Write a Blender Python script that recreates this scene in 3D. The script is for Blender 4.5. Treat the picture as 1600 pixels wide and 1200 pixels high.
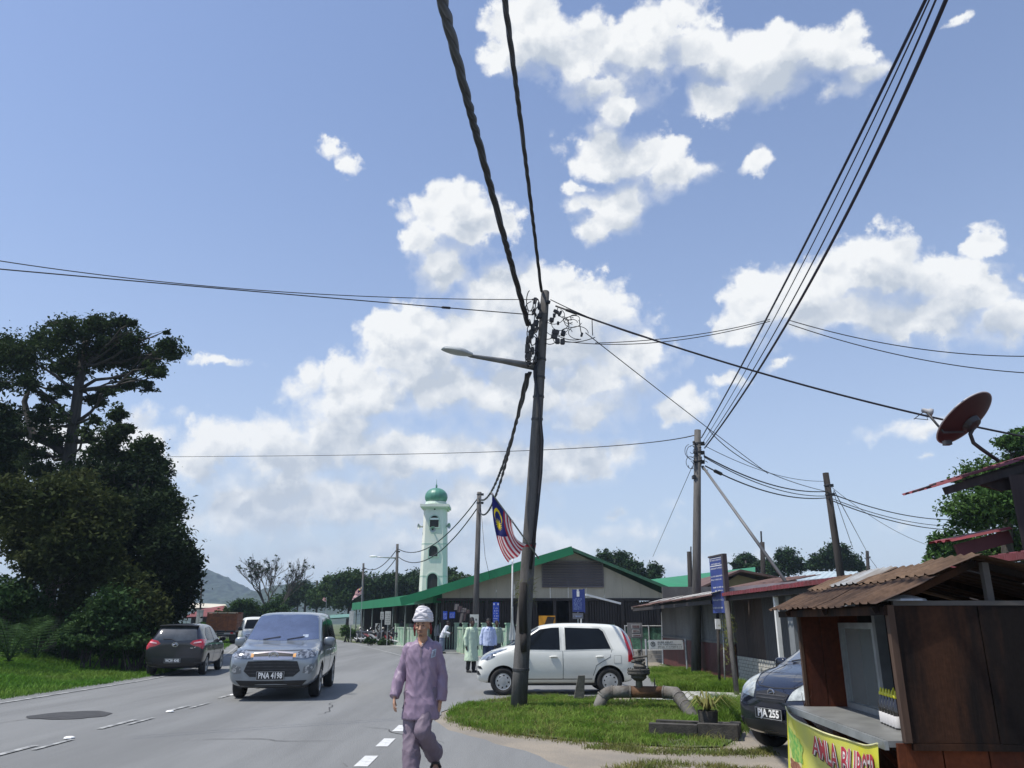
import bpy, bmesh, math, random
import numpy as np
from mathutils import Vector, Matrix, Quaternion, noise
from mathutils.bvhtree import BVHTree
from mathutils.geometry import delaunay_2d_cdt
for _o in list(bpy.data.objects):
	bpy.data.objects.remove(_o, do_unlink=True)
R = math.radians
rnd = random.Random(7)
C = bpy.context.scene.collection
SC = bpy.context.scene
# ------------------------------------------------------------------ camera
PITCH = math.atan(372 / 1200.0)
EYE = 1.57
cam = bpy.data.cameras.new('camera')
cam.sensor_width = 36.0
cam.lens = 27.0
cam.clip_start = 0.1
cam.clip_end = 6000
cam_ob = bpy.data.objects.new('camera', cam)
C.objects.link(cam_ob)
cam_ob.location = (0, 0, EYE)
cam_ob.rotation_euler = (math.pi / 2 + PITCH, 0, 0)
SC.camera = cam_ob
_c, _s = math.cos(PITCH), math.sin(PITCH)
def ray(u, v):
	x = (u - 800) / 1200.0
	y = (600 - v) / 1200.0
	return Vector((x, _c - y * _s, _s + y * _c))
def P(u, v, Y):                       # a point at depth Y metres seen in direction (u, v)
	d = ray(u, v)
	return Vector((0, 0, EYE)) + d * (Y / d.y)
def G(u, v, z=0.0):                   # a point on the level z seen in direction (u, v)
	d = ray(u, v)
	return Vector((0, 0, EYE)) + d * ((z - EYE) / d.z)
# ------------------------------------------------------------------ sun, exposure
SUN_DIR = Vector((-0.42, -0.12, 0.90)).normalized()
sun = bpy.data.lights.new('sun', 'SUN')
sun.energy = 4.5
sun.angle = R(0.53)
sun.color = (1.0, 0.95, 0.87)
sun_ob = bpy.data.objects.new('sun', sun)
C.objects.link(sun_ob)
sun_ob.location = (0, 0, 40)
sun_ob.rotation_euler = SUN_DIR.to_track_quat('Z', 'Y').to_euler()
vs = SC.view_settings
vs.view_transform = 'Standard'
vs.look = 'None'
vs.exposure = 0.2
vs.gamma = 1.0
vs.use_curve_mapping = False
# ------------------------------------------------------------------ sky
def AE(u, v):                         # azimuth and elevation in degrees of a direction
	d = ray(u, v).normalized()
	return math.degrees(math.atan2(d.x, d.y)), math.degrees(math.asin(d.z))
CLOUDS = [  # (u, v, half width, half height)
	# upper cloud
	(830, 50, 60, 42), (800, 85, 55, 28), (900, 95, 75, 38), (960, 60, 60, 50), (1030, 25, 60, 45), (1010, 80, 70, 50), (930, 140, 50, 30),
	(960, 165, 38, 30), (1090, 70, 60, 40), (1160, 100, 70, 45), (1230, 80, 70, 42), (1290, 90, 60, 38),
	(1200, 140, 80, 35), (1120, 165, 45, 30), (1340, 125, 45, 20), (1290, 150, 55, 18),
	# middle cloud
	(940, 235, 55, 36), (1010, 250, 55, 38), (1040, 280, 45, 26), (960, 305, 55, 32), (955, 345, 45, 22), (900, 285, 25, 12),
	# left of the pole
	(715, 310, 45, 34), (680, 345, 62, 36), (730, 365, 70, 40), (655, 380, 50, 30), (690, 420, 50, 36), (780, 360, 40, 24),
	# the big one behind the pole
	(820, 470, 80, 48), (900, 485, 75, 45), (740, 520, 80, 45), (650, 540, 80, 42), (620, 570, 55, 32), (860, 540, 120, 60),
	(560, 625, 75, 45), (680, 610, 110, 55), (800, 620, 130, 55), (920, 600, 90, 50), (980, 560, 50, 34), (540, 680, 90, 36),
	(340, 690, 60, 42), (400, 690, 50, 32), (300, 720, 60, 36), (215, 680, 55, 45), (450, 720, 110, 36), (630, 710, 130, 38),
	(800, 720, 110, 36), (900, 725, 80, 26), (970, 720, 36, 22), (520, 780, 260, 60), (360, 800, 130, 55), (700, 790, 140, 45),
	(700, 850, 300, 40), (420, 870, 180, 34), (150, 720, 60, 60), (60, 700, 80, 60), (930, 650, 70, 40),
	# right clouds
	(1170, 470, 45, 44), (1150, 510, 45, 28), (1250, 450, 70, 40), (1330, 430, 75, 46), (1400, 420, 60, 44), (1470, 440, 60, 40), (1530, 455, 60, 36),
	(1440, 500, 130, 40), (1570, 500, 60, 36), (1290, 500, 100, 36), (1545, 375, 32, 26), (1075, 640, 40, 26), (1060, 660, 24, 14), (1150, 595, 36, 12),
	(1400, 665, 55, 16), (1470, 672, 40, 14), (1450, 712, 18, 12), (1220, 575, 30, 12),
	# wisps
	(515, 225, 20, 17), (535, 245, 16, 16), (945, 797, 26, 9), (1400, 830, 48, 17), (1500, 850, 60, 20), (1180, 265, 26, 16), (350, 562, 60, 9), (1080, 880, 120, 16), (1490, 35, 24, 14), (1600, 430, 10, 10),
	# clouds that go on outside the frame
	(1800, 480, 130, 60), (1760, 300, 80, 50), (-150, 640, 130, 70), (-200, 350, 100, 40), (1000, -160, 130, 60), (400, -220, 120, 50),
]
def build_world():
	w = bpy.data.worlds.new('World')
	SC.world = w
	w.use_nodes = True
	nt = w.node_tree
	nt.nodes.clear()
	N, Lk = nt.nodes.new, nt.links.new
	out = N('ShaderNodeOutputWorld')
	bg = N('ShaderNodeBackground')
	Lk(bg.outputs[0], out.inputs[0])
	sky = N('ShaderNodeTexSky')
	sky.sky_type = 'NISHITA'
	sky.sun_disc = False
	sky.sun_elevation = math.asin(SUN_DIR.z)
	sky.sun_rotation = math.atan2(SUN_DIR.x, SUN_DIR.y)
	sky.air_density = 1.0
	sky.dust_density = 0.7
	sky.ozone_density = 3.0
	bg.inputs['Strength'].default_value = SKY_STRENGTH
	# azimuth and elevation of the direction
	tc = N('ShaderNodeTexCoord')
	sep = N('ShaderNodeSeparateXYZ'); Lk(tc.outputs['Generated'], sep.inputs[0])
	def math_(op, a, b=None, c=None, clamp=False, tree=None):
		m = (tree or nt).nodes.new('ShaderNodeMath'); m.operation = op; m.use_clamp = clamp
		for i, x in enumerate((a, b, c)):
			if x is None: continue
			if isinstance(x, (int, float)): m.inputs[i].default_value = x
			else: (tree or nt).links.new(x, m.inputs[i])
		return m.outputs[0]
	az = math_('MULTIPLY', math_('ARCTAN2', sep.outputs['X'], sep.outputs['Y']), 57.29578)
	el = math_('MULTIPLY', math_('ARCSINE', sep.outputs['Z']), 57.29578)
	comb = N('ShaderNodeCombineXYZ'); Lk(az, comb.inputs[0]); Lk(el, comb.inputs[1])
	# domain warp, taken from the direction itself so that it has no seam
	def noise_(scale, detail, rough, src, dim='3D'):
		n = N('ShaderNodeTexNoise'); n.noise_dimensions = dim
		n.inputs['Scale'].default_value = scale; n.inputs['Detail'].default_value = detail
		n.inputs['Roughness'].default_value = rough
		Lk(src, n.inputs['Vector'])
		return n
	def vm(op, a, b=None, tree=None, scale=None):
		m = (tree or nt).nodes.new('ShaderNodeVectorMath'); m.operation = op
		for i, x in enumerate((a, b)):
			if x is None: continue
			if isinstance(x, (tuple, list)): m.inputs[i].default_value = x
			else: (tree or nt).links.new(x, m.inputs[i])
		if scale is not None: m.inputs['Scale'].default_value = scale
		return m
	n1 = noise_(7.0, 3, .55, tc.outputs['Generated'])
	n2 = noise_(26.0, 6, .62, tc.outputs['Generated'])
	w1 = vm('SCALE', vm('SUBTRACT', n1.outputs['Color'], (.5, .5, .5)).outputs[0], scale=4.2)
	w2 = vm('SCALE', vm('SUBTRACT', n2.outputs['Color'], (.5, .5, .5)).outputs[0], scale=2.6)
	warped = vm('ADD', vm('ADD', comb.outputs[0], w1.outputs[0]).outputs[0], w2.outputs[0])
	# group: distance field of the cloud heaps
	g = bpy.data.node_groups.new('cloud_heaps', 'ShaderNodeTree')
	g.interface.new_socket('p', in_out='INPUT', socket_type='NodeSocketVector')
	g.interface.new_socket('d', in_out='OUTPUT', socket_type='NodeSocketFloat')
	gi, go = g.nodes.new('NodeGroupInput'), g.nodes.new('NodeGroupOutput')
	acc = None
	for (u, v, a, b) in CLOUDS:
		faint = .36 if max(a, b) < 62 and b < 21 else (-.20 if v > 430 and u < 1050 else -.10)
		if faint > 0: a, b = a * 1.5, b * 1.5
		a0, e0 = AE(u, v)
		ra = (AE(u + a, v)[0] - AE(u - a, v)[0]) / 2 * 1.24
		rb = abs(AE(u, v - b)[1] - AE(u, v + b)[1]) / 2 * 1.24
		d = vm('SUBTRACT', gi.outputs[0], (a0, e0, 0), tree=g)
		d = vm('MULTIPLY', d.outputs[0], (1 / ra, 1 / rb, 0), tree=g)
		ln = vm('LENGTH', d.outputs[0], tree=g).outputs['Value']
		if faint: ln = math_('ADD', ln, faint, tree=g)
		acc = ln if acc is None else math_('SMOOTH_MIN', acc, ln, .28, tree=g)
	g.links.new(math_('SUBTRACT', 1.0, acc, tree=g), go.inputs[0])
	def heaps(src):
		m = N('ShaderNodeGroup'); m.node_tree = g
		Lk(src, m.inputs[0])
		return m.outputs[0]
	n3 = noise_(34.0, 8, .62, tc.outputs['Generated'])
	n5 = noise_(90.0, 5, .6, tc.outputs['Generated'])
	puffw = vm('ADD', tc.outputs['Generated'], vm('SCALE', vm('SUBTRACT', n2.outputs['Color'], (.5, .5, .5)).outputs[0], scale=.05).outputs[0]).outputs[0]
	def puffs(src):                       # rounded heads of two sizes
		s = None
		for sc_, am in ((17, .85), (41, .50)):
			vo = N('ShaderNodeTexVoronoi'); vo.feature = 'SMOOTH_F1'; vo.inputs['Scale'].default_value = sc_; vo.inputs['Smoothness'].default_value = .35
			Lk(src, vo.inputs['Vector']); q = math_('MULTIPLY', math_('SUBTRACT', .50, vo.outputs['Distance']), am)
			s = q if s is None else math_('ADD', s, q)
		return s
	pf = puffs(puffw)
	rag = math_('ADD', math_('ADD', math_('MULTIPLY', math_('SUBTRACT', n3.outputs[0], .5), .55), math_('MULTIPLY', math_('SUBTRACT', n5.outputs[0], .5), .30)), pf)
	D0 = math_('ADD', heaps(warped.outputs[0]), rag)
	# the same field a little nearer the sun: what stands above shades what is below
	up = vm('ADD', warped.outputs[0], (-0.8, 2.4, 0))
	D1 = math_('ADD', heaps(up.outputs[0]), rag)
	def ramp(src, a, b):
		m = N('ShaderNodeMapRange'); m.interpolation_type = 'SMOOTHSTEP'
		m.inputs[1].default_value = a; m.inputs[2].default_value = b
		Lk(src, m.inputs[0]); return m.outputs[0]
	# crisp sunny crests, soft undersides
	dif = ramp(math_('SUBTRACT', D1, D0), -.25, .45)
	lowsoft = math_('MULTIPLY', math_('SUBTRACT', 1.0, ramp(el, 6, 22)), .5)
	wid = math_('ADD', math_('MULTIPLY_ADD', dif, .75, .40), lowsoft)
	a0 = math_('DIVIDE', math_('ADD', D0, .04), wid, clamp=True)
	alpha = ramp(a0, 0, 1)
	n4 = noise_(13.0, 6, .6, tc.outputs['Generated'])
	sh = math_('ADD', math_('MULTIPLY', ramp(D1, .05, .85), .82), math_('MULTIPLY', math_('SUBTRACT', n4.outputs[0], .5), 1.5))
	nb = puffs(vm('ADD', puffw, (SUN_DIR * .014)[:]).outputs[0])
	sh = math_('ADD', sh, math_('MULTIPLY', math_('SUBTRACT', nb, pf), 1.5))
	sh = math_('MULTIPLY', sh, ramp(D0, .05, .55), None, True)
	mixc = N('ShaderNodeMix'); mixc.data_type = 'RGBA'
	Lk(sh, mixc.inputs[0])
	k = 1.0 / SKY_STRENGTH
	mixc.inputs[6].default_value = (.85 * k, .86 * k, .86 * k, 1)
	mixc.inputs[7].default_value = (.49 * k, .54 * k, .61 * k, 1)
	# pale air towards the horizon
	hz = N('ShaderNodeMix'); hz.data_type = 'RGBA'
	f = math_('POWER', math_('SUBTRACT', 1.0, math_('ABSOLUTE', sep.outputs['Z'])), 3.2)
	Lk(math_('MULTIPLY_ADD', f, .74, .10), hz.inputs[0])
	tint = N('ShaderNodeMix'); tint.data_type = 'RGBA'; tint.blend_type = 'MULTIPLY'
	tint.inputs[0].default_value = 1.0
	Lk(sky.outputs[0], tint.inputs[6]); tint.inputs[7].default_value = SKY_TINT
	Lk(tint.outputs[2], hz.inputs[6]); hz.inputs[7].default_value = (.52 * k, .575 * k, .635 * k, 1)
	fin = N('ShaderNodeMix'); fin.data_type = 'RGBA'
	fade = ramp(el, .2, 9)
	Lk(math_('MULTIPLY', math_('MULTIPLY', alpha, .97), math_('MULTIPLY_ADD', fade, .75, .25)), fin.inputs[0])
	Lk(hz.outputs[2], fin.inputs[6]); Lk(mixc.outputs[2], fin.inputs[7])
	Lk(fin.outputs[2], bg.inputs['Color'])
	w.cycles.sampling_method = 'MANUAL'
	w.cycles.sample_map_resolution = 512
SKY_STRENGTH = 0.11
SKY_TINT = (1.34, 1.34, 1.46, 1)
build_world()
SC.cycles.max_bounces = 6
SC.cycles.volume_bounces = 0
SC.cycles.transparent_max_bounces = 6
# ------------------------------------------------------------------ materials
_mats = {}
def mat(name, col, rough=.7, metal=0.0, var=.22, scale=3.0, bump=0.0, bscale=40.0, col2=None, coat=0.0, spec=.5,
		thr=None, stretch=(1, 1, 1), trans=0.0, fine=0.0, fscale=150.0, aniso=0):
	if name in _mats: return _mats[name]
	m = bpy.data.materials.new(name); m.use_nodes = True
	nt = m.node_tree; N, Lk = nt.nodes.new, nt.links.new
	b = nt.nodes['Principled BSDF']
	b.inputs['Roughness'].default_value = rough
	b.inputs['Metallic'].default_value = metal
	b.inputs['Specular IOR Level'].default_value = spec
	if coat:
		b.inputs['Coat Weight'].default_value = coat; b.inputs['Coat Roughness'].default_value = .04
	tc = N('ShaderNodeTexCoord'); mp = N('ShaderNodeMapping')
	mp.inputs['Scale'].default_value = stretch
	Lk(tc.outputs['Object'], mp.inputs[0])
	n = N('ShaderNodeTexNoise'); n.inputs['Scale'].default_value = scale; n.inputs['Detail'].default_value = 7
	n.inputs['Roughness'].default_value = .62
	Lk(mp.outputs[0], n.inputs['Vector'])
	mx = N('ShaderNodeMix'); mx.data_type = 'RGBA'
	lo, hi = (.32, .68) if thr is None else thr
	mr = N('ShaderNodeMapRange'); mr.inputs[1].default_value = lo; mr.inputs[2].default_value = hi
	mr.interpolation_type = 'SMOOTHSTEP'
	Lk(n.outputs[0], mr.inputs[0]); Lk(mr.outputs[0], mx.inputs[0])
	c2 = col2 if col2 else tuple(min(1, x * (1 + var)) for x in col)
	c1 = col if col2 else tuple(x * (1 - var) for x in col)
	mx.inputs[6].default_value = (*c1, 1); mx.inputs[7].default_value = (*c2, 1)
	src = mx.outputs[2]
	if fine:
		f = N('ShaderNodeTexNoise'); f.inputs['Scale'].default_value = fscale; f.inputs['Detail'].default_value = 3
		Lk(tc.outputs['Object'], f.inputs['Vector'])
		fr = N('ShaderNodeMapRange'); fr.inputs[1].default_value = .3; fr.inputs[2].default_value = .7
		fr.inputs[3].default_value = 1 - fine; fr.inputs[4].default_value = 1 + fine
		Lk(f.outputs[0], fr.inputs[0])
		mm = N('ShaderNodeMix'); mm.data_type = 'RGBA'; mm.blend_type = 'MULTIPLY'; mm.inputs[0].default_value = 1
		Lk(src, mm.inputs[6]); Lk(fr.outputs[0], mm.inputs[7]); src = mm.outputs[2]
	Lk(src, b.inputs['Base Color'])
	if bump:
		bn = N('ShaderNodeTexNoise'); bn.inputs['Scale'].default_value = bscale; bn.inputs['Detail'].default_value = 5
		Lk(mp.outputs[0], bn.inputs['Vector'])
		bp = N('ShaderNodeBump'); bp.inputs['Strength'].default_value = bump; bp.inputs['Distance'].default_value = .02
		Lk(bn.outputs[0], bp.inputs['Height']); Lk(bp.outputs[0], b.inputs['Normal'])
	if trans:
		t = N('ShaderNodeBsdfTranslucent'); Lk(src, t.inputs['Color'])
		ms = N('ShaderNodeMixShader'); ms.inputs[0].default_value = trans
		o = nt.nodes['Material Output']
		Lk(b.outputs[0], ms.inputs[1]); Lk(t.outputs[0], ms.inputs[2]); Lk(ms.outputs[0], o.inputs['Surface'])
	_mats[name] = m
	return m
def leafmat(name, col, col2, trans=.25, scale=.5):
	return mat(name, col, rough=.8, col2=col2, scale=scale, trans=trans, fine=.35, fscale=6.0, spec=.06)
# ------------------------------------------------------------------ mesh building
class MB:
	def __init__(self): self.v, self.f, self.mi = [], [], []
	def add(self, vs, fs, mi=0):
		o = len(self.v); self.v.extend([tuple(p) for p in vs])
		self.f.extend([tuple(i + o for i in f) for f in fs]); self.mi.extend([mi] * len(fs)); return self
	def box(self, lo, hi, M=None, mi=0):
		x0, y0, z0 = lo; x1, y1, z1 = hi
		vs = [(x0, y0, z0), (x1, y0, z0), (x1, y1, z0), (x0, y1, z0), (x0, y0, z1), (x1, y0, z1), (x1, y1, z1), (x0, y1, z1)]
		if M is not None: vs = [M @ Vector(p) for p in vs]
		return self.add(vs, [(0, 3, 2, 1), (4, 5, 6, 7), (0, 1, 5, 4), (1, 2, 6, 5), (2, 3, 7, 6), (3, 0, 4, 7)], mi)
	def cbox(self, c, size, M=None, mi=0):
		c = Vector(c); h = Vector(size) / 2
		return self.box(c - h, c + h, M, mi)
	def bar(self, a, b, w, h, up=(0, 0, 1), mi=0):     # a rectangular bar from a to b
		a, b = Vector(a), Vector(b); d = (b - a); L = d.length; d.normalize()
		s = d.cross(Vector(up))
		if s.length < 1e-4: s = d.cross(Vector((1, 0, 0)))
		s.normalize(); t = s.cross(d)
		vs = []
		for p in (a, b):
			for (i, j) in ((-1, -1), (1, -1), (1, 1), (-1, 1)):
				vs.append(p + s * (i * w / 2) + t * (j * h / 2))
		return self.add(vs, [(0, 1, 2, 3)[::-1], (4, 5, 6, 7), (0, 1, 5, 4), (1, 2, 6, 5), (2, 3, 7, 6), (3, 0, 4, 7)], mi)
	def tube(self, pts, r, n=8, cap=True, mi=0):       # r: number or list
		pts = [Vector(p) for p in pts]; k = len(pts)
		rs = r if isinstance(r, (list, tuple)) else [r] * k
		o = len(self.v); prev = None
		for i, p in enumerate(pts):
			d = (pts[min(i + 1, k - 1)] - pts[max(i - 1, 0)]); d.normalize()
			if prev is None:
				a = Vector((0, 0, 1)) if abs(d.z) < .9 else Vector((1, 0, 0))
				s = d.cross(a).normalized()
			else:
				s = (prev - d * prev.dot(d)); s.normalize()
			prev = s; t = d.cross(s)
			for j in range(n):
				a = 2 * math.pi * j / n
				self.v.append(tuple(p + s * (math.cos(a) * rs[i]) + t * (math.sin(a) * rs[i])))
		fs = []
		for i in range(k - 1):
			for j in range(n):
				fs.append((o + i * n + j, o + i * n + (j + 1) % n, o + (i + 1) * n + (j + 1) % n, o + (i + 1) * n + j))
		if cap:
			fs.append(tuple(o + j for j in range(n))[::-1]); fs.append(tuple(o + (k - 1) * n + j for j in range(n)))
		self.f.extend(fs); self.mi.extend([mi] * len(fs)); return self
	def lathe(self, prof, origin=(0, 0, 0), n=24, axis=(0, 0, 1), mi=0, cap=True):   # prof: (radius, height)
		q = Vector((0, 0, 1)).rotation_difference(Vector(axis)); O = Vector(origin)
		o = len(self.v); k = len(prof)
		for (r, h) in prof:
			for j in range(n):
				a = 2 * math.pi * j / n
				self.v.append(tuple(O + q @ Vector((r * math.cos(a), r * math.sin(a), h))))
		fs = []
		for i in range(k - 1):
			for j in range(n):
				fs.append((o + i * n + j, o + i * n + (j + 1) % n, o + (i + 1) * n + (j + 1) % n, o + (i + 1) * n + j))
		if cap:
			fs.append(tuple(o + j for j in range(n))[::-1]); fs.append(tuple(o + (k - 1) * n + j for j in range(n)))
		self.f.extend(fs); self.mi.extend([mi] * len(fs)); return self
	def prism(self, poly, a, b):                      # poly: list of Vectors, pushed from +a to +b
		a, b = Vector(a), Vector(b); n = len(poly)
		vs = [Vector(p) + a for p in poly] + [Vector(p) + b for p in poly]
		fs = [tuple(range(n))[::-1], tuple(range(n, 2 * n))] + [(i, (i + 1) % n, n + (i + 1) % n, n + i) for i in range(n)]
		return self.add(vs, fs)
	def ball(self, c, r, n=10, mi=0, e=1.0):                  # r: number or triple
		r = (r, r, r) if isinstance(r, (int, float)) else r
		c = Vector(c); o = len(self.v); m = max(5, n // 2 + 1)
		for i in range(m + 1):
			th = math.pi * i / m
			for j in range(n):
				a = 2 * math.pi * j / n
				q = [math.copysign(abs(t) ** e, t) if e != 1 else t for t in (math.sin(th) * math.cos(a), math.sin(th) * math.sin(a), -math.cos(th))]
				self.v.append((c.x + r[0] * q[0], c.y + r[1] * q[1], c.z + r[2] * q[2]))
		fs = []
		for i in range(m):
			for j in range(n):
				fs.append((o + i * n + j, o + i * n + (j + 1) % n, o + (i + 1) * n + (j + 1) % n, o + (i + 1) * n + j))
		self.f.extend(fs); self.mi.extend([mi] * len(fs)); return self
	def grid(self, rows, mi=0):                        # rows of points, joined into quads
		o = len(self.v); n = len(rows[0])
		for r in rows: self.v.extend([tuple(p) for p in r])
		fs = [(o + i * n + j, o + i * n + j + 1, o + (i + 1) * n + j + 1, o + (i + 1) * n + j) for i in range(len(rows) - 1) for j in range(n - 1)]
		self.f.extend(fs); self.mi.extend([mi] * len(fs)); return self
	def mesh(self, name, mats, smooth=False, off=(0, 0, 0), recalc=True):
		me = bpy.data.meshes.new(name)
		off = Vector(off)
		me.from_pydata([tuple(Vector(p) - off) for p in self.v], [], self.f)
		if recalc:
			bm = bmesh.new(); bm.from_mesh(me)
			bmesh.ops.remove_doubles(bm, verts=bm.verts, dist=1e-5)
			bmesh.ops.recalc_face_normals(bm, faces=bm.faces); bm.to_mesh(me); bm.free()
		mats = mats if isinstance(mats, (list, tuple)) else [mats]
		for m in mats: me.materials.append(m)
		if len(mats) > 1 and len(me.polygons) == len(self.mi): me.polygons.foreach_set('material_index', self.mi)
		if smooth: me.shade_smooth() if hasattr(me, 'shade_smooth') else me.polygons.foreach_set('use_smooth', [True] * len(me.polygons))
		return me
	def build(self, name, mats, parent=None, smooth=False, recalc=True):   # world coordinates; a child's mesh is moved into its root's space
		root = parent
		off = Vector((0, 0, 0))
		while root is not None: off += root.location; root = root.parent
		if parent is None:
			off = self.base()
		me = self.mesh(name, mats, smooth, off, recalc)
		o = bpy.data.objects.new(name, me); C.objects.link(o)
		if parent is not None: o.parent = parent
		else: o.location = off
		return o
	def base(self):
		a = np.array(self.v); lo, hi = a.min(0), a.max(0)
		return Vector((float(lo[0] + hi[0]) / 2, float(lo[1] + hi[1]) / 2, float(lo[2])))
def tag(o, label=None, cat=None, group=None, kind=None):
	if label: o['label'] = label
	if cat: o['category'] = cat
	if group: o['group'] = group
	if kind: o['kind'] = kind
	return o
def thing(name, label, cat, loc=(0, 0, 0), group=None, rz=0.0):
	o = bpy.data.objects.new(name, None); C.objects.link(o)
	o.empty_display_size = .2
	o.location = loc; o.rotation_euler = (0, 0, rz)
	return tag(o, label, cat, group)
def link_mesh(name, me, parent=None):
	o = bpy.data.objects.new(name, me); C.objects.link(o)
	if parent is not None: o.parent = parent
	return o
def dup(root, loc, rz=0.0, label=None):
	r = root.copy(); C.objects.link(r); r.location = loc; r.rotation_euler = (0, 0, rz)
	if label: r['label'] = label
	for ch in list(root.children):
		c = ch.copy(); C.objects.link(c); c.parent = r
		for gch in ch.children:
			d = gch.copy(); C.objects.link(d); d.parent = c
	return r
def mark(o, txt): o['label'] = txt; return o
def np_mesh(name, verts, quads, m, smooth=False):
	me = bpy.data.meshes.new(name)
	nv, nf = len(verts), len(quads); k = quads.shape[1]
	me.vertices.add(nv); me.vertices.foreach_set('co', verts.astype(np.float32).ravel())
	me.loops.add(nf * k); me.loops.foreach_set('vertex_index', quads.astype(np.int32).ravel())
	me.polygons.add(nf); me.polygons.foreach_set('loop_start', np.arange(0, nf * k, k, dtype=np.int32))
	me.polygons.foreach_set('loop_total', np.full(nf, k, dtype=np.int32))
	me.update(calc_edges=True)
	me.materials.append(m)
	return me
def text_mesh(txt, size, depth=0.002, align='CENTER', shear=0.0, bold=0.0):
	cu = bpy.data.curves.new('lettering', 'FONT'); cu.body = txt; cu.size = size; cu.extrude = depth; cu.align_x = align; cu.align_y = 'CENTER'
	cu.shear = shear; cu.offset = bold; cu.resolution_u = 2
	o = bpy.data.objects.new('lettering', cu); C.objects.link(o)
	dg = bpy.context.evaluated_depsgraph_get()
	me = bpy.data.meshes.new_from_object(o.evaluated_get(dg))
	bpy.data.objects.remove(o); bpy.data.curves.remove(cu)
	return me
def evaluated(me, mods):                                # mesh after a list of (type, settings) modifiers
	o = bpy.data.objects.new('working_mesh', me); C.objects.link(o)
	for t, kw in mods:
		md = o.modifiers.new(t, t)
		for k, v in kw.items(): setattr(md, k, v)
	bpy.context.view_layer.update()
	dg = bpy.context.evaluated_depsgraph_get()
	res = bpy.data.meshes.new_from_object(o.evaluated_get(dg))
	bpy.data.objects.remove(o)
	return res
def smooth(me):
	me.polygons.foreach_set('use_smooth', [True] * len(me.polygons)); me.update(); return me
# ------------------------------------------------------------------ common materials
M = {}
M['asphalt'] = mat('asphalt', (.165, .170, .168), .88, var=.14, scale=.9, stretch=(1, .10, 1), bump=.5, bscale=120, fine=.18, fscale=90)
M['paint'] = mat('road_paint', (.55, .56, .55), .75, col2=(.30, .31, .31), scale=9, thr=(.45, .75), fine=.12)
M['wornpaint'] = mat('worn_road_paint', (.36, .37, .36), .8, col2=(.175, .18, .18), scale=5, thr=(.40, .58), fine=.15)
M['dirt'] = mat('sandy_dirt', (.27, .235, .185), .95, col2=(.20, .18, .15), scale=1.1, bump=.7, bscale=50, fine=.22, fscale=60)
M['soil'] = mat('grassy_soil', (.05, .08, .025), .95, col2=(.10, .11, .045), scale=.6, bump=.5, bscale=30, fine=.2, fscale=25)
M['concrete'] = mat('concrete', (.36, .36, .34), .85, var=.16, scale=3, bump=.3, bscale=60, fine=.1)
M['dconcrete'] = mat('stained_concrete', (.075, .068, .058), .9, col2=(.030, .028, .025), scale=4, bump=.4, bscale=50, fine=.15)
M['pole'] = mat('pole_concrete', (.125, .12, .114), .9, spec=.2, col2=(.055, .053, .051), scale=1.6, thr=(.4, .7), stretch=(3, 3, .5), bump=.3, bscale=30, fine=.14, fscale=60)
M['dpole'] = mat('weathered_timber', (.036, .033, .031), .9, spec=.15, var=.35, scale=2, stretch=(4, 4, .3), bump=.4, bscale=20)
M['cable'] = mat('black_cable', (.012, .012, .016), .55, var=.2)
M['bluecable'] = mat('dark_blue_cable', (.014, .017, .04), .5, var=.2)
M['steel'] = mat('galvanised_steel', (.42, .43, .43), .5, .5, var=.15, scale=10)
M['dsteel'] = mat('dark_steel', (.05, .05, .052), .55, .4, var=.3, scale=10)
M['blackplastic'] = mat('black_plastic', (.012, .012, .013), .45, var=.15)
M['rubber'] = mat('tyre_rubber', (.018, .018, .018), .85, var=.25, scale=6)
M['white'] = mat('white_paint', (.78, .78, .75), .5, var=.06, scale=5)
M['glass'] = mat('dark_car_glass', (.008, .010, .012), .10, var=.1, spec=.22)
M['chrome'] = mat('chrome', (.62, .62, .63), .15, 1.0, var=.05)
M['red_lens'] = mat('red_lens', (.45, .012, .02), .12, var=.25, scale=25, coat=1.0)
M['clear_lens'] = mat('headlight_lens', (.42, .44, .45), .08, .6, col2=(.09, .10, .11), scale=14, thr=(.4, .6), coat=1.0)
M['redroof'] = mat('red_metal_roof', (.20, .035, .045), .55, col2=(.12, .03, .032), scale=2.5, bump=.15, bscale=30, fine=.1)
M['brownroof'] = mat('brown_metal_roof', (.085, .042, .036), .75, col2=(.13, .075, .06), scale=1.2, fine=.12, fscale=30)
M['greenroof'] = mat('green_metal_roof', (.004, .175, .065), .5, var=.10, scale=.8)
M['cream'] = mat('cream_cladding', (.40, .375, .30), .7, var=.10, scale=1.0, stretch=(1, 1, .25), fine=.06, fscale=30)
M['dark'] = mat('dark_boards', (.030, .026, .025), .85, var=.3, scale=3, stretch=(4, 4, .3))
M['mintwall'] = mat('mint_painted_plaster', (.75, .745, .66), .75, var=.09, scale=.8, stretch=(1, 1, .3), fine=.05, fscale=12)
M['mint'] = mat('mint_green_concrete', (.20, .36, .24), .8, col2=(.36, .42, .34), scale=3, fine=.15, fscale=18)
M['dgreen'] = mat('dark_green_paint', (.03, .11, .06), .6, var=.25, scale=3)
M['skin'] = mat('skin', (.42, .235, .15), .5, var=.14, scale=14, fine=.05)
M['dskin'] = mat('brown_skin', (.06, .03, .02), .5, var=.12, scale=14)
M['hair'] = mat('black_hair', (.010, .009, .009), .6, var=.3)
# ================================================================== ground, road, markings
def smoothstep(x, a, b):
	t = np.clip((x - a) / (b - a), 0, 1); return t * t * (3 - 2 * t)
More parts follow.
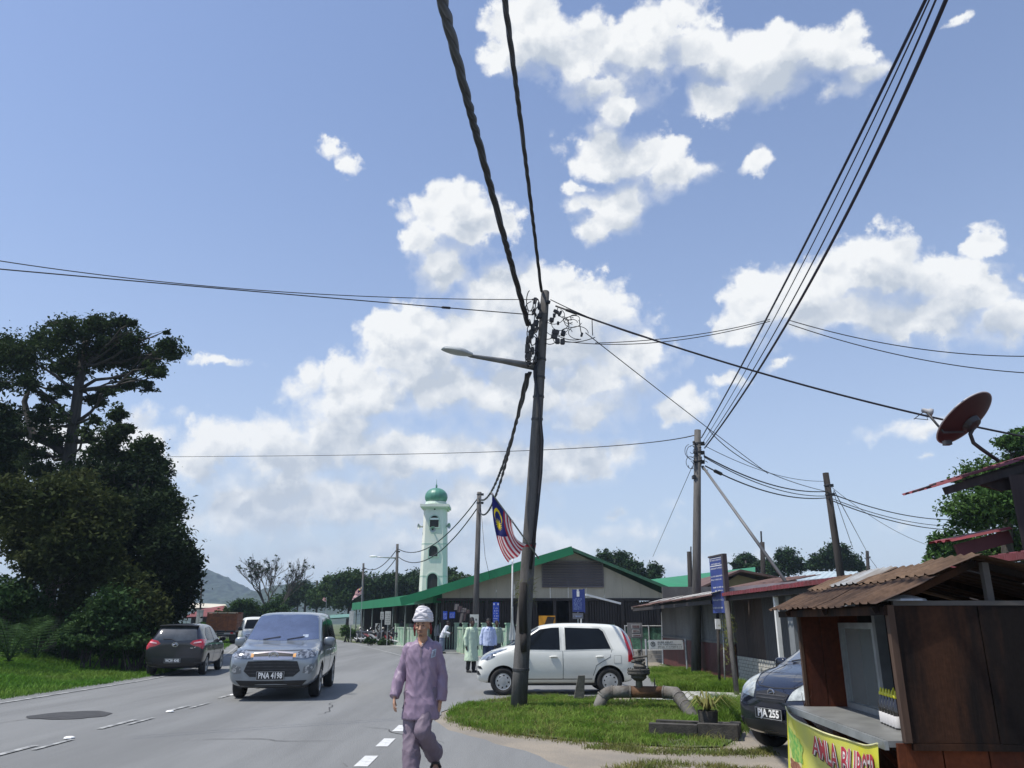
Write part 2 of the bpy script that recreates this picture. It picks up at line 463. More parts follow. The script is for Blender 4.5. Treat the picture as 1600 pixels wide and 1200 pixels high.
# the road is straight beside the camera and bends to the left beyond y = 22
def bend(y):
	y = np.asarray(y, float)
	return -0.0339 * np.clip(y - 22, 0, None) ** 2 / (1 + .103 * np.clip(y - 22, 0, None))
def xl(y): return -10.25 + bend(y)          # left edge line
def xc(y): return -6.2 + bend(y)
def xr(y): return -1.7 + bend(y)
def bank(x, y):                              # the grass verge on the left rises away from the road
	d = xl(y) - .7 - x
	return .95 * smoothstep(d, 0.4, 9) * smoothstep(y, -40, 5) * (1 - smoothstep(y, 75, 110))
def ground_z(x, y):
	far = np.hypot(x, y)
	return bank(x, y) + 0.0 * far
def ground():
	xs = np.unique(np.concatenate([np.linspace(-60, 30, 121), np.linspace(-300, -60, 20), np.linspace(30, 300, 24), [-1900, -1200, -700, 700, 1200, 1900]]))
	ys = np.unique(np.concatenate([np.linspace(-30, 120, 151), np.linspace(120, 400, 15), [-300, -120, 700, 1100, 1700, 2300]]))
	X, Y = np.meshgrid(xs, ys)
	Z = ground_z(X, Y)
	v = np.stack([X, Y, Z], -1).reshape(-1, 3); n = len(xs)
	q = np.array([(i * n + j, i * n + j + 1, (i + 1) * n + j + 1, (i + 1) * n + j) for i in range(len(ys) - 1) for j in range(n - 1)])
	me = np_mesh('ground', v, q, M['soil']); smooth(me)
	tag(link_mesh('ground', me), kind='structure')
ground()
def ribbon(name, fl, fr, ys, z, m, jit=0.0, seed=1):
	r = random.Random(seed); mb = MB(); rows = []
	for y in ys:
		a, b = float(fl(y)), float(fr(y))
		rows.append([(a + r.uniform(-jit, jit), y, z), ((a + b) / 2, y, z), (b + r.uniform(-jit, jit), y, z)])
	mb.grid(rows)
	o = mb.build(name, m); return tag(o, kind='structure')
ys = list(np.arange(-25, 60, .5)) + list(np.arange(60, 170, 2.0))
ribbon('road', lambda y: xl(y) - .75, lambda y: xr(y) + .35, ys, .012, M['asphalt'], .06)
def flat(name, poly, z, m, jit=0.0, seed=3, step=.35):
	"""A flat sheet with an uneven rim."""
	r = random.Random(seed); pts = []
	for i, a in enumerate(poly):
		b = poly[(i + 1) % len(poly)]; L = math.dist(a, b); k = max(1, int(L / step))
		for j in range(k):
			t = j / k
			pts.append((a[0] + (b[0] - a[0]) * t + r.uniform(-jit, jit), a[1] + (b[1] - a[1]) * t + r.uniform(-jit, jit)))
	vs = [Vector(p) for p in pts]; n = len(vs)
	V, E, F, *_ = delaunay_2d_cdt(vs, [(i, (i + 1) % n) for i in range(n)], [], 1, 1e-5)
	mb = MB(); mb.add([(p.x, p.y, z) for p in V], [tuple(f) for f in F])
	return tag(mb.build(name, m), kind='structure')
# sandy shoulder and yard under everything on the right
flat('dirt_yard', [(-2.0, -10), (16, -10), (16, 13), (5.7, 21.0), (5.7, 32), (9, 34), (9, 60), (-7, 60), (-4.3, 50), (-2.6, 42), (-1.6, 30)], .006, M['dirt'], .08)
# asphalt mouth of the side road, from the carriageway to the mint fence
flat('side_road', [(-1.9, -12), (2.0, -12), (1.75, 3), (1.35, 6.5), (.75, 9.0), (.15, 10.6), (-.75, 12.2), (-1.3, 13.7), (-1.25, 15.4), (-.75, 16.9), (.5, 18.2), (2.6, 18.0), (4.8, 21), (4.4, 27), (3.8, 32.5), (-.2, 33.4), (-1.9, 39.2), (-4.1, 48.3), (-7.6, 54.6), (-14.5, 67), (-19, 68), (-9.5, 50), (-4.2, 36), (-1.9, 26)], .018, M['asphalt'], .07, 5)
flat('concrete_path', [(2.6, 17.4), (5.3, 16.6), (5.5, 18.6), (4.3, 19.2), (3.0, 19.4)], .03, M['concrete'], .04, 8)
def mark_strip(a, b, w, m, name='road_marking', z=.024):
	a, b = Vector((*a, z)), Vector((*b, z)); d = (b - a).normalized(); s = Vector((-d.y, d.x, 0)) * w / 2
	k = max(1, int((b - a).length / .5)); mb = MB()
	mb.grid([[a + (b - a) * i / k - s, a + (b - a) * i / k + s] for i in range(k + 1)])
	return tag(mb.build(name, m), kind='structure')
# left edge line
ribbon('edge_line', lambda y: xl(y) - .06, lambda y: xl(y) + .06, [y for y in ys if 4 < y < 90], .024, M['wornpaint'])
# worn centre line: doubled dashes and studs
for i, y0 in enumerate(np.arange(5.2, 60, 2.5)):
	k = 1.15 if i % 2 else .85
	mark_strip((float(xc(y0)) - .07, y0), (float(xc(y0 + k)) - .07, y0 + k), .10, M['wornpaint'], 'centre_line')
	if y0 < 24:
		mark_strip((float(xc(y0 + .5)) + .12, y0 + .5), (float(xc(y0 + 1.4)) + .12, y0 + 1.4), .07, M['wornpaint'], 'centre_line')
for i in range(7):
	y = 8.4 + 3.3 * i
	mb = MB(); mb.lathe([(.075, 0), (.07, .012), (.045, .022), (.001, .023)], (float(xc(y)) + .02, y, .024), 8)
	tag(mb.build('road_stud', M['white']), 'small white road stud on the worn centre line, %s from the camera' % ('nearest', 'second', 'third', 'fourth', 'fifth', 'sixth', 'seventh')[i], 'road stud', 'studs along the centre line')
# broken give-way line across the side road
for y0 in np.arange(6.6, 14.8, 1.45):
	x0 = -1.7 + (0 if y0 < 20 else float(bend(y0)))
	mark_strip((x0, y0), (x0 + (0 if y0 < 20 else float(bend(y0 + .75) - bend(y0))), y0 + .72), .16, M['paint'], 'broken_line')
ribbon('edge_line', lambda y: xr(y) - .06, lambda y: xr(y) + .06, [y for y in ys if 34 < y < 62], .026, M['wornpaint'])
# the dark patch left in the asphalt
mb = MB(); rr = random.Random(4); c = G(112, 1119); pts = []
for i in range(28):
	a = 2 * math.pi * i / 28; k = 1 + rr.uniform(-.09, .09)
	pts.append((c.x + math.cos(a) * .66 * k, c.y + math.sin(a) * .62 * k, .021))
mb.add(pts, [tuple(range(28))])
tag(mb.build('asphalt_patch', mat('fresh_asphalt', (.045, .046, .048), .9, var=.2, scale=5, bump=.4, bscale=110, fine=.2, fscale=80)), kind='structure')
# fine cracks in the carriageway
rr = random.Random(9)
for (x, y, a) in ((-4.6, 11.5, .2), (-8.2, 13.0, 1.2), (-3.4, 14.5, 1.5), (-.9, 11.2, 1.7), (-7.4, 19, .4), (-2.6, 19.5, .1)):
	L_, R_ = [], []
	for i in range(16):
		w = .011 * math.sin(math.pi * (i + .6) / 16.5) * rr.uniform(.6, 1.4); L_.append((x - w * math.sin(a), y + w * math.cos(a), .0225)); R_.append((x + w * math.sin(a), y - w * math.cos(a), .0225))
		a += rr.uniform(-.5, .5); x += .16 * math.cos(a); y += .16 * math.sin(a)
	mb = MB(); mb.grid([L_, R_]); tag(mb.build('road_crack', mat('crack', (.05, .05, .05), .95)), kind='structure')
# ------------------------------------------------------------------ grass
def inside(poly, x, y):
	res = np.zeros(len(x), bool); n = len(poly)
	for i in range(n):
		(x1, y1), (x2, y2) = poly[i], poly[(i + 1) % n]
		cnd = ((y1 > y) != (y2 > y)) & (x < (x2 - x1) * (y - y1) / (y2 - y1 + 1e-12) + x1)
		res ^= cnd
	return res
def blades(n, x, y, z, h, w, seed, lean=.5):
	"""A triangle pair per blade: a curved strip."""
	r = np.random.default_rng(seed)
	a = r.uniform(0, 2 * np.pi, n); h = h * r.uniform(.45, 1.25, n); w = w * r.uniform(.6, 1.3, n)
	lx, ly = r.normal(0, lean, n) * h, r.normal(0, lean, n) * h
	sx, sy = np.cos(a) * w / 2, np.sin(a) * w / 2
	b0 = np.stack([x - sx, y - sy, z], 1); b1 = np.stack([x + sx, y + sy, z], 1)
	m0 = np.stack([x - sx * .8 + lx * .35, y - sy * .8 + ly * .35, z + h * .6], 1); m1 = np.stack([x + sx * .8 + lx * .35, y + sy * .8 + ly * .35, z + h * .6], 1)
	t = np.stack([x + lx, y + ly, z + h * (1 - .25 * lean)], 1)
	V = np.stack([b0, b1, m1, m0, t], 1).reshape(-1, 3)
	k = np.arange(n) * 5
	T = np.concatenate([np.stack([k, k + 1, k + 2], 1), np.stack([k, k + 2, k + 3], 1), np.stack([k + 3, k + 2, k + 4], 1)])
	return V, T
M['grass'] = leafmat('grass_blades', (.105, .205, .025), (.20, .275, .060), .38, 1.1)
M['verge'] = leafmat('verge_grass', (.075, .19, .024), (.135, .225, .040), .3, .35)
M['drygrass'] = leafmat('dry_grass', (.22, .20, .07), (.13, .17, .05), .3, 3)
def lawn(name, poly, n, h, w, m, seed, z0=.02, clump=1.2, lean=.5, edge_thin=.4):
	r = np.random.default_rng(seed)
	p = np.array(poly); lo, hi = p.min(0), p.max(0)
	x = r.uniform(lo[0], hi[0], n * 3); y = r.uniform(lo[1], hi[1], n * 3)
	k = inside(poly, x + r.normal(0, .07, n * 3), y + r.normal(0, .07, n * 3)); x, y = x[k][:n], y[k][:n]
	# bare spots and uneven height
	f = np.array([noise.noise(Vector((a * clump, b * clump, seed))) for a, b in zip(x, y)])
	keep = r.random(len(x)) < np.clip(.85 + f * edge_thin * 1.5, .15, 1); x, y, f = x[keep], y[keep], f[keep]
	z = ground_z(x, y) + z0 - .02
	V, T = blades(len(x), x, y, z, h * np.clip(1 + f * .8, .35, 1.7), w, seed, lean)
	return tag(link_mesh(name, np_mesh(name, V, T, m)), kind='stuff')
ISLAND = [(-1.15, 14.6), (-.75, 13.2), (0.0, 12.2), (.75, 11.6), (1.5, 11.2), (2.2, 10.9), (2.8, 11.0), (3.1, 11.9), (3.9, 13.4), (5.2, 14.0), (5.4, 16.3), (3.4, 16.7), (2.2, 17.0), (1.2, 17.6), (.3, 17.9), (-.5, 17.0), (-1.0, 15.9)]
flat('island_soil', ISLAND, .026, M['soil'], .1, 6)
lawn('island_grass', ISLAND, 95000, .085, .011, M['grass'], 11, .03, 1.6, .5, .75)
lawn('island_tufts', [(.4, 12.6), (3.3, 12.2), (5, 14.4), (5, 16.4), (1.0, 17.5), (-.5, 15.5)], 6000, .12, .013, M['grass'], 12, .03, 2.0, .6)
YARD = [(4.3, 14.1), (5.3, 14.5), (5.7, 16.6), (5.75, 21), (5.7, 27), (4.6, 27.5), (4.0, 23), (3.6, 19.6), (5.3, 19), (5.4, 16.6)]
lawn('island_dry_grass', ISLAND, 9000, .11, .010, M['drygrass'], 17, .03, 2.4, .6, 1.2)
lawn('yard_grass', YARD, 50000, .17, .014, M['grass'], 13, .03)
lawn('pipe_weeds', [(3.35, 13.2), (4.2, 13.2), (4.7, 15.0), (3.8, 15.6)], 5000, .30, .014, M['grass'], 14, .03, 2, .7)
for i, (pl, n) in enumerate([([(.9, 10.9), (1.5, 10.55), (2.9, 10.1), (3.0, 10.5), (2.1, 10.75), (1.4, 11.2)], 3800), ([(1.0, 9.3), (2.4, 8.9), (3.0, 9.4), (1.6, 9.9)], 2600), ([(1.0, 12.0), (.2, 12.3), (-.6, 13.1), (-1.2, 14.3), (-1.3, 14.6), (-.7, 12.8), (.1, 11.8), (1.0, 11.1)], 5200), ([(2.7, 10.6), (3.2, 10.2), (3.3, 10.8)], 700)]):
	lawn('sparse_grass', pl, n, .065, .010, M['drygrass'] if i != 2 else M['drygrass'], 20 + i, .014, 2.5, .5, 1.0)
VERGE = [(float(xl(y)) - .62, y) for y in np.arange(9, 75, 2.0)] + [(float(xl(y)) - 16, y) for y in np.arange(74, 8, -4.0)]
lawn('verge_grass', VERGE, 150000, .17, .026, M['verge'], 31, .02, .35, .5, .25)
NV = [(float(xl(y)) - .45, y) for y in np.arange(12, 32, 1.0)] + [(float(xl(y)) - 5.5, y) for y in np.arange(31, 11, -2.0)]
lawn('verge_edge_grass', NV, 75000, .10, .014, M['verge'], 32, .02, .9, .5, .4)
# ------------------------------------------------------------------ hills in the haze
def hill(name, pts, Y, depth, m, seed):
	"""pts: silhouette (u, v); a ridge of real depth with a wooded, bumpy surface."""
	tops = [P(u, v, Y) for u, v in pts]; nx = 420
	xs = np.linspace(tops[0].x, tops[-1].x, nx); hz = np.interp(xs, [t.x for t in tops], [t.z for t in tops])
	rows = []
	for j in range(57):
		t = j / 56 * 2 - 1; k = max(0, 1 - abs(t) ** 1.6); row = []
		for x, h in zip(xs, hz):
			y = Y + t * depth
			b = noise.noise(Vector((x * .06, y * .06, seed))) * 5 * k + noise.noise(Vector((x * .012, y * .012, seed))) * 12 * k
			row.append((x + noise.noise(Vector((x * .05, y * .05, 5))) * 4, y, max(-1, h * k + b * (.25 + .5 * (1 - k)) - 1 + 3.2 * k ** .3 * noise.noise(Vector((x * .17, y * .17, seed + 3))))))
		rows.append(row)
	mb = MB(); mb.grid(rows); return tag(mb.build(name, m, smooth=False), kind='structure')
hm = mat('wooded_hill', (.013, .030, .018), .9, col2=(.028, .048, .026), scale=.05, fine=.5, fscale=.25)
hill('hill', [(150, 960), (230, 915), (290, 897), (322, 891), (345, 901), (375, 917), (400, 925), (440, 932), (500, 945), (560, 962)], 1000, 260, hm, 3)
hill('hills', [(380, 945), (430, 920), (462, 911), (490, 908), (520, 911), (560, 914), (620, 922), (700, 930), (800, 940), (900, 945), (1000, 950)], 800, 200, hm, 8)
hill('hills', [(-300, 930), (-100, 915), (60, 900), (150, 915), (260, 940)], 900, 250, hm, 12)
hill('hills', [(900, 950), (1100, 935), (1300, 925), (1500, 930), (1700, 920), (2000, 935)], 1100, 250, hm, 15)
# ------------------------------------------------------------------ haze
def haze():
	mb = MB(); mb.box((-1950, -330, -1.6), (1950, 2350, 115))
	m = bpy.data.materials.new('haze'); m.use_nodes = True; nt = m.node_tree; nt.nodes.clear()
	o = nt.nodes.new('ShaderNodeOutputMaterial'); v = nt.nodes.new('ShaderNodeVolumePrincipled')
	v.inputs['Color'].default_value = (.62, .78, 1.0, 1); v.inputs['Density'].default_value = HAZE
	nt.links.new(v.outputs[0], o.inputs['Volume'])
	tag(mb.build('haze', m), kind='stuff')
HAZE = .00036
haze()
# ================================================================== buildings
def frame_of(a, b):
	"""x along a->b on the ground, y away from the viewer, z up."""
	a, b = Vector(a), Vector(b); x = (b - a).normalized(); z = Vector((0, 0, 1)); y = z.cross(x)
	Mx = Matrix((x, y, z)).transposed().to_4x4(); Mx.translation = a
	return Mx, (b - a).length
def corrugated(mb, p00, p10, p01, pitch=.19, h=.025, n=4, thick=0, wob=0.0, seed=0, kind='sine', rows=1):
	"""A corrugated sheet: p00->p10 across the ribs, p00->p01 along them."""
	p00, p10, p01 = Vector(p00), Vector(p10), Vector(p01)
	W = (p10 - p00).length; e = (p10 - p00) / W; f = (p01 - p00); nrm = e.cross(f).normalized()
	k = max(2, int(W / pitch * n)); rw = []
	for j in range(rows + 1):
		row = []
		for i in range(k + 1):
			x = W * i / k; ph = (x / pitch) % 1
			if kind == 'sine': o = math.sin(2 * math.pi * ph) * h
			else: o = h if ph < .28 else 0
			w = noise.noise(Vector((x * 1.3, j * .7, seed))) * wob
			row.append(p00 + e * x + f * (j / rows) + nrm * (o + w))
		rw.append(row)
	mb.grid(rw)
	return mb
# ------------------------------------------------------------------ prayer hall with the green roof
def hall():
	Y = 45.0
	x0, x1, xp = -4.25, 8.15, 3.42
	ze, zp = 2.86, 5.6
	root = thing('hall', 'low open hall with cream gable, grey louvre and green verge, behind the white hatchback', 'hall', (2, Y, 0))
	# gable: rib-faced sheets, each one its own piece
	def ztop(x): return ze + (zp - ze) * ((x - (x0 - 1.9)) / (xp - (x0 - 1.9)) if x < xp else ((x1 + 1.2) - x) / ((x1 + 1.2) - xp))
	xa = x0 + .3; W = 1.02
	vent = (1.75, 5.15, 3.50, 4.86)
	while xa < x1 + .5:
		xb = min(xa + W - .012, x1 + .55); mb = MB(); k = 10
		for i in range(k):
			a = xa + (xb - xa) * i / k; b = xa + (xb - xa) * (i + 1) / k; pr = .022 if i % 2 else 0.0
			za, zb = max(ze + .02, ztop(a) - .16), max(ze + .02, ztop(b) - .16)
			mb.add([(a, Y - pr, ze), (b, Y - pr, ze), (b, Y - pr, zb), (a, Y - pr, za), (a, Y + .03, ze), (b, Y + .03, ze), (b, Y + .03, zb), (a, Y + .03, za)],
				   [(0, 1, 2, 3), (7, 6, 5, 4), (0, 4, 5, 1), (1, 5, 6, 2), (2, 6, 7, 3), (3, 7, 4, 0)])
		mb.build('cladding_sheet', M['cream'], root, recalc=False)
		xa += W
	# louvre
	lm = mat('grey_louvre', (.13, .115, .12), .7, var=.2, scale=2, stretch=(.3, 1, 6))
	mb = MB(); x_, X_, z_, Z_ = vent
	for lo, hi in (((x_ - .06, Y - .10, z_ - .06), (x_, Y - .022, Z_ + .06)), ((X_, Y - .10, z_ - .06), (X_ + .06, Y - .022, Z_ + .06)), ((x_, Y - .10, Z_), (X_, Y - .022, Z_ + .06)), ((x_, Y - .10, z_ - .06), (X_, Y - .022, z_))): mb.box(lo, hi)
	lv = mb.build('louvre_frame', lm, root)
	ns = 15; dz = (Z_ - z_) / ns
	sl = None
	for i in range(ns):
		if sl is None:
			mb = MB(); mb.add([(x_ + .01, Y - .09, z_), (X_ - .01, Y - .09, z_), (X_ - .01, Y - .03, z_ + dz * .72), (x_ + .01, Y - .03, z_ + dz * .72), (x_ + .01, Y - .08, z_ - .012), (X_ - .01, Y - .08, z_ - .012), (X_ - .01, Y - .026, z_ + dz * .68), (x_ + .01, Y - .026, z_ + dz * .68)],
							  [(0, 1, 2, 3), (7, 6, 5, 4), (0, 4, 5, 1), (2, 6, 7, 3), (1, 5, 6, 2), (3, 7, 4, 0)])
			sl = mb.build('slat', lm, lv); zz = sl.location.z
		else:
			s2 = sl.copy(); C.objects.link(s2); s2.parent = lv; s2.location.z = zz + i * dz
	# roof slopes
	def slope(xa, za, xb, zb, y0, y1, name, m):
		mb = MB(); d = .05
		corr = []
		for yy in np.linspace(y0, y1, 40):
			corr.append([(xa, yy, za), (xb, yy, zb)])
		mb.grid(corr)
		mb.add([(xa, y0, za - d), (xb, y0, zb - d), (xb, y1, zb - d), (xa, y1, za - d)], [(0, 1, 2, 3)])
		return mb.build(name, m, root)
	xl_, xr_ = x0 - 1.9, x1 + 1.2
	slope(xl_, ze - .02, xp, zp, Y - .9, Y + 22, 'roof', M['greenroof'])
	slope(xp, zp, xr_, ze + .35, Y - .5, Y + 22, 'roof', M['greenroof'])
	# verge boards: bright green at the left, dark at the right
	mb = MB(); mb.bar((xl_, Y - .93, ze - .22), (xp, Y - .93, zp - .16), .05, .46, up=(0, 0, 1)); mb.build('verge_board', M['greenroof'], root)
	mb = MB(); mb.bar((xp, Y - .53, zp - .06), (xr_, Y - .53, ze + .28), .05, .16); mark(mb.build('verge_board', M['dgreen'], root), 'dark narrow verge board on the right slope')
	# posts, beam, dark interior
	mb = MB(); mb.box((x0, Y - .04, ze - .14), (x1 + .6, Y + .10, ze)); mb.build('beam', M['dark'], root)
	pm = None
	for x in (-3.9, -1.4, .6, 2.4, 4.15, 6.2, 8.2):
		if pm is None:
			mb = MB(); mb.box((-.09, -.09, 0), (.09, .09, ze - .14)); pm = mb.mesh('post', M['dark'])
		o = link_mesh('post', pm, root); o.location = (x - 2, .05, 0)
	# slatted screen at the front: vertical boards with gaps
	bm_ = None
	for i, x in enumerate(np.arange(-3.7, 8.2, .145)):
		if 1.5 < x < 3.2: continue
		if bm_ is None:
			mb = MB(); mb.box((-.052, -.016, 0.05), (.052, .016, ze - .16)); bm_ = mb.mesh('slat', M['dark'])
		o = link_mesh('slat', bm_, root); o.location = (x - 2, .14 + (.02 if i % 3 == 0 else 0), 0)
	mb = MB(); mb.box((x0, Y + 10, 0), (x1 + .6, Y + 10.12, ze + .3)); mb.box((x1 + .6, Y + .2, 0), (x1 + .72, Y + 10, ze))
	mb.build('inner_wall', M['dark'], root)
	mb = MB(); mb.box((x0 - 1, Y - .6, 0), (x1 + .8, Y + 10, .12)); mb.build('floor_slab', M['concrete'], root)
	# lean-to strip light by the blue sign
	mb = MB(); mb.bar(P(915, 929, 42), P(970, 943, 42.5), .05, .10)
	tag(mb.build('awning_rail', M['white']), 'thin white sloping rail in front of the hall right of the blue sign', 'rail')
hall()
def canopy():
	a, b = Vector((-14.6, 73, 0)), Vector((-4.5, 45.4, 0))
	Mx, L = frame_of(a, b)
	root = thing('green_canopy', 'long green flat canopy along the far road edge left of the hall', 'canopy', a)
	def q(x, y, z): return Mx @ Vector((x, y, z))
	for i in range(14):                       # fascia boards, butted
		mb = MB(); xa, xb = L * i / 14 + .004, L * (i + 1) / 14 - .004
		mb.box((xa, 0, 2.62), (xb, .05, 3.24), Mx); mb.build('fascia_panel', M['greenroof'], root)
	mb = MB(); mb.box((L, .05, 2.62), (L + .05, 4.2, 3.24), Mx); mb.build('fascia_panel', M['greenroof'], root)
	mb = MB(); mb.box((-.3, .052, 3.12), (L - .01, 4.2, 3.17), Mx); mb.build('roof', M['greenroof'], root)
	pm = mat('canopy_post', (.16, .19, .17), .7, var=.2)
	for i in range(8):
		for y in (.35, 3.8):
			mb = MB(); mb.tube([q(.4 + i * (L - .8) / 7, y, 0), q(.4 + i * (L - .8) / 7, y, 3.12)], .055, 8); mb.build('post', pm, root)
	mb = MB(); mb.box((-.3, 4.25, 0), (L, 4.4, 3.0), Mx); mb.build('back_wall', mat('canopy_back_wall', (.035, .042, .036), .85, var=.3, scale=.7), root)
	mb = MB(); mb.box((-.3, .9, 0), (-.2, 4.2, 3.0), Mx); mb.build('end_wall', M['dark'], root)  # dark sheet added across the open end so the space underneath looks shaded
	for i in range(4):
		mb = MB(); x = 5 + i * 6; mb.box((x, 3.0, .0), (x + .25, 3.2, 3.0), Mx); mb.build('inner_post', M['dark'], root)
	mb = MB(); mb.box((-.3, .1, 0.0), (L, 4.2, .06), Mx); mb.build('floor_slab', M['concrete'], root)
	return Mx, L
CM, CL = canopy()
def minaret():
	Y = 66.0
	c = P(678, 900, Y); cx = c.x
	root = thing('minaret', 'pale mint minaret with green onion dome rising behind the canopy', 'minaret', (cx, Y, 0))
	def zz(v): return P(678, v, Y).z
	m = M['mintwall']; trim = mat('green_trim_paint', (.46, .57, .48), .6, var=.12)
	z0, z1 = 0, zz(797)
	wb, wt = 1.22, .94                        # half widths, tapering upwards
	def hw(z): return wb + (wt - wb) * z / z1
	# octagon-chamfered tapering shaft with real arched niches cut in front
	mb = MB()
	def ring(z, k=1.0, ch=.24):
		h = hw(z) * k; c_ = h * ch
		return [(cx - h, Y - h + c_, z), (cx - h + c_, Y - h, z), (cx + h - c_, Y - h, z), (cx + h, Y - h + c_, z), (cx + h, Y + h - c_, z), (cx + h - c_, Y + h, z), (cx - h + c_, Y + h, z), (cx - h, Y + h - c_, z)]
	zs = [0, 3, zz(900), zz(850), z1]
	rows = [ring(z) + [ring(z)[0]] for z in zs]
	mb.grid(rows); mb.add(ring(z1), [tuple(range(8))])
	mb.build('shaft', m, root)
	for v in (901, 851):
		z = zz(v); mb = MB(); a, b = ring(z - .05, 1.012), ring(z + .03, 1.012)
		mb.grid([a + [a[0]], b + [b[0]]]); mb.add(a, [tuple(range(8))[::-1]]); mb.add(b, [tuple(range(8))]); mb.build('string_course', trim, root)
	# arched windows: frame + dark recess
	def arch(zb, zt, w):
		h = hw((zb + zt) / 2); y = Y - h
		def outline(w_, zb_, zt_):
			pts = [(-w_, zb_), (w_, zb_), (w_, zt_ - w_)]
			for i in range(1, 9): a = math.pi * i / 9; pts.append((w_ * math.cos(a), zt_ - w_ + w_ * math.sin(a)))
			pts.append((-w_, zt_ - w_)); return pts
		o, i_ = outline(w + .09, zb - .09, zt + .09), outline(w, zb, zt)
		mb = MB(); n = len(o)
		vs = [(cx + x, y - .09, z) for x, z in o] + [(cx + x, y - .09, z) for x, z in i_] + [(cx + x, y + .06, z) for x, z in o] + [(cx + x, y + .06, z) for x, z in i_]
		fs = []
		for k in range(n):
			l = (k + 1) % n; fs += [(k, l, n + l, n + k), (k, 2 * n + k, 2 * n + l, l), (n + k, n + l, 3 * n + l, 3 * n + k)]
		mb.add(vs, fs); fr = mb.build('window', trim, root)
		mb = MB(); mb.add([(cx + x, y - .035, z) for x, z in i_], [tuple(range(len(i_)))]); pn = mb.build('pane', M['dark'], fr)
		if zt - zb < 2.2 and zb > 7:
			mb = MB(); mb.box((cx - w, y - .075, zb + .62), (cx + w, y - .04, zb + .78)); mb.build('rail', M['white'], fr)
	arch(zz(826), zz(808), .37); arch(zz(871), zz(854.5), .36); arch(zz(926), zz(897), .42)
	mb = MB(); mb.box((cx - .06, Y - hw(z1) - .03, zz(799)), (cx + .06, Y - hw(z1) + .02, zz(796.5))); mb.build('vent_hole', M['dark'], root)
	# cornice
	za, zb = zz(797), zz(790.5)
	mb = MB(); lo = ring(z1 - .02); h = 1.22
	hi = [(cx - h, Y - h, za), (cx + h, Y - h, za), (cx + h, Y + h, za), (cx - h, Y + h, za)]
	mb.box((cx - h, Y - h, za + .13), (cx + h, Y + h, zb)); mb.box((cx - h + .14, Y - h + .14, za), (cx + h - .14, Y + h - .14, za + .13)); mb.build('cornice', m, root)
	mb = MB(); mb.lathe([(.95, 0), (.98, .08), (.90, .25), (.88, .32)], (cx, Y, zb), 24); mb.build('drum', trim, root, smooth=False)
	# onion dome with ribs
	dm = mat('green_glazed_dome', (.07, .22, .16), .4, var=.15, scale=1.5, fine=.1, fscale=10)
	zb2, zt2 = zb + .30, zz(762.5); H = zt2 - zb2; prof = []
	for i in range(19):
		t = i / 18; a = -.62 + t * (math.pi / 2 + .62)
		prof.append((max(.02, 0.98 * math.cos(a)), zb2 + H * (math.sin(a) + math.sin(.62)) / (1 + math.sin(.62))))
	mb = MB(); n = 32; o = []
	rows = [[(cx + r * (1 - .012 * (j % 2)) * math.cos(2 * math.pi * j / n), Y + r * (1 - .012 * (j % 2)) * math.sin(2 * math.pi * j / n), z) for j in range(n + 1)] for r, z in prof]
	mb.grid(rows); mb.build('dome', dm, root, smooth=False)
	mb = MB(); mb.lathe([(.10, 0), (.06, .12), (.10, .2), (.05, .3), (.02, .42), (.015, .75), (.002, .78)], (cx, Y, zt2 - .03), 10); mb.build('finial', dm, root, smooth=True)
	# loudspeakers
	for (u, v, sx) in ((660, 823, -1), (696, 822, 1), (676, 827, 0)):
		p = P(u, v, Y - 1.05 if sx == 0 else Y - .5)
		hb = MB(); ax = (sx * .9, -.5, 0) if sx else (.15, -1, -.1)
		hb.lathe([(.05, 0), (.07, .1), (.10, .2), (.17, .3), (.24, .36), (.25, .37)], p, 14, ax, cap=False)
		k = hb.build('loudspeaker', mat('pale_horn', (.42, .45, .43), .5, var=.1), root, smooth=True)
		bb = MB(); bb.bar(p, (cx + (sx * .8), Y - .6, p.z + .35), .05, .05); bb.build('bracket', M['dsteel'], k)
		cb = MB(); cb.lathe([(.04, -.14), (.075, -.12), (.075, .0), (.05, .02)], p, 10, ax); cb.build('driver', M['dsteel'], k)
minaret()
# ------------------------------------------------------------------ mint fence
def mint_fence(label, a, b, npan, h, gap_first=0):
	a, b = Vector(a), Vector(b); Mx, L = frame_of(a, b)
	root = thing('fence', label, 'fence', a)
	w = L / npan
	for i in range(npan + 1):
		mb = MB(); x = i * w; mb.box((x - .11, -.11, 0), (x + .11, .11, h + .16), Mx); mb.box((x - .14, -.14, h + .163), (x + .14, .14, h + .22), Mx); mb.build('pillar', M['mint'], root)
	for i in range(npan):
		x0, x1 = i * w + .115, (i + 1) * w - .115
		mb = MB(); mb.box((x0, -.06, 0), (x1, .06, .22), Mx); mb.build('plinth', M['mint'], root)
		mb = MB(); mb.box((x0, -.06, h - .1), (x1, .06, h), Mx); mb.build('top_rail', M['mint'], root)
		k = 3
		for j in range(k):
			xa = x0 + (x1 - x0) * j / k + .03; xb = x0 + (x1 - x0) * (j + 1) / k - .03
			mb = MB(); mb.box((xa, -.035, .224), (xb, .035, h - .104), Mx); mb.build('panel', M['mint'], root)
	return root
mint_fence('mint concrete fence with pillars behind the man in the green robe', (-4.25, 49.0, 0), (-.15, 34.2, 0), 7, 1.32)
mint_fence('low mint wall in front of the hall partly hidden by the white hatchback', (.35, 34.0, 0), (4.4, 36.0, 0), 3, 1.25)
mint_fence('low mint wall left of the gate and behind the turbaned walker', (-8.0, 56.0, 0), (-5.2, 50.6, 0), 3, 1.25)
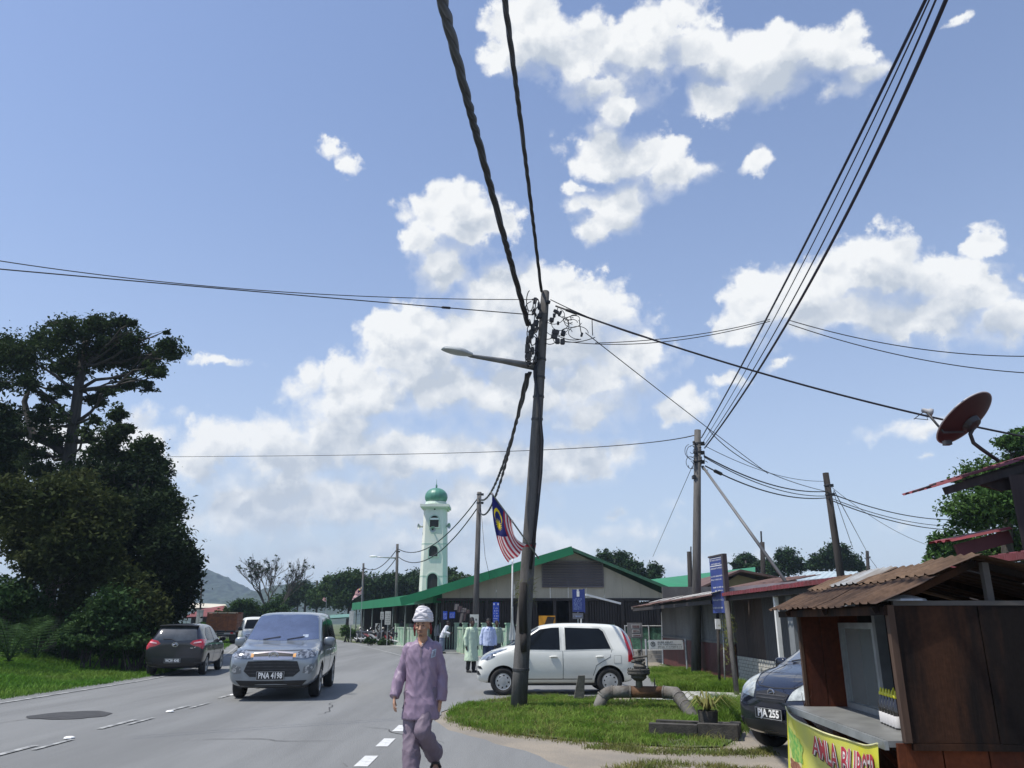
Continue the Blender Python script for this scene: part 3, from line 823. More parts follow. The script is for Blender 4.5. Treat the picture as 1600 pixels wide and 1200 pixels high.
def mesh_gate():
	a, b = Vector((4.7, 33.5, 0)), Vector((7.6, 33.2, 0)); Mx, L = frame_of(a, b)
	root = thing('mesh_fence', 'low green mesh fence behind the white clinic signboard', 'fence', a)
	mb = MB(); mb.box((0, 0, .5), (L, .02, 1.35), Mx); mb.build('mesh_panel', mat('green_netting', (.06, .15, .10), .8, var=.5, scale=5, fine=.4, fscale=30), root)
	for i in range(4): mb = MB(); mb.tube([Mx @ Vector((i * L / 3, -.03, 0)), Mx @ Vector((i * L / 3, -.03, 1.45))], .03, 8); mb.build('post', M['steel'], root)
	mb = MB(); mb.tube([Mx @ Vector((0, -.03, 1.42)), Mx @ Vector((L, -.03, 1.42))], .022, 6); mb.build('rail', M['steel'], root)
	# pale block wall beneath
	r2 = thing('block_wall', 'short pale block wall under the green mesh fence', 'wall', a - Vector((0, .3, 0)))
	bl = None
	for j in range(3):
		for i in range(7):
			if bl is None:
				mb = MB(); mb.box((0, 0, 0), (.39, .14, .145)); bl = mb.mesh('brick', M['whitebrick'])
			o = link_mesh('brick', bl, r2); o.location = (i * .405 + (.2 if j % 2 else 0), 0, j * .155)
	g = thing('gate_frame', 'white tubular gate frame standing beside the notice stand', 'gate frame', P(1036, 1002, 32))
	p0, p1, p2, p3 = P(1034, 1003, 32), P(1034, 957, 32), P(1066, 960, 32.4), P(1066, 1003, 32.4); p0.z = p3.z = 0
	mb = MB(); mb.tube([p0, p1], .035, 8); mb.build('upright', M['white'], g)
	mb = MB(); mb.tube([p3, p2], .035, 8); mb.build('upright', M['white'], g)
	mb = MB(); mb.tube([p1, p2], .035, 8); mb.build('crossbar', M['white'], g)
M['whitebrick'] = mat('white_painted_brick', (.50, .49, .45), .85, col2=(.40, .39, .35), scale=4, bump=.3, bscale=40, fine=.12)
mesh_gate()
# ------------------------------------------------------------------ shops along x = 5.8
def shop_row():
	# 1. house with the brown roof: grey upper, red lower wall
	h = thing('shop_house', 'brown roofed shop with grey upper wall and dark red lower wall behind the street pole', 'house', (5.8, 26, 0))
	gw = mat('grey_weathered_wall', (.12, .122, .115), .85, var=.25, scale=.8, stretch=(1, 1, .4), fine=.15, fscale=20)
	rw = mat('dark_red_wall', (.075, .018, .016), .7, var=.28, scale=1.0, stretch=(1, 1, .5), fine=.15, fscale=20)
	y = 31.2
	while y > 21.3:
		y2 = max(21.2, y - 1.22)
		mb = MB(); mb.box((5.8, y2 + .008, .05), (5.86, y - .008, 1.02)); mb.build('wall_panel', rw, h)
		mb = MB(); mb.box((5.83, y2 + .008, 1.03), (5.88, y - .008, 2.2)); mb.build('wall_panel', gw, h)
		y = y2
	mb = MB(); mb.box((5.78, 21.2, 1.0), (5.83, 31.2, 1.06)); mb.build('ledge', gw, h)
	mb = MB(); mb.box((5.9, 31.2, 0), (14, 31.3, 2.9)); mb.build('end_wall', gw, h)
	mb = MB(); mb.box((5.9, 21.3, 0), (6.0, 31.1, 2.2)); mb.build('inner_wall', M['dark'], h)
	# roof of brown sheets, each its own piece
	y = 33.0; i = 0
	while y > 19.9:
		y2 = max(19.8, y - .86); mb = MB()
		corrugated(mb, (4.95, y, 2.16 + .008 * (i % 2)), (4.95, y2 - .05, 2.16 + .008 * (i % 2)), (7.6 + .227 * (y - 19.8), y, 2.67 + .0447 * (y - 19.8) + .008 * (i % 2)), .16, .016, 4, kind='rib')
		mb.build('roof_sheet', M['brownroof'], h); y = y2; i += 1
	for i, (y, z) in enumerate([(28.3, 2.20), (26.2, 2.20), (24.4, 2.19), (22.6, 2.2), (21.0, 2.2)]):   # pale patched eave sheets
		mb = MB(); corrugated(mb, (4.85, y, z + .02), (4.85, y - 1.6, z + .03), (5.35, y, z + .14), .16, .016, 4, kind='rib')
		mb.build('eave_sheet', mat('pale_zinc', (.40, .39, .37), .6, .2, var=.2), h)
	mb = MB(); mb.bar((4.93, 33.02, 2.12), (10.6, 33.02, 3.22), .05, .10); mb.build('verge_board', mat('pale_board', (.33, .30, .26), .8, var=.2), h)
	mb = MB(); mb.box((4.98, 20, 2.0), (5.06, 33, 2.10)); mb.build('eave_beam', M['dark'], h)
	# 2. shed with the red roof edge, ribbed wall on white brick
	s = thing('red_roof_shed', 'long shed with red corrugated eave and dark ribbed wall above white brickwork', 'shed', (5.8, 14, 0))
	dw = mat('dark_ribbed_metal', (.050, .050, .052), .6, col2=(.075, .078, .082), scale=.5, stretch=(1, 1, .3), fine=.1)
	bw = mat('brown_ribbed_metal', (.055, .040, .034), .7, var=.3, scale=.7, fine=.12)
	y = 21.1; i = 0
	while y > 13.1:
		y2 = y - .80; mb = MB()
		corrugated(mb, (5.86, y - .006, .74), (5.86, y2 + .006, .74), (5.86, y - .006, 2.3), .1, .018, 4, kind='rib')
		mb.build('wall_panel', bw if i < 3 else dw, s); y = y2; i += 1
	# bricks of the low wall
	mb = MB(); mb.box((5.835, 12.9, 0), (5.95, 21.1, .735)); mb.build('mortar', mat('mortar', (.26, .255, .23), .9, var=.15, scale=6), s)
	br = []
	for k in range(3):
		rr = random.Random(k); mb = MB(); mb.box((-.008 - .006 * rr.random(), -.106, -.034), (.06, .106, .034)); br.append(mb.mesh('brick', M['whitebrick']))
	rr = random.Random(3); cnt = 0
	for j in range(9):
		yy = 21.0 - (.11 if j % 2 else 0)
		while yy > 13.6 and cnt < 298:
			o = link_mesh('brick', br[rr.randrange(3)], s); o.location = (5.8 + .03 - 5.8, yy - .11 - 14, .045 + j * .082); o.rotation_euler = (0, 0, rr.uniform(-.01, .01))
			yy -= .226; cnt += 1
	mb = MB()
	for j in range(9):
		yy = 13.6 - (.11 if j % 2 else 0)
		while yy > 13.1: mb.box((5.822, yy - .212, .011 + j * .082), (5.89, yy, .079 + j * .082)); yy -= .226
	tag(mb.build('brickwork', M['whitebrick'], s), kind='stuff')
	# roof sheets with the red trapezoid edge
	y = 19.7; i = 0
	while y > 7.0:
		y2 = y - .76; mb = MB(); z0 = 2.20 - .004 * i
		corrugated(mb, (5.12, y, 2.22 + .006 * (i % 2)), (5.12, y2 - .04, 2.22 + .006 * (i % 2)), (9.0, y, 2.60 + .006 * (i % 2)), .19, .03, 5, kind='rib')
		mb.build('roof_sheet', M['redroof'], s)
		mb = MB(); corrugated(mb, (5.11, y, 2.17), (5.11, y2 - .01, 2.17), (5.11, y, 2.245), .19, .02, 5, kind='rib'); mb.build('eave_flashing', M['redroof'], s); y = y2; i += 1
	mb = MB(); mb.bar((5.10, 19.75, 2.30), (9.1, 19.75, 2.68), .04, .12); mb.build('verge_flashing', mat('pale_flashing', (.42, .40, .38), .6, var=.15), s)
	mb = MB(); mb.box((5.2, 7, 2.06), (5.28, 19.6, 2.16)); mb.build('eave_beam', M['dark'], s)
	mb = MB(); mb.box((6.0, 12.9, 0), (6.1, 21.0, 2.3)); mb.box((6.1, 12.9, 0), (9.0, 13.0, 2.3)); mb.build('inner_wall', M['dark'], s)
	# posts under the eave
	for (yy, w, m) in ((16.0, .08, M['white']), (12.75, .08, M['white'])):
		mb = MB(); mb.box((5.25, yy - w / 2, 0), (5.25 + w, yy + w / 2, 2.06)); mb.build('post', m, s)
	mb = MB(); mb.box((5.42, 15.5, 0), (5.74, 15.8, 2.06)); mark(mb.build('column', mat('grey_column', (.19, .205, .215), .8, var=.1), s), 'thick grey column')
	mb = MB(); mb.box((8.4, 7.2, 0), (8.6, 12.8, 2.4)); mb.build('side_wall', M['dark'], s)
shop_row()
def back_houses():
	# green roof at the right of the hall
	h = thing('green_roof_building', 'bright green pitched roof between the hall and the tall signboard', 'building', (12, 55, 0))
	a, b, c_, d = P(1003, 907, 52), P(1115, 896, 60), P(1200, 880, 66), P(1050, 934, 46)
	mb = MB(); e = P(1180, 925, 48)
	mb.add([a, d, e, P(1180, 886, 66)], [(0, 1, 2, 3)]); mb.add([p - Vector((0, 0, .12)) for p in (a, d, e, P(1180, 886, 66))], [(3, 2, 1, 0)])
	mb.build('roof', M['greenroof'], h)
	mb = MB(); mb.box((10.5, 49, 0), (18, 49.2, 3.0)); mb.box((10.5, 49.2, 0), (10.7, 62, 3.0)); mb.build('wall', M['dark'], h)
	# small house with the yellow gable
	Y = 44; h = thing('gabled_house', 'small house with dull yellow gable and brown roof behind the shops', 'house', (13.5, Y, 0))
	pk, l, r = P(1153, 894, Y), P(1075, 928, Y), P(1240, 911, Y)
	mb = MB(); g1, g2 = pk + Vector((0, 0, -.12)), None
	poly = [Vector((l.x + 1.2, Y, l.z + .1)), Vector((r.x - .7, Y, r.z + .1 - .25)), Vector((pk.x, Y, pk.z - .15))]
	mb.prism([Vector((poly[0].x, Y, 0)), Vector((poly[1].x, Y, 0)), poly[1], poly[2], poly[0]], (0, 0, 0), (0, .15, 0)); mb.build('gable_wall', mat('dull_yellow_wall', (.22, .175, .085), .85, var=.2, scale=.6), h)
	for (p, q) in ((l, pk), (pk, r)):
		mb = MB(); dy = Vector((0, 9, 0)); o = Vector((0, -.6, 0)); t = Vector((0, 0, .12))
		mb.add([p + o, q + o, q + dy, p + dy, p + o + t, q + o + t, q + dy + t, p + dy + t], [(0, 1, 2, 3), (7, 6, 5, 4), (0, 4, 5, 1), (1, 5, 6, 2), (2, 6, 7, 3), (3, 7, 4, 0)])
		mb.build('roof', M['brownroof'], h)
	# pale blue-green zinc roof further right
	Y = 40; h = thing('zinc_roof_house', 'house with a pale blue zinc roof showing above the red shed', 'house', P(1280, 972, Y))
	a, b, c_, d = P(1257, 899, Y), P(1313, 899.5, Y), P(1306, 894, Y + 4), P(1266, 893.5, Y + 4)
	a, b = P(1243, 905, Y), P(1330, 905, Y)
	mb = MB(); corrugated(mb, a, b, P(1262, 893, Y + 4), .3, .03, 4, kind='rib'); mb.build('roof', mat('pale_blue_zinc', (.42, .50, .52), .5, .2, var=.12), h)
	mb = MB(); mb.box((a.x + .3, Y + .4, 0), (b.x - .3, Y + 3.6, a.z - .05)); mb.build('wall', M['dark'], h)
	# far left: red roof and pale roof beyond the lorry
	Y = 88; h = thing('red_roof_house', 'house with a dull red hipped roof beyond the orange lorry', 'house', P(330, 972, Y))
	zr = mat('dull_red_roof', (.15, .035, .032), .8, var=.2, scale=.6, fine=.1)
	a, b, c_, d = P(285, 964, Y), P(352, 963, Y), P(350, 946, Y + 5), P(318, 951, Y + 5)
	mb = MB(); mb.add([a, b, c_, d], [(0, 1, 2, 3)]); mb.add([p - Vector((0, 0, .15)) for p in (a, b, c_, d)], [(3, 2, 1, 0)]); e = P(362, 958, Y + 8); mb.add([b, e, c_], [(0, 1, 2)])
	mb.build('roof', zr, h)
	mb = MB(); mb.box((a.x + .8, Y + .8, 0), (b.x - .4, Y + 6, a.z - .1)); mb.build('wall', mat('brown_wall', (.06, .045, .04), .9), h)
	for u in (298, 306, 324): p = P(u, 972, Y); mb = MB(); mb.box((p.x - .12, Y + .3, 0), (p.x + .12, Y + .5, a.z - .1)); mb.build('post', M['dark'], h)
	Y = 100; h = thing('pale_roof_building', 'building with a long cream roof between the red roof and the hill', 'building', P(320, 972, Y))
	a, b = P(296, 950, Y), P(356, 949, Y); t1, t2 = P(300, 942, Y + 7), P(352, 944, Y + 7)
	mb = MB(); mb.add([a, b, t2, t1], [(0, 1, 2, 3)]); mb.add([p - Vector((0, 0, .2)) for p in (a, b, t2, t1)], [(3, 2, 1, 0)]); mb.build('roof', mat('cream_roof', (.50, .46, .36), .7, var=.1, scale=.4), h)
	mb = MB(); mb.box((a.x + .5, Y + .5, 0), (b.x - .5, Y + 6.5, a.z - .12)); mb.build('wall', mat('brown_wall', (.06, .045, .04)), h)
	# two white gate pillars before the red roof
	for u in (308.5, 313.5):
		p = P(u, 972, 80); mb = MB(); mb.box((p.x - .14, 79.9, 0), (p.x + .14, 80.1, P(u, 954, 80).z)); mb.box((p.x - .17, 79.87, P(u, 954, 80).z), (p.x + .17, 80.13, P(u, 954, 80).z + .08))
		tag(mb.build('gate_pillar', M['concrete']), 'one of the two pale gate pillars in front of the red roof', 'pillar', 'gate pillars before the red roof')
	# dim teal stall left of the canopy
	h = thing('teal_awning', 'low teal awning stall left of the canopy behind the silver car', 'stall', P(530, 972, 78))
	a, b = P(515, 966, 78), P(548, 964, 76)
	mb = MB(); mb.add([a, b, P(548, 959, 79), P(515, 961, 81)], [(0, 1, 2, 3)]); mb.add([p - Vector((0, 0, .1)) for p in (a, b, P(548, 959, 79), P(515, 961, 81))], [(3, 2, 1, 0)]); mb.build('awning_sheet', mat('teal_sheet', (.09, .20, .17), .7, var=.15), h)
	for p in (a, b): mb = MB(); mb.tube([(p.x, p.y + .2, 0), (p.x, p.y + .2, p.z)], .05, 6); mb.build('post', M['steel'], h)
back_houses()
# ------------------------------------------------------------------ raised roofs at the right edge
def raised_roof():
	h = thing('raised_shop', 'taller dark shop with stepped red roofs at the right edge under the satellite dish', 'shop', (7.0, 10, 0))
	a, b = P(1458, 758, 10), P(1640, 702, 10)
	for i in range(4):          # sheets stepping up the slope
		t0, t1 = i / 4, (i + 1) / 4
		mb = MB(); p, q = a.lerp(b, t0), a.lerp(b, min(1, t1 + .04)); o = Vector((0, 0, .012 * (i % 2)))
		p, q = p + o, q + o; dy = Vector((0, .85, .02))
		corrugated(mb, p, p + dy, q, .19, .03, 5, kind='rib')
		mb.build('roof_sheet', M['redroof'], h)
	mb = MB(); mb.bar(a.lerp(b, .12) + Vector((0, .1, -.12)), b + Vector((0, .1, -.14)), .06, .10); mb.build('rafter', M['dark'], h)
	mb = MB(); p, q = a.lerp(b, .30), b; mb.add([p + Vector((0, .14, -.05)), q + Vector((0, .14, -.05)), q + Vector((0, .14, -.42)), p + Vector((.5, .14, -.20)), p + Vector((0, .19, -.05)), q + Vector((0, .19, -.05)), q + Vector((0, .19, -.42)), p + Vector((.5, .19, -.20))], [(0, 1, 2, 3), (7, 6, 5, 4), (0, 4, 5, 1), (1, 5, 6, 2), (2, 6, 7, 3), (3, 7, 4, 0)]); mb.build('gable_board', M['dark'], h)
	mb = MB(); mb.tube([P(1428, 768, 10), P(1462, 756, 10)], .012, 6); mb.build('rod', M['dsteel'], h)
	c_, d = P(1488, 842, 10), P(1584, 822, 10)
	mb = MB(); corrugated(mb, c_, c_ + Vector((0, .6, .02)), d, .19, .03, 5, kind='rib'); mb.build('awning_sheet', M['redroof'], h)
	mb = MB(); mb.bar(c_ + Vector((.1, .12, -.14)), d + Vector((0, .12, -.12)), .06, .16); mb.build('awning_beam', mat('dark_red_board', (.07, .02, .022), .7, var=.2), h)
	x = P(1579, 800, 10).x
	zt = P(1600, 712, 9.9).z - .25; mb = MB(); mb.prism([Vector(p) for p in ((x, 9.9, 0), (x + 2.2, 9.9, 0), (x * 1.28 + 2, 12.6, 0), (x * 1.28, 12.6, 0))], (0, 0, 0), (0, 0, zt)); mb.build('wall', M['dark'], h)
raised_roof()
# ================================================================== trees
def leaf_cloud(blobs, n, size, seed, squash=1.0, shell=.55, sub=5, droop=.15):
	"""Leaf-sized quads gathered in many small sprays inside the given ellipsoids: (centre, radii)."""
	r = np.random.default_rng(seed)
	vol = np.array([b[1][0] * b[1][2] for b in blobs]); w = vol / vol.sum()
	ns = max(8, n // 26)                                 # sprays
	bi = r.choice(len(blobs), ns, p=w)
	d = r.normal(0, 1, (ns, 3)); d /= np.linalg.norm(d, axis=1)[:, None]
	rad = (shell + (1 - shell) * r.random(ns)) * r.uniform(.75, 1.12, ns)
	rad = np.where(r.random(ns) < .25, rad * r.random(ns), rad)
	c = np.array([tuple(b[0]) for b in blobs])[bi]; e = np.array([b[1] for b in blobs])[bi]
	sc = c + d * rad[:, None] * e
	ssz = np.minimum(e.min(1) * .34, size * 4.2) * r.uniform(.5, 1.3, ns)
	k = r.integers(0, ns, n)
	p = sc[k] + r.normal(0, 1, (n, 3)) * ssz[k][:, None] * np.array([.75, .75, .5])
	# leaf orientation: roughly level, random heading
	nrm = r.normal(0, .75, (n, 3)) + np.array([0, 0, .8]); nrm /= np.linalg.norm(nrm, axis=1)[:, None]
	a = r.normal(0, 1, (n, 3)); a -= (a * nrm).sum(1)[:, None] * nrm; a /= np.linalg.norm(a, axis=1)[:, None]
	b = np.cross(nrm, a)
	L = size * r.uniform(.6, 1.4, n)[:, None]; W = L * r.uniform(.35, .6, n)[:, None]
	V = np.stack([p - a * L * .5, p + b * W * .5 - a * L * .05, p + a * L * .5 - np.array([0, 0, 1]) * L * droop, p - b * W * .5 - a * L * .05], 1).reshape(-1, 3)
	Q = np.arange(n * 4).reshape(-1, 4)
	return V, Q
def limb_path(a, b, seed, wob=.06, k=6, up=.0):
	r = random.Random(seed); a, b = Vector(a), Vector(b); L = (b - a).length; out = []
	for i in range(k + 1):
		t = i / k; p = a.lerp(b, t)
		if 0 < i < k: p += Vector((r.uniform(-1, 1), r.uniform(-1, 1), r.uniform(-1, 1))) * L * wob
		p.z += up * L * math.sin(math.pi * t)
		out.append(p)
	return out
def tree(name, label, base, trunk_top, blobs, n, size, leaf, bark, r0, seed, group=None, cat='tree', limbs=True, trunk_pts=None, shell=.55):
	root = thing(name, label, cat, base, group)
	mb = MB()
	tp = trunk_pts or limb_path(base, trunk_top, seed, .025, 7)
	mb.tube(tp, [r0 * (1.25 if i == 0 else 1) * (1 - .6 * i / (len(tp) - 1)) for i in range(len(tp))], 10)
	mb.build('trunk', bark, root, smooth=True)
	if limbs:
		r = random.Random(seed + 5)
		lb = MB()
		for i, (c, e) in enumerate(blobs):
			# spring from the nearest point of the trunk a little below the clump
			best = min(tp[1:], key=lambda q: (Vector(q) - Vector(c)).length + abs(Vector(q).z - (c[2] - 1)) * .6)
			pts = limb_path(best, Vector(c) + Vector((0, 0, e[2] * .3)), seed + i, .05, 5, -.04)
			rr = max(.03, r0 * r.uniform(.16, .3))
			lb.tube(pts, [rr * (1 - .75 * j / 5) for j in range(6)], 6)
			for q in range(3):
				dirv = Vector((r.uniform(-1, 1) * e[0], r.uniform(-1, 1) * e[1], r.uniform(-.2, 1) * e[2]))
				lb.tube(limb_path(pts[3], Vector(c) + dirv * .85, seed + i * 7 + q, .08, 4), [rr * .45 * (1 - .8 * j / 4) for j in range(5)], 4)
		lb.build('limbs', bark, root, smooth=True)
	V, Q = leaf_cloud(blobs, n, size, seed, shell=shell)
	me = np_mesh('crown', V - np.array(tuple(root.location)), Q, leaf)
	link_mesh('crown', me, root)
	return root
def blobs_at(lst, Y, deep=.8, jitter=.35, seed=0):
	"""Clumps given by direction and angular size, set in depth round Y."""
	r = random.Random(seed); out = []
	for (u, v, a, b) in lst:
		y = Y + r.uniform(-1, 1) * jitter * 6
		c = P(u, v, y); k = (c - Vector((0, 0, EYE))).length / math.hypot(1200, math.hypot(u - 800, v - 600)) 
		out.append((c, (a * k, (a + b) / 2 * k * deep, b * k)))
	return out
def gpt(u, Y, z=None):
	p = P(u, 972, Y); zz = float(ground_z(np.array(p.x), np.array(Y))) if z is None else z
	return Vector((p.x, Y, zz))
bark = mat('dark_bark', (.045, .040, .034), .9, var=.35, scale=3, stretch=(3, 3, .5), bump=.6, bscale=14)
pbark = mat('pale_bark', (.12, .105, .08), .9, var=.3, scale=3, stretch=(3, 3, .5), bump=.5, bscale=14)
L_tall = leafmat('tall_tree_leaves', (.022, .042, .014), (.042, .064, .022), .22)
L_dark = leafmat('dense_dark_leaves', (.012, .024, .010), (.024, .040, .014), .12)
L_brown = leafmat('olive_leaves', (.032, .047, .015), (.053, .064, .022), .22)
L_mid = leafmat('mid_green_leaves', (.030, .065, .022), (.050, .088, .030), .2)
L_far = leafmat('far_leaves', (.022, .048, .020), (.036, .066, .026), .15)
L_fresh = leafmat('fresh_leaves', (.045, .10, .025), (.080, .14, .040), .25)
# the tall tree on the left
Y = 38
tall = [(30, 560, 34, 42), (8, 545, 26, 34), (70, 535, 36, 26), (105, 520, 36, 28), (150, 512, 38, 24), (188, 506, 24, 16), (170, 555, 48, 30), (222, 562, 40, 28),
		(262, 545, 26, 22), (258, 520, 14, 8), (120, 565, 40, 30), (200, 597, 30, 15), (234, 605, 14, 12), (45, 600, 22, 24), (95, 610, 20, 14), (150, 625, 20, 18), (68, 640, 24, 16),
		(18, 655, 16, 34), (70, 672, 18, 12), (95, 650, 16, 18), (140, 680, 18, 16), (105, 575, 30, 22), (30, 700, 30, 18), (60, 710, 28, 16), (205, 530, 26, 18), (178, 535, 30, 22), (240, 580, 22, 14), (60, 655, 26, 14), (85, 685, 34, 18), (30, 672, 26, 18), (150, 655, 16, 12), (75, 620, 18, 12), (172, 612, 18, 9), (15, 720, 34, 26), (60, 735, 40, 20), (210, 505, 12, 8), (85, 505, 16, 10), (272, 555, 14, 10), (5, 600, 18, 20)]
tb = blobs_at(tall, Y, .9, .35, 1)
root_pt = gpt(98, Y)
tp = [root_pt, gpt(98, Y, 3), P(102, 760, Y), P(108, 715, Y), P(116, 660, Y), P(122, 610, Y), P(128, 570, Y + .3), P(135, 530, Y + .3)]
t1 = tree('tall_tree', 'tallest tree at the left of the road, open layered crown on a bare dark trunk', root_pt, None, tb, 46000, .20, L_tall, bark, .42, 21, trunk_pts=tp, shell=.3)
mb = MB()
mb.tube([P(105, 712, Y), P(85, 696, Y - .2), P(52, 682, Y - .3), P(45, 655, Y), P(38, 628, Y), P(46, 605, Y)], [.26, .2, .19, .17, .14, .09], 8)
mb.tube([P(118, 690, Y), P(140, 690, Y), P(165, 705, Y + .4)], [.14, .1, .05], 6)
mb.build('bough', bark, t1, smooth=True)
Y = 34
tree('conical_tree', 'narrow dark tree with a pointed spray top beside the tallest tree', gpt(190, 36), P(186, 640, 36), blobs_at([(185, 650, 13, 22), (178, 680, 22, 24), (165, 705, 30, 20), (196, 668, 16, 14), (230, 700, 28, 22), (243, 735, 28, 24), (205, 725, 30, 24), (250, 765, 24, 20), (215, 760, 34, 24)], 36, .9, .2, 4), 18000, .20, L_tall, bark, .22, 41, shell=.3)
tree('dense_tree', 'broad nearly black tree standing over the dark hatchback', gpt(235, 33), P(230, 800, 33), blobs_at([(150, 750, 60, 36), (215, 750, 48, 34), (262, 795, 28, 30), (215, 815, 66, 50), (268, 860, 36, 46), (292, 905, 24, 36), (235, 900, 62, 52), (272, 945, 34, 28), (215, 955, 50, 30), (180, 830, 50, 50), (296, 880, 18, 26), (254, 770, 20, 22)], 33, 1.0, .4, 6), 60000, .19, L_dark, bark, .45, 43, shell=.45)
tree('olive_tree', 'brownish olive tree with a pale thick trunk on the grass verge', gpt(78, 29), P(95, 800, 29), blobs_at([(95, 790, 70, 45), (50, 830, 50, 50), (130, 840, 60, 48), (150, 890, 48, 34), (70, 880, 48, 34), (165, 800, 36, 30), (110, 760, 50, 26), (20, 780, 36, 36)], 29, .9, .3, 8), 42000, .20, L_brown, pbark, .36, 45, shell=.45)
tree('edge_tree', 'dark tree cut by the left edge of the view', gpt(-40, 33), P(-20, 700, 33), blobs_at([(-10, 650, 34, 30), (5, 690, 26, 44), (-30, 700, 40, 50), (5, 745, 22, 30), (-60, 640, 40, 40), (-40, 800, 60, 60)], 33, .9, .3, 9), 20000, .22, L_dark, bark, .4, 47)
def bush(label, blobs, n, size, leaf, seed, group=None, name='bush'):
	c = blobs[0][0]
	base = Vector((c.x, c.y, float(ground_z(np.array(c.x), np.array(c.y)))))
	root = thing(name, label, 'bush', base, group)
	V, Q = leaf_cloud(blobs, n, size, seed, shell=.3)
	z0 = base.z
	V[:, 2] = np.maximum(V[:, 2], z0 + .02)
	link_mesh('foliage', np_mesh('foliage', V - np.array(tuple(base)), Q, leaf), root)
	mb = MB(); r = random.Random(seed)
	for (c, e) in blobs:
		for i in range(5):
			mb.tube(limb_path((c[0] + r.uniform(-.2, .2), c[1], z0 - .05), Vector(c) + Vector((r.uniform(-1, 1) * e[0] * .6, 0, r.uniform(-.6, .2) * e[2])), seed + i, .06, 4), [.03, .025, .02, .012, .006], 5)
	tag(mb.build('stems', bark, root), kind='stuff')
	return root
bush('low dark bush in the shade right of the pale trunk', blobs_at([(175, 955, 44, 36), (140, 975, 44, 26), (205, 985, 44, 24), (110, 990, 30, 18), (170, 995, 50, 14), (140, 1003, 60, 13), (215, 1003, 46, 13), (120, 1018, 50, 13), (205, 1018, 44, 13)], 27, .9, .2, 3), 19000, .15, L_mid, 61)
bush('leafy green bush at the far left on the grass verge', blobs_at([(20, 930, 40, 34), (50, 955, 34, 26), (-20, 945, 36, 36), (10, 975, 44, 24), (50, 985, 30, 16)], 27, .9, .2, 5), 13000, .18, L_mid, 62)
bush('olive bush hanging over the grass between the two trunks', blobs_at([(200, 915, 40, 34), (225, 945, 34, 34), (120, 940, 34, 36), (232, 975, 30, 26)], 28, .9, .2, 7), 9000, .17, L_brown, 63)
bush('undergrowth bush at the road edge behind the dark hatchback', blobs_at([(235, 980, 34, 26), (200, 990, 44, 20), (262, 985, 24, 18), (150, 985, 50, 24), (235, 1010, 36, 14), (175, 1010, 50, 14)], 33, .9, .2, 7), 7000, .15, L_dark, 64)
# palm fronds at the far left
def frond(mb, a, d, L, seed, wide=.32):
	r = random.Random(seed); a, d = Vector(a), Vector(d).normalized(); pts = []
	for i in range(9):
		t = i / 8; pts.append(a + d * L * t - Vector((0, 0, 1)) * L * .38 * t * t)
	mb.tube(pts, [.02 * (1 - .8 * i / 8) for i in range(9)], 5)
	for i in range(1, 9):
		for s in (-1, 1):
			for q in (0, .5):
				p = pts[i - 1].lerp(pts[i], q + .01); t = (pts[i] - pts[i - 1]).normalized(); sd = t.cross(Vector((0, 0, 1))).normalized() * s
				e = p + (sd * .8 + t * .6 - Vector((0, 0, .35))).normalized() * wide * L * math.sin(math.pi * min(.97, (i - .4 + q) / 9.2)); w = t * .02
				mb.add([p - w, p + w, e], [(0, 1, 2)])
for (u, v, Yd, k, lab) in [(25, 985, 24, 9, 'palm seedling with drooping feathery fronds at the left end of the verge'), (65, 972, 26, 6, 'smaller palm seedling left of the pale trunk')]:
	b = gpt(u, Yd); root = thing('palm', lab, 'palm', b); rr = random.Random(int(u))
	for i in range(k):
		mb = MB(); a = 2 * math.pi * i / k + rr.uniform(-.2, .2)
		frond(mb, b + Vector((0, 0, .15)), (math.cos(a), math.sin(a), 1.4 + rr.random()), 1.6 + rr.random(), i)
		mb.build('frond', L_mid, root)
# mid distance trees
Yd = 96
def far_tree(u, bl, Yd, seed, n=9000, size=.36, leaf=None, label='', r0=.25, top=None, group=None):
	b = gpt(u, Yd, 0); bb = blobs_at(bl, Yd, .9, .3, seed)
	return tree('tree', label, b, P(u, top or bl[0][1], Yd), bb, n, size, leaf or L_far, bark, r0, seed, group)
far_tree(478, [(470, 925, 26, 16), (450, 938, 22, 14), (500, 935, 26, 16)], 110, 71, 7000, .4, label='low tree between the bare tree and the far street pole')
far_tree(545, [(545, 905, 30, 16), (525, 915, 26, 18), (570, 912, 26, 18), (540, 930, 50, 22), (505, 930, 26, 18)], 98, 72, 15000, .36, label='feathery tree above the left end of the green canopy', leaf=L_mid)
far_tree(612, [(610, 910, 26, 16), (590, 922, 26, 16), (635, 920, 26, 18), (610, 935, 44, 14)], 98, 73, 12000, .36, label='tree between the lamp pole and the minaret, above the green canopy')
far_tree(660, [(645, 905, 20, 14), (665, 915, 24, 20), (640, 922, 20, 20)], 102, 74, 9000, .36, label='tree directly behind the minaret')
far_tree(712, [(700, 896, 16, 10), (718, 906, 18, 12), (705, 915, 26, 16), (735, 912, 12, 10)], 96, 75, 9000, .32, label='feathery tree right of the minaret above the hall eave', leaf=L_mid)
far_tree(960, [(945, 872, 15, 14), (965, 877, 22, 16), (990, 888, 20, 12), (960, 895, 34, 14), (1024, 893, 13, 14), (1012, 902, 18, 10)], 82, 76, 13000, .3, label='dark tree rising behind the right slope of the hall roof')
mb_t = [(1165, 876, 17, 12), (1152, 884, 10, 9), (1175, 888, 14, 8)]
far_tree(1165, mb_t, 88, 77, 6000, .3, label='small round-topped tree nearest the tall blue signboard')
far_tree(1192, [(1192, 882, 12, 14), (1200, 890, 16, 12)], 90, 78, 4000, .3, label='narrow tree behind the propping strut')
far_tree(1230, [(1228, 870, 17, 14), (1240, 882, 20, 14), (1215, 888, 18, 12)], 86, 79, 7500, .3, label='rounded tree between the strut and the leaning pole')
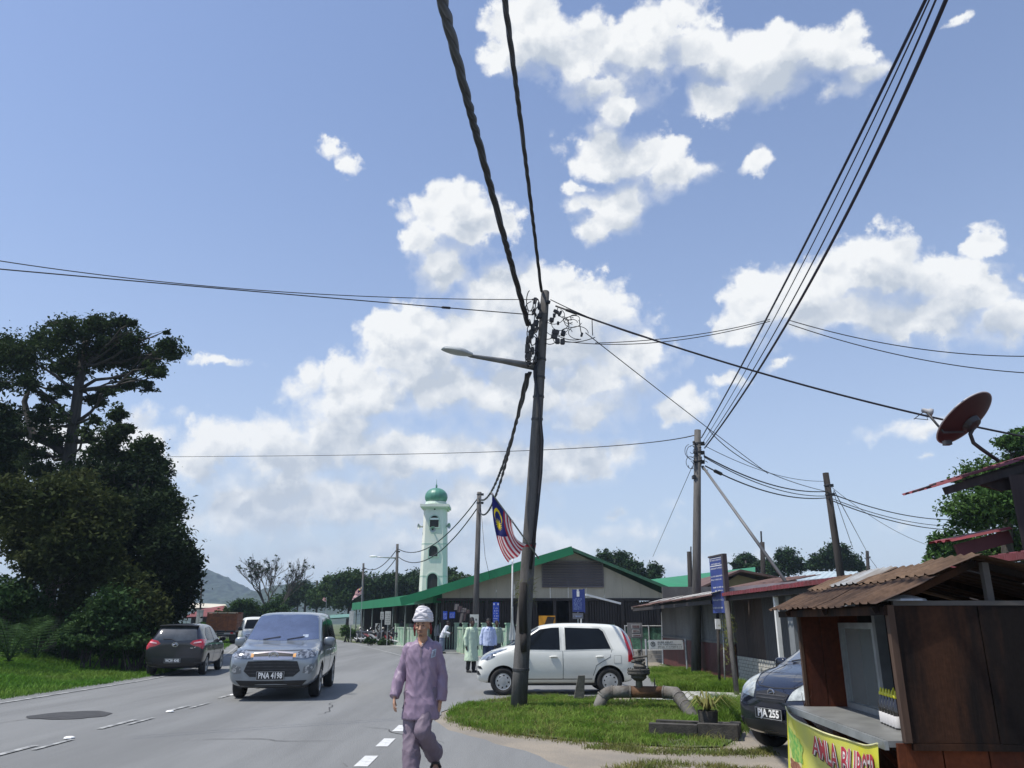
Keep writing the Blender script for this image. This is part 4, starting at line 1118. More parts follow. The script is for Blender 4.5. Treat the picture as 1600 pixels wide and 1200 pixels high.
far_tree(1300, [(1305, 862, 24, 14), (1285, 878, 26, 14), (1325, 880, 22, 16), (1265, 885, 14, 10), (1345, 887, 12, 8)], 84, 80, 11000, .3, label='widest tree behind the leaning timber pole')
far_tree(1395, [(1395, 900, 10, 6), (1402, 904, 10, 5)], 90, 81, 1500, .3, label='small tree top peeping over the red shed roof')
# bare tree
def bare_tree():
	b = gpt(420, 78, 0)
	root = thing('bare_tree', 'nearly leafless tree with bristling branches behind the silver car', 'tree', b)
	mb, tips = MB(), []
	r = random.Random(5)
	def grow(p, d, L, rad, lev):
		q = p + d * L
		mid = p.lerp(q, .5) + Vector((r.uniform(-1, 1), r.uniform(-1, 1), r.uniform(-1, 1))) * L * .07
		mb.tube([p, mid, q], [rad, rad * .8, rad * .6], 5)
		if lev == 0: tips.append(q); return
		for i in range(3 if lev > 1 else 4):
			nd = Vector((math.cos(i * 1.57 + .4), math.sin(i * 1.57 + .4), 1.5)).normalized() if lev == 6 else (d + Vector((r.uniform(-1, 1), r.uniform(-1, 1), r.uniform(-.1, .7))) * .62).normalized()
			grow(p.lerp(q, (.55, .8, 1, 1)[i % 4]), nd, L * r.uniform(.64, .84), max(.012, rad * .60), lev - 1)
	grow(b, Vector((-.05, 0, 1)), 2.7, .2, 6)
	mb.build('trunk', bark, root)
	bl = [(t, (.22, .22, .2)) for t in tips[::4]]
	V, Q = leaf_cloud(bl, 5200, .13, 9, shell=.2)
	link_mesh('crown', np_mesh('crown', V - np.array(tuple(b)), Q, L_far), root)
bare_tree()
bush('broad green bush at the foot of the bare tree', blobs_at([(380, 948, 26, 16), (362, 958, 20, 14), (400, 958, 26, 16), (425, 950, 20, 20), (440, 962, 22, 14)], 74, .9, .2, 4), 9000, .28, L_mid, 82)
bush('yellowish bush under the left end of the green canopy', blobs_at([(548, 990, 12, 9), (540, 985, 8, 10), (560, 996, 12, 6)], 66, .9, .1, 4), 2500, .2, L_fresh, 83)
bush('low weedy hedge along the far road edge', blobs_at([(600, 1003, 16, 6), (625, 1005, 16, 6), (645, 1007, 12, 6), (578, 1001, 12, 5)], 57, .8, .1, 4), 4500, .14, L_mid, 84)
bush('yellow green rounded bush beside the orange lorry', blobs_at([(318, 978, 7, 6), (326, 981, 6, 5)], 66, .9, .1, 4), 1400, .2, L_fresh, 85)
# the tree at the right, behind the red roofs
tree('leafy_tree', 'large leafy green tree behind the red roofs at the right', gpt(1580, 27, 0), P(1570, 760, 27), blobs_at([(1585, 690, 30, 20), (1545, 745, 46, 30), (1500, 750, 20, 12), (1520, 800, 50, 34), (1575, 780, 50, 44), (1480, 850, 28, 24), (1455, 872, 14, 10), (1530, 860, 50, 30), (1590, 850, 40, 40), (1620, 730, 50, 50), (1500, 870, 46, 20), (1650, 800, 60, 60)], 27, .9, .3, 12), 34000, .17, L_fresh, bark, .32, 91, shell=.5)
# ================================================================== poles and cables
def catenary(a, b, sag, k=24):
	a, b = Vector(a), Vector(b)
	return [a.lerp(b, i / k) - Vector((0, 0, 4 * sag * (i / k) * (1 - i / k))) for i in range(k + 1)]
def quad_through(a, m, b, tm, k=30):
	"""A parabola in t through a (t=0), m (t=tm), b (t=1)."""
	a, m, b = Vector(a), Vector(m), Vector(b)
	c2 = ((m - a) / tm - (b - a)) / (tm - 1); c1 = (b - a) - c2
	return [a + c1 * (i / k) + c2 * (i / k) ** 2 for i in range(k + 1)]
def cable(label, pts, r, m=None, twist=0, group=None, name='cable', extra=None):
	mb = MB()
	if twist:
		# bundled conductors wound round each other
		L = sum((pts[i + 1] - pts[i]).length for i in range(len(pts) - 1)); n = max(30, int(L / .09)); dense = []
		acc = [0]
		for i in range(len(pts) - 1): acc.append(acc[-1] + (pts[i + 1] - pts[i]).length)
		j = 0
		for i in range(n + 1):
			s = L * i / n
			while j < len(pts) - 2 and acc[j + 1] < s: j += 1
			dense.append(pts[j].lerp(pts[j + 1], (s - acc[j]) / max(1e-6, acc[j + 1] - acc[j])))
		for w in range(twist):
			sp = []
			for i, p in enumerate(dense):
				d = (dense[min(i + 1, n)] - dense[max(i - 1, 0)]).normalized(); sd = d.cross(Vector((0, 0, 1))).normalized(); t = sd.cross(d)
				a = 2 * math.pi * (L * i / n / 1.7 + w / twist) + noise.noise(p * .8) * 2.2
				sp.append(p + (sd * math.cos(a) + t * math.sin(a)) * r * .68)
			mb.tube(sp, r, 5)
	else:
		mb.tube(pts, r, 6)
	if extra:
		for (t, rr, ln) in extra:
			i = min(len(pts) - 2, int(t * (len(pts) - 1))); d = (pts[i + 1] - pts[i]).normalized()
			mb.tube([pts[i] - d * ln / 2, pts[i] - d * ln * .4, pts[i] + d * ln * .4, pts[i] + d * ln / 2], [rr * .5, rr, rr, rr * .5], 8)
	o = mb.build(name, m or M['cable'], smooth=True)
	return tag(o, label, 'cable', group)
# ---- the near concrete pole
PB = Vector((0.12, 15.67, 0)); PT = P(852, 457, 15.67)
def on_pole(t, dx=0, dy=0): return PB.lerp(PT, t) + Vector((dx, dy, 0))
def t_at(v):                                        # how far up the pole a picture row lies
	lo, hi = 0.0, 1.0
	for _ in range(40):
		md = (lo + hi) / 2; p = PB.lerp(PT, md); q = p - Vector((0, 0, EYE)); zc = q.y * _c + q.z * _s; vv = 600 - 1200 * (-q.y * _s + q.z * _c) / zc
		if vv > v: lo = md
		else: hi = md
	return lo
def near_pole():
	root = thing('street_pole', 'tall leaning concrete street pole on the grass island, hung with cables', 'street pole', PB)
	mb = MB(); n = 12; mb.tube([PB.lerp(PT, i / n) - Vector((0, 0, .1 if i == 0 else 0)) for i in range(n + 1)], [.158 - .068 * i / n for i in range(n + 1)], 20)
	mb.build('shaft', M['pole'], root, smooth=True)
	mb = MB(); mb.ball(PT, (.09, .09, .05), 12); mb.build('cap', M['pole'], root, smooth=True)
	# dark cable guard running up the side, and the patched cement sleeve
	mb = MB(); pts = [on_pole(.02 + .155 * i, -.085 - .01 * math.sin(i * 2), -.12) for i in range(3)]
	mb.tube([on_pole(.16, .0, -.165), on_pole(.22, -.05, -.165), on_pole(.27, -.06, -.155)], [.085, .085, .07], 10); mb.tube([on_pole(.12, .03, -.15), on_pole(.16, .0, -.165)], [.06, .08], 10)
	mb.build('cable_guard', M['dpole'], root, smooth=True)
	mb = MB(); a, b = t_at(705), t_at(500)
	mb.tube([on_pole(t_at(890), .06, -.13), on_pole(t_at(800), .12, -.11), on_pole(t_at(740), .15, -.08), on_pole(t_at(690), .135, -.10), on_pole(t_at(640), .03, -.145), on_pole(t_at(590), -.11, -.09), on_pole(t_at(530), -.12, -.08)], .032, 8)
	mb.build('riser_cable', M['cable'], root, smooth=True)
	for v in (1046, 850, 655, 620, 590, 562):
		t = t_at(v); p = on_pole(t); r = .158 - .068 * t
		mb = MB(); mb.lathe([(r + .004, -.025), (r + .012, -.02), (r + .012, .02), (r + .004, .025)], p, 20); mb.build('band', M['dsteel'], root)
	# nest of dry grass caught behind the pole band
	r = random.Random(3); mb = MB(); p0 = on_pole(t_at(922))
	for i in range(130):
		a = r.uniform(0, 6.28); q = p0 + Vector((math.cos(a) * .16, math.sin(a) * .16, r.uniform(-.22, .22)))
		d = Vector((math.cos(a), math.sin(a), r.uniform(-1.6, .8))) * r.uniform(.05, .16); s = Vector((-.004, 0, .004))
		mb.add([q - s, q + s, q + d], [(0, 1, 2)])
	tag(mb.build('dry_plants', M['drygrass'], root), kind='stuff')
	# mass of clamps, boxes and loops at the top left
	def gadget(name, c, size, m=None, rot=0):
		mb = MB(); Mx = Matrix.Translation(c) @ Matrix.Rotation(rot, 4, 'Y'); s = Vector(size)
		mb.box(-s / 2, s / 2, Mx); s2 = s * Vector((.7, .7, .25)) if False else Vector((s.x * .7, s.y * .7, s.z * .2))
		mb.box(Vector((-s2.x / 2, -s2.y / 2, s.z / 2)), Vector((s2.x / 2, s2.y / 2, s.z / 2 + s2.z)), Mx); mb.box(Vector((-s2.x / 2, -s2.y / 2, -s.z / 2 - s2.z)), Vector((s2.x / 2, s2.y / 2, -s.z / 2)), Mx)
		return mb.build(name, m or M['blackplastic'], root)
	def at(u, v, dy=-.05): return P(u, v, 15.67 + dy)
	for (u, v, w, h_, rot) in [(836, 470, .08, .10, .2), (842, 478, .06, .12, 0), (834, 487, .07, .09, .3), (843, 494, .09, .08, 0), (838, 505, .10, .10, .2), (833, 512, .08, .12, 0), (830, 522, .12, .14, .1), (838, 515, .07, .1, .4), (825, 532, .09, .13, .1), (824, 545, .10, .18, .05), (832, 548, .08, .12, 0), (826, 558, .10, .14, 0), (836, 562, .08, .12, .2)]:
		gadget('connector', at(u, v, -.16), (w, .08, h_), rot=rot)
	for (u, v, w, h_, rot) in [(869, 487, .12, .05, .5), (875, 490, .05, .09, .5), (862, 500, .10, .07, .2), (868, 519, .16, .08, .2), (880, 521, .10, .09, .2), (871, 533, .10, .09, 0), (879, 534, .10, .09, 0), (866, 526, .14, .07, .2), (872, 505, .05, .05, 0), (909, 523, .05, .06, .3), (866, 493, .06, .06, 0), (857, 472, .08, .05, .3)]:
		gadget('insulator', at(u, v, -.12), (w, .07, h_), rot=rot)
	r = random.Random(8)
	for i in range(16):                               # loose loops of wire
		u0, v0 = r.uniform(824, 842), r.uniform(468, 560); mb = MB(); a = r.uniform(0, 6.28); rx, rz = r.uniform(.04, .13), r.uniform(.1, .26)
		c0 = at(u0, v0, -.18)
		mb.tube([c0 + Vector((math.cos(a + t) * rx, math.sin(t) * .05, math.sin(a + t) * rz)) for t in np.linspace(0, 4.6, 14)], .011, 5); mb.build('wire_loop', M['cable'], root, smooth=True)
	for i in range(10):
		u0 = r.uniform(866, 905); v0 = r.uniform(488, 530); mb = MB(); c0 = at(u0, v0, -.1); a = r.uniform(0, 6.28); q = r.uniform(.1, .3)
		mb.tube([c0 + Vector((math.cos(a + t) * q, math.sin(t) * .06, math.sin(a + t) * q * .8)) for t in np.linspace(0, 4.8, 16)], .008, 5); mb.build('wire_loop', M['cable'], root, smooth=True)
	for (a, b) in [((868, 488), (893, 500)), ((872, 525), (908, 530)), ((880, 534), (930, 527)), ((905, 500), (909, 523)), ((860, 505), (872, 480)), ((925, 500), (926, 524)), ((852, 530), (872, 520)), ((852, 536), (870, 533))]:
		mb = MB(); mb.tube(catenary(at(*a, -.1), at(*b, -.1), .05, 8), .010, 5); mb.build('jumper_wire', M['cable'], root, smooth=True)
	# street lamp on its arm (a part of the pole: bolted on)
	a, b = at(836, 573, -.02), P(735, 556, 15.2); am = mat('lamp_arm_steel', (.17, .175, .175), .6, .3, var=.2)
	mb = MB(); mb.tube([a, a.lerp(b, .5) + Vector((0, 0, .01)), b, P(722, 551, 15.1)], [.085, .06, .038, .03], 10); arm = mb.build('lamp_arm', am, root, smooth=True)
	mb = MB(); mb.box(a + Vector((-.04, -.07, -.16)), a + Vector((.10, .07, .14))); mb.build('bracket', M['dsteel'], arm)
	b2, e2 = P(738, 555, 15.17), P(690, 545, 14.9); ax = (e2 - b2); L = ax.length; ax.normalize()
	up = Vector((0, 0, 1)); up = (up - ax * up.dot(ax)).normalized(); sd = ax.cross(up)
	def lamp_shell(top):
		rows = []
		for i in range(15):
			t = i / 14; w = .135 * (math.sin(math.pi * min(1, .10 + .85 * t)) ** .55 if t < .97 else .3) * (.55 + .45 * min(1, t * 2.2)); hh = .105 * math.sin(math.pi * (.12 + .80 * t)) ** .7
			rows.append([b2 + ax * (L * t) + sd * (w * math.cos(a)) + up * ((hh if top else -.055) * math.sin(a) * (1 if top else math.sin(math.pi * (.06 + .9 * t)) ** .5)) for a in np.linspace(0, math.pi, 13)])
		mb = MB(); mb.grid(rows); mb.add(rows[0], [tuple(range(13))]); mb.add(rows[-1], [tuple(range(13))]); return mb
	lh = lamp_shell(True).build('lamp_head', mat('pale_lamp_shell', (.50, .52, .50), .5, var=.08), root, smooth=True)
	lamp_shell(False).build('lens', mat('lamp_lens', (.33, .36, .36), .25, var=.1), lh, smooth=True)
	return root
near_pole()
# flag on its angled staff
def cell_flag(name, surf, nu, nv, pick, mats, parent=None):
	rows = [[surf(i / nu, j / nv) for i in range(nu + 1)] for j in range(nv + 1)]
	mb = MB(); mb.grid(rows)
	mb.mi = [pick((i + .5) / nu, (j + .5) / nv) for j in range(nv) for i in range(nu)]
	return mb.build(name, mats, parent, smooth=True, recalc=False)
def cloth(name, c): return mat(name, c, .8, var=.06, scale=8, trans=.42)
FL = [cloth('flag_red', (.46, .035, .055)), cloth('flag_white', (.80, .72, .70)), cloth('flag_blue', (.018, .022, .14)), cloth('flag_yellow', (.80, .62, .02))]
def national(t, s):                                    # t along the fly, s along the hoist
	if t < .5 and s < 8 / 14:
		x, y = t * 2.0, s                              # fly is twice the hoist
		def polar(cx, cy): return math.hypot(x - cx, y - cy), math.atan2(y - cy, x - cx)
		d, a = polar(.63, .286); k = (a * 14 / (2 * math.pi)) % 1; tri = abs(k * 2 - 1)
		if d < .085 + .105 * tri ** 1.2: return 3
		d1, _ = polar(.40, .286); d2, _ = polar(.445, .286)
		if d1 < .215 and d2 > .18: return 3
		return 2
	return 0 if int(s * 14) % 2 == 0 else 1
def big_flag():
	Y = 15.35
	A, B = P(769, 772, Y - .15), P(800, 814, Y)
	Cc, D = P(823, 850, Y + .1), P(794, 879, Y - .3)
	end = P(842, 873, Y + .14)
	root = thing('national_flag', 'large faded red and white striped flag with blue canton, tied to the near street pole', 'flag', end)
	mb = MB(); mb.tube([P(766, 768, Y - .16), A, B, end], .016, 8); mb.build('flag_staff', mat('bamboo_staff', (.16, .17, .15), .6, var=.2), root, smooth=True)
	La = lambda t: (1 - t) ** 2 * A + 2 * t * (1 - t) * P(766, 848, Y - .2) + t * t * D
	Rb = lambda t: (1 - t) ** 2 * B + 2 * t * (1 - t) * P(801, 842, Y + .0) + t * t * Cc
	def surf(t, s):
		p = La(t).lerp(Rb(t), s)
		k = min(1, t * 2.2)
		p += Vector((0.02 * math.sin(9 * s + 3 * t), .10 * math.sin(7.5 * s + 2.5 * t) , .012 * math.sin(11 * s))) * k
		p.z -= .05 * math.sin(math.pi * s) * t
		return p
	cell_flag('flag_cloth', surf, 168, 84, national, FL, root)
	# string ties
	for q in (A, B): mb = MB(); mb.lathe([(.022, -.02), (.024, 0), (.022, .02)], q, 8, (B - A)); mb.build('tie', FL[1], root)
	mb = MB(); p = on_pole(t_at(852)); mb.lathe([(.135, -.05), (.14, 0), (.135, .05)], p, 16); mb.build('red_tie', FL[0], root)
big_flag()
def small_flag(label, pole_pts, A, B, Cc, D):
	root = thing('small_flag', label, 'flag', pole_pts[0])
	mb = MB(); mb.tube(pole_pts, .022, 6); mb.build('flag_staff', M['steel'], root)
	def surf(t, s):
		p = A.lerp(D, t).lerp(B.lerp(Cc, t), s); p.y += .10 * math.sin(8 * s + 5 * t); return p
	cell_flag('flag_cloth', surf, 56, 28, national, FL, root)
Yf = 62
small_flag('small striped national flag drooping at the left end of the green canopy', [gpt(566, Yf, 0), P(566, 905, Yf)], P(566, 914, Yf), P(565, 928, Yf), P(550, 938, Yf), P(556, 924, Yf))
small_flag('tiny faded flag on a short staff by the yellowish bush', [gpt(510, 70, 0), P(510, 933, 70)], P(510, 934, 70), P(510, 941, 70), P(504, 938, 70), P(505, 934, 70))
# white flagpole with a furled white flag
def furled():
	Yp = 31.5; b = gpt(799, Yp, 0)
	root = thing('flagpole', 'slim white flagpole with a limp white cloth, left of the near street pole', 'flagpole', b)
	mb = MB(); mb.tube([b, P(801, 865, Yp)], [.04, .03], 8); mb.build('staff', mat('pale_staff', (.5, .51, .5), .5, var=.1), root, smooth=True)
	mb = MB(); rows = []
	for i in range(15):
		t = i / 14; c = P(799.5, 948 + 52 * t, Yp - .05); w = .07 + .20 * t ** 1.3
		rows.append([c + Vector((w * (s - .35) + .02 * math.sin(9 * s + 5 * t), -.05 * math.sin(11 * s + 3 * t), 0)) for s in np.linspace(0, 1, 9)])
	mb.grid(rows); mb.build('limp_cloth', cloth('white_cloth', (.72, .74, .70)), root, smooth=True)
furled()
# ---- thick bundled cables of the near pole
a = on_pole(t_at(508), -.14, -.1)
bundA = 'thick twisted black cable from the near pole, left one of the two overhead'
cable(bundA, quad_through(P(825, 507, 15.5), P(742, 200, 8.9), P(686, -20, 5.2), .62) + quad_through(P(686, -20, 5.2), Vector((-.95, -3, 6.6)), Vector((-1.6, -18, 7.9)), .4)[1:], .036, twist=3)
cable('thinner twisted black cable from the near pole top, right one of the two overhead', quad_through(P(846, 455, 15.6), P(815, 200, 9.6), P(786, -20, 6.2), .60) + quad_through(P(786, -20, 6.2), Vector((-.30, -3, 7.4)), Vector((-.9, -18, 8.2)), .4)[1:], .022, twist=3)
# ---- other poles
def plain_pole(label, b, top, r0, r1, m, cap=True, name='street_pole', bands=(), group=None):
	root = thing(name, label, 'street pole', b, group)
	mb = MB(); mb.tube([Vector(b) - Vector((0, 0, .1)), Vector(b).lerp(top, .5), top], [r0, (r0 + r1) / 2, r1], 14); mb.build('shaft', m, root, smooth=True)
	for t in bands:
		p = Vector(b).lerp(top, t); r = r0 + (r1 - r0) * t
		mb = MB(); mb.lathe([(r + .002, -.03), (r + .02, -.025), (r + .02, .025), (r + .002, .03)], p, 12); mb.build('band', M['dsteel'], root)
		mb = MB(); mb.box(p + Vector((r, -.03, -.06)), p + Vector((r + .12, .03, .06))); mb.build('clamp', M['blackplastic'], root)
	return root
Y2 = 24.6
P2B, P2T = Vector((P(1087, 1052, Y2).x, Y2, 0)), P(1090, 672, Y2)
p2 = plain_pole('upright street pole with a slanting prop, in front of the brown roofed shop', P2B, P2T, .15, .105, M['pole'], bands=(.86, .90, .94))
def q2(u, v, dy=0): return P(u, v, Y2 + dy)
mb = MB(); s0, s1 = q2(1098, 729), Vector((P(1232, 915, 20.5).x, 20.5, P(1232, 915, 20.5).z)); mb.tube([s0, s1], [.042, .046], 10); mb.build('prop', mat('prop_steel', (.085, .088, .092), .6, .3, col2=(.20, .2, .2), scale=.6), p2, smooth=True)
mb = MB(); mb.box(q2(1083, 748) - Vector((.02, .12, .0)), q2(1087, 760) + Vector((0, .1, .35))); mb.build('meter_box', M['dsteel'], p2)
r = random.Random(12)
for i in range(9):
	mb = MB(); c0 = q2(r.uniform(1078, 1102), r.uniform(690, 730), -.12); a0 = r.uniform(0, 6.28); rr_ = r.uniform(.1, .26)
	mb.tube([c0 + Vector((math.cos(a0 + t) * rr_ * .7, .04 * math.sin(t), math.sin(a0 + t) * rr_)) for t in np.linspace(0, 4.7, 14)], .010, 5); mb.build('wire_loop', M['cable'], p2, smooth=True)
for (u, v) in ((1084, 692), (1094, 700), (1086, 706), (1095, 716), (1085, 722)):
	mb = MB(); c0 = q2(u, v, -.1); mb.lathe([(.02, -.07), (.045, -.06), (.03, -.02), (.045, .02), (.03, .06), (.01, .07)], c0, 8); mb.build('insulator', M['dsteel'], p2)
Y3 = 32
plain_pole('leaning dark timber pole rising behind the red shed roof', Vector((P(1326, 972, Y3).x, Y3, 0)), P(1290, 739, Y3), .18, .125, M['dpole'], bands=(.93, .88), name='timber_pole')
plain_pole('short dark pole far right with two crossing wires near the large tree', Vector((P(1358, 972, 66).x, 66, 0)), P(1355, 861, 66), .16, .13, M['dpole'], name='timber_pole', bands=(.93,))
plain_pole('dark timber pole just left of the upright street pole', Vector((P(1079, 972, 40).x, 40, 0)), P(1077, 862, 40), .13, .12, M['dpole'], name='timber_pole')
mb = MB(); mb.tube([P(1079.5, 900, 40), P(1079.5, 854, 40)], .035, 6); tag(mb.build('iron_rod', M['dsteel']), 'thin iron rod bound to the dark timber pole beside the upright street pole', 'rod')
plain_pole('stubby dark pole topped with a thin rod, below the slanting prop', Vector((P(1192, 972, 46).x, 46, 0)), P(1191, 847, 46), .15, .13, M['dpole'], name='timber_pole')
mb = MB(); mb.tube([P(1190, 850, 46), P(1189, 830, 46)], .05, 6); tag(mb.build('iron_rod', M['dsteel']), 'thin rod standing on the stubby pole below the slanting prop', 'rod')
# the row of poles along the road into the distance
Y4, Y5, Y6 = 41.5, 67.0, 90.0
pA = plain_pole('slim concrete street pole behind the flag, rising in front of the hall', Vector((P(742, 972, Y4).x, Y4, 0)), P(749, 769, Y4), .17, .12, M['pole'], bands=(.93, .985))
pB = plain_pole('distant street pole with a lamp arm, left of the minaret', Vector((P(619, 972, Y5).x, Y5, 0)), P(621, 850, Y5), .15, .11, M['pole'], bands=(.92,))
mb = MB(); mb.tube([P(620, 872, Y5), P(600, 871, Y5 - .3), P(588, 870, Y5 - .5)], [.07, .05, .04], 8); mb.build('lamp_arm', M['steel'], pB, smooth=True)
mb = MB(); mb.ball(P(583, 869.5, Y5 - .6), (.36, .14, .08), 10); mb.build('lamp_head', M['white'], pB, smooth=True)
pC = plain_pole('far street pole beside the small flag at the canopy end', Vector((P(566, 972, Y6).x, Y6, 0)), P(568, 880, Y6), .15, .11, M['pole'], bands=(.92,))
plain_pole('thin dark pole between the bare tree and the low far trees', Vector((P(495, 972, 110).x, 110, 0)), P(495.5, 907, 110), .16, .13, M['dpole'])
plain_pole('shorter thin pole just right of the bare tree', Vector((P(463, 972, 118).x, 118, 0)), P(467, 918, 118), .15, .12, M['dpole'])
plain_pole('thin pole in front of the hill at the edge of the dense tree', Vector((P(313, 972, 82).x, 82, 0)), P(315, 917, 82), .10, .08, M['dpole'])
# ---- spans
g_ = 'cables along the row of street poles'
cable('bundled cable sagging from the near pole to the pole behind the flag, upper', catenary(P(828, 582, 15.6), P(748, 778, Y4), 1.0), .028, twist=2)
cable('second cable sagging from the near pole past the flag, lower span', catenary(P(823, 584, 15.6), P(748, 797, Y4), 1.25), .026, twist=2)
cable('upper cable crossing in front of the minaret between two street poles', catenary(P(747, 778, Y4), P(621, 857, Y5), 1.3), .034)
cable('lower cable crossing in front of the minaret between two street poles', catenary(P(747, 792, Y4), P(621, 869, Y5), 1.5), .034)
cable('upper cable left of the lamp-armed distant pole', catenary(P(621, 857, Y5), P(568, 886, Y6), .9), .038)
cable('lower cable left of the lamp-armed distant pole', catenary(P(621, 869, Y5), P(568, 897, Y6), 1.0), .038)
cable('thin stay wire beside the pole behind the flag', [P(751, 790, Y4), P(758, 870, Y4 - .5), P(766, 905, Y4 - 1)], .012)
# left-going wires
cable('upper thin wire running from the near pole to the left edge of the view', quad_through(P(836, 468, 15.6), P(440, 456, 13.6), P(-60, 398, 11.0), .47), .0085, extra=[(.02, .022, .16)])
cable('lower thin wire with a black joint running from the near pole to the left edge', quad_through(P(833, 492, 15.6), P(440, 459, 13.4), P(-60, 415, 10.8), .47), .0105, extra=[(.185, .028, .2)])
cable('long thin wire across the clouds from the upright pole to behind the tall tree', quad_through(q2(1086, 680), P(700, 708, 42), P(100, 714, 62), .47), .018)
# right-going
cable('heavy black service cable from the near pole down to the right edge behind the dish', quad_through(P(868, 478, 15.6), P(1200, 586, 15.0), P(1680, 697, 14.0), .43), .020, extra=[(.05, .035, .3)])
cable('thin wire beside the heavy service cable at the near pole', catenary(P(860, 468, 15.6), P(1010, 528, 15.35), .06), .010)
cable('thin wire rising from the near pole towards the right-hand bundle, upper', quad_through(P(930, 536, 15.6), P(1080, 524, 15.6), P(1203, 499, 15.6), .52), .009)
cable('thin wire rising from the near pole towards the right-hand bundle, lower', quad_through(P(880, 533, 15.6), P(1000, 537, 15.6), P(1203, 502, 15.6), .40), .009)
cable('thin wire leaving the right-hand bundle to the right edge, upper', quad_through(P(1232, 500, 15.6), P(1380, 536, 15.0), P(1680, 554, 14), .34), .010)
cable('thin wire leaving the right-hand bundle to the right edge, lower', quad_through(P(1232, 506, 15.6), P(1380, 549, 15.0), P(1680, 585, 14), .34), .010)
cable('wire from the near pole loops sagging down past the upright pole top', quad_through(P(915, 520, 15.6), P(1105, 668, 19.5), P(1200, 740, 24), .55), .010)
# four wires overhead at the right
for i, (u0, v0, um, vm, u1, r_, w) in enumerate([(1096, 684, 1238, 420, 1446, .019, 'outermost left'), (1099, 690, 1245, 430, 1452, .009, 'thin second'), (1101, 695, 1262, 425, 1462, .012, 'third'), (1101, 700, 1275, 425, 1478, .024, 'outermost right')]):
	far = P(u1, 0, 6.0); e = far + (far - P(um, vm, 11.5)) * 3.2; e.z = far.z + 1.2
	cable('%s of the four dark wires from the upright pole to the upper right corner' % w, quad_through(q2(u0, v0), P(um, vm, 11.2), far, .62) + [far.lerp(e, t) for t in (.3, .6, 1)], r_, M['bluecable'])
# to the leaning pole and beyond
for (a_, b_, c_, r_, lab) in [((1100, 712), (1290, 768), (1490, 812), .022, 'upper heavy line past the leaning timber pole'), ((1100, 714), (1290, 775), (1490, 822), .016, 'middle line past the leaning timber pole'), ((1102, 728), (1290, 778), (1490, 828), .022, 'lowest heavy line past the leaning timber pole')]:
	cable(lab + ' from the upright pole', catenary(q2(*a_), P(b_[0], b_[1], Y3 - .3), .35) + catenary(P(b_[0], b_[1], Y3 - .3), P(c_[0], c_[1], 40), .3)[1:], r_, extra=[(.06, .06, .5)] if 'lowest' in lab else None)
cable('faint thin wire above the heavy lines to the leaning timber pole', catenary(q2(1104, 698), P(1288, 752, Y3), .3) + catenary(P(1288, 752, Y3), P(1445, 850, 40), .3)[1:], .010)
cable('wire joining the heavy lines to the leaning pole from the near pole', quad_through(P(1105, 668, 19.5), P(1180, 728, 23), P(1292, 768, 31), .45), .012)
cable('stay wire from the leaning pole down behind the shed roof, left one', [P(1302, 768, Y3), P(1332, 855, Y3 + 4)], .012)
cable('stay wire from the leaning pole down to the short far pole', [P(1303, 766, Y3), P(1356, 865, 66)], .018)
cable('stay wire from the short far pole down to the right', [P(1356, 868, 66), P(1376, 895, 60)], .022)
cable('slanting stay wire left of the upright street pole', [q2(1082, 728), P(1020, 870, 40)], .010)
# ================================================================== signs
def glyphs(mb, a, ex, ez, L, h, seed, n=None, d=Vector((0, 0, 0)), fill=.8):
	"""Rows of letter-like strokes too small to read."""
	r = random.Random(seed); x = 0
	while x < L:
		w = h * r.uniform(.45, .75)
		if r.random() < .16: x += w; continue
		if x + w > L: break
		st = h * .2
		for k in range(r.choice((2, 3, 3))):
			if r.random() < .55:
				q = r.choice((0, .5, 1)) * (w - st); mb.add([a + ex * (x + q) + d, a + ex * (x + q + st) + d, a + ex * (x + q + st) + ez * h + d, a + ex * (x + q) + ez * h + d], [(0, 1, 2, 3)])
			else:
				q = r.choice((0, .4, .8)) * h; mb.add([a + ex * x + ez * q + d, a + ex * (x + w) + ez * q + d, a + ex * (x + w) + ez * (q + st) + d, a + ex * x + ez * (q + st) + d], [(0, 1, 2, 3)])
		x += w + h * .22
	return mb
BLUE = mat('sign_blue', (.025, .045, .20), .5, var=.12, scale=2)
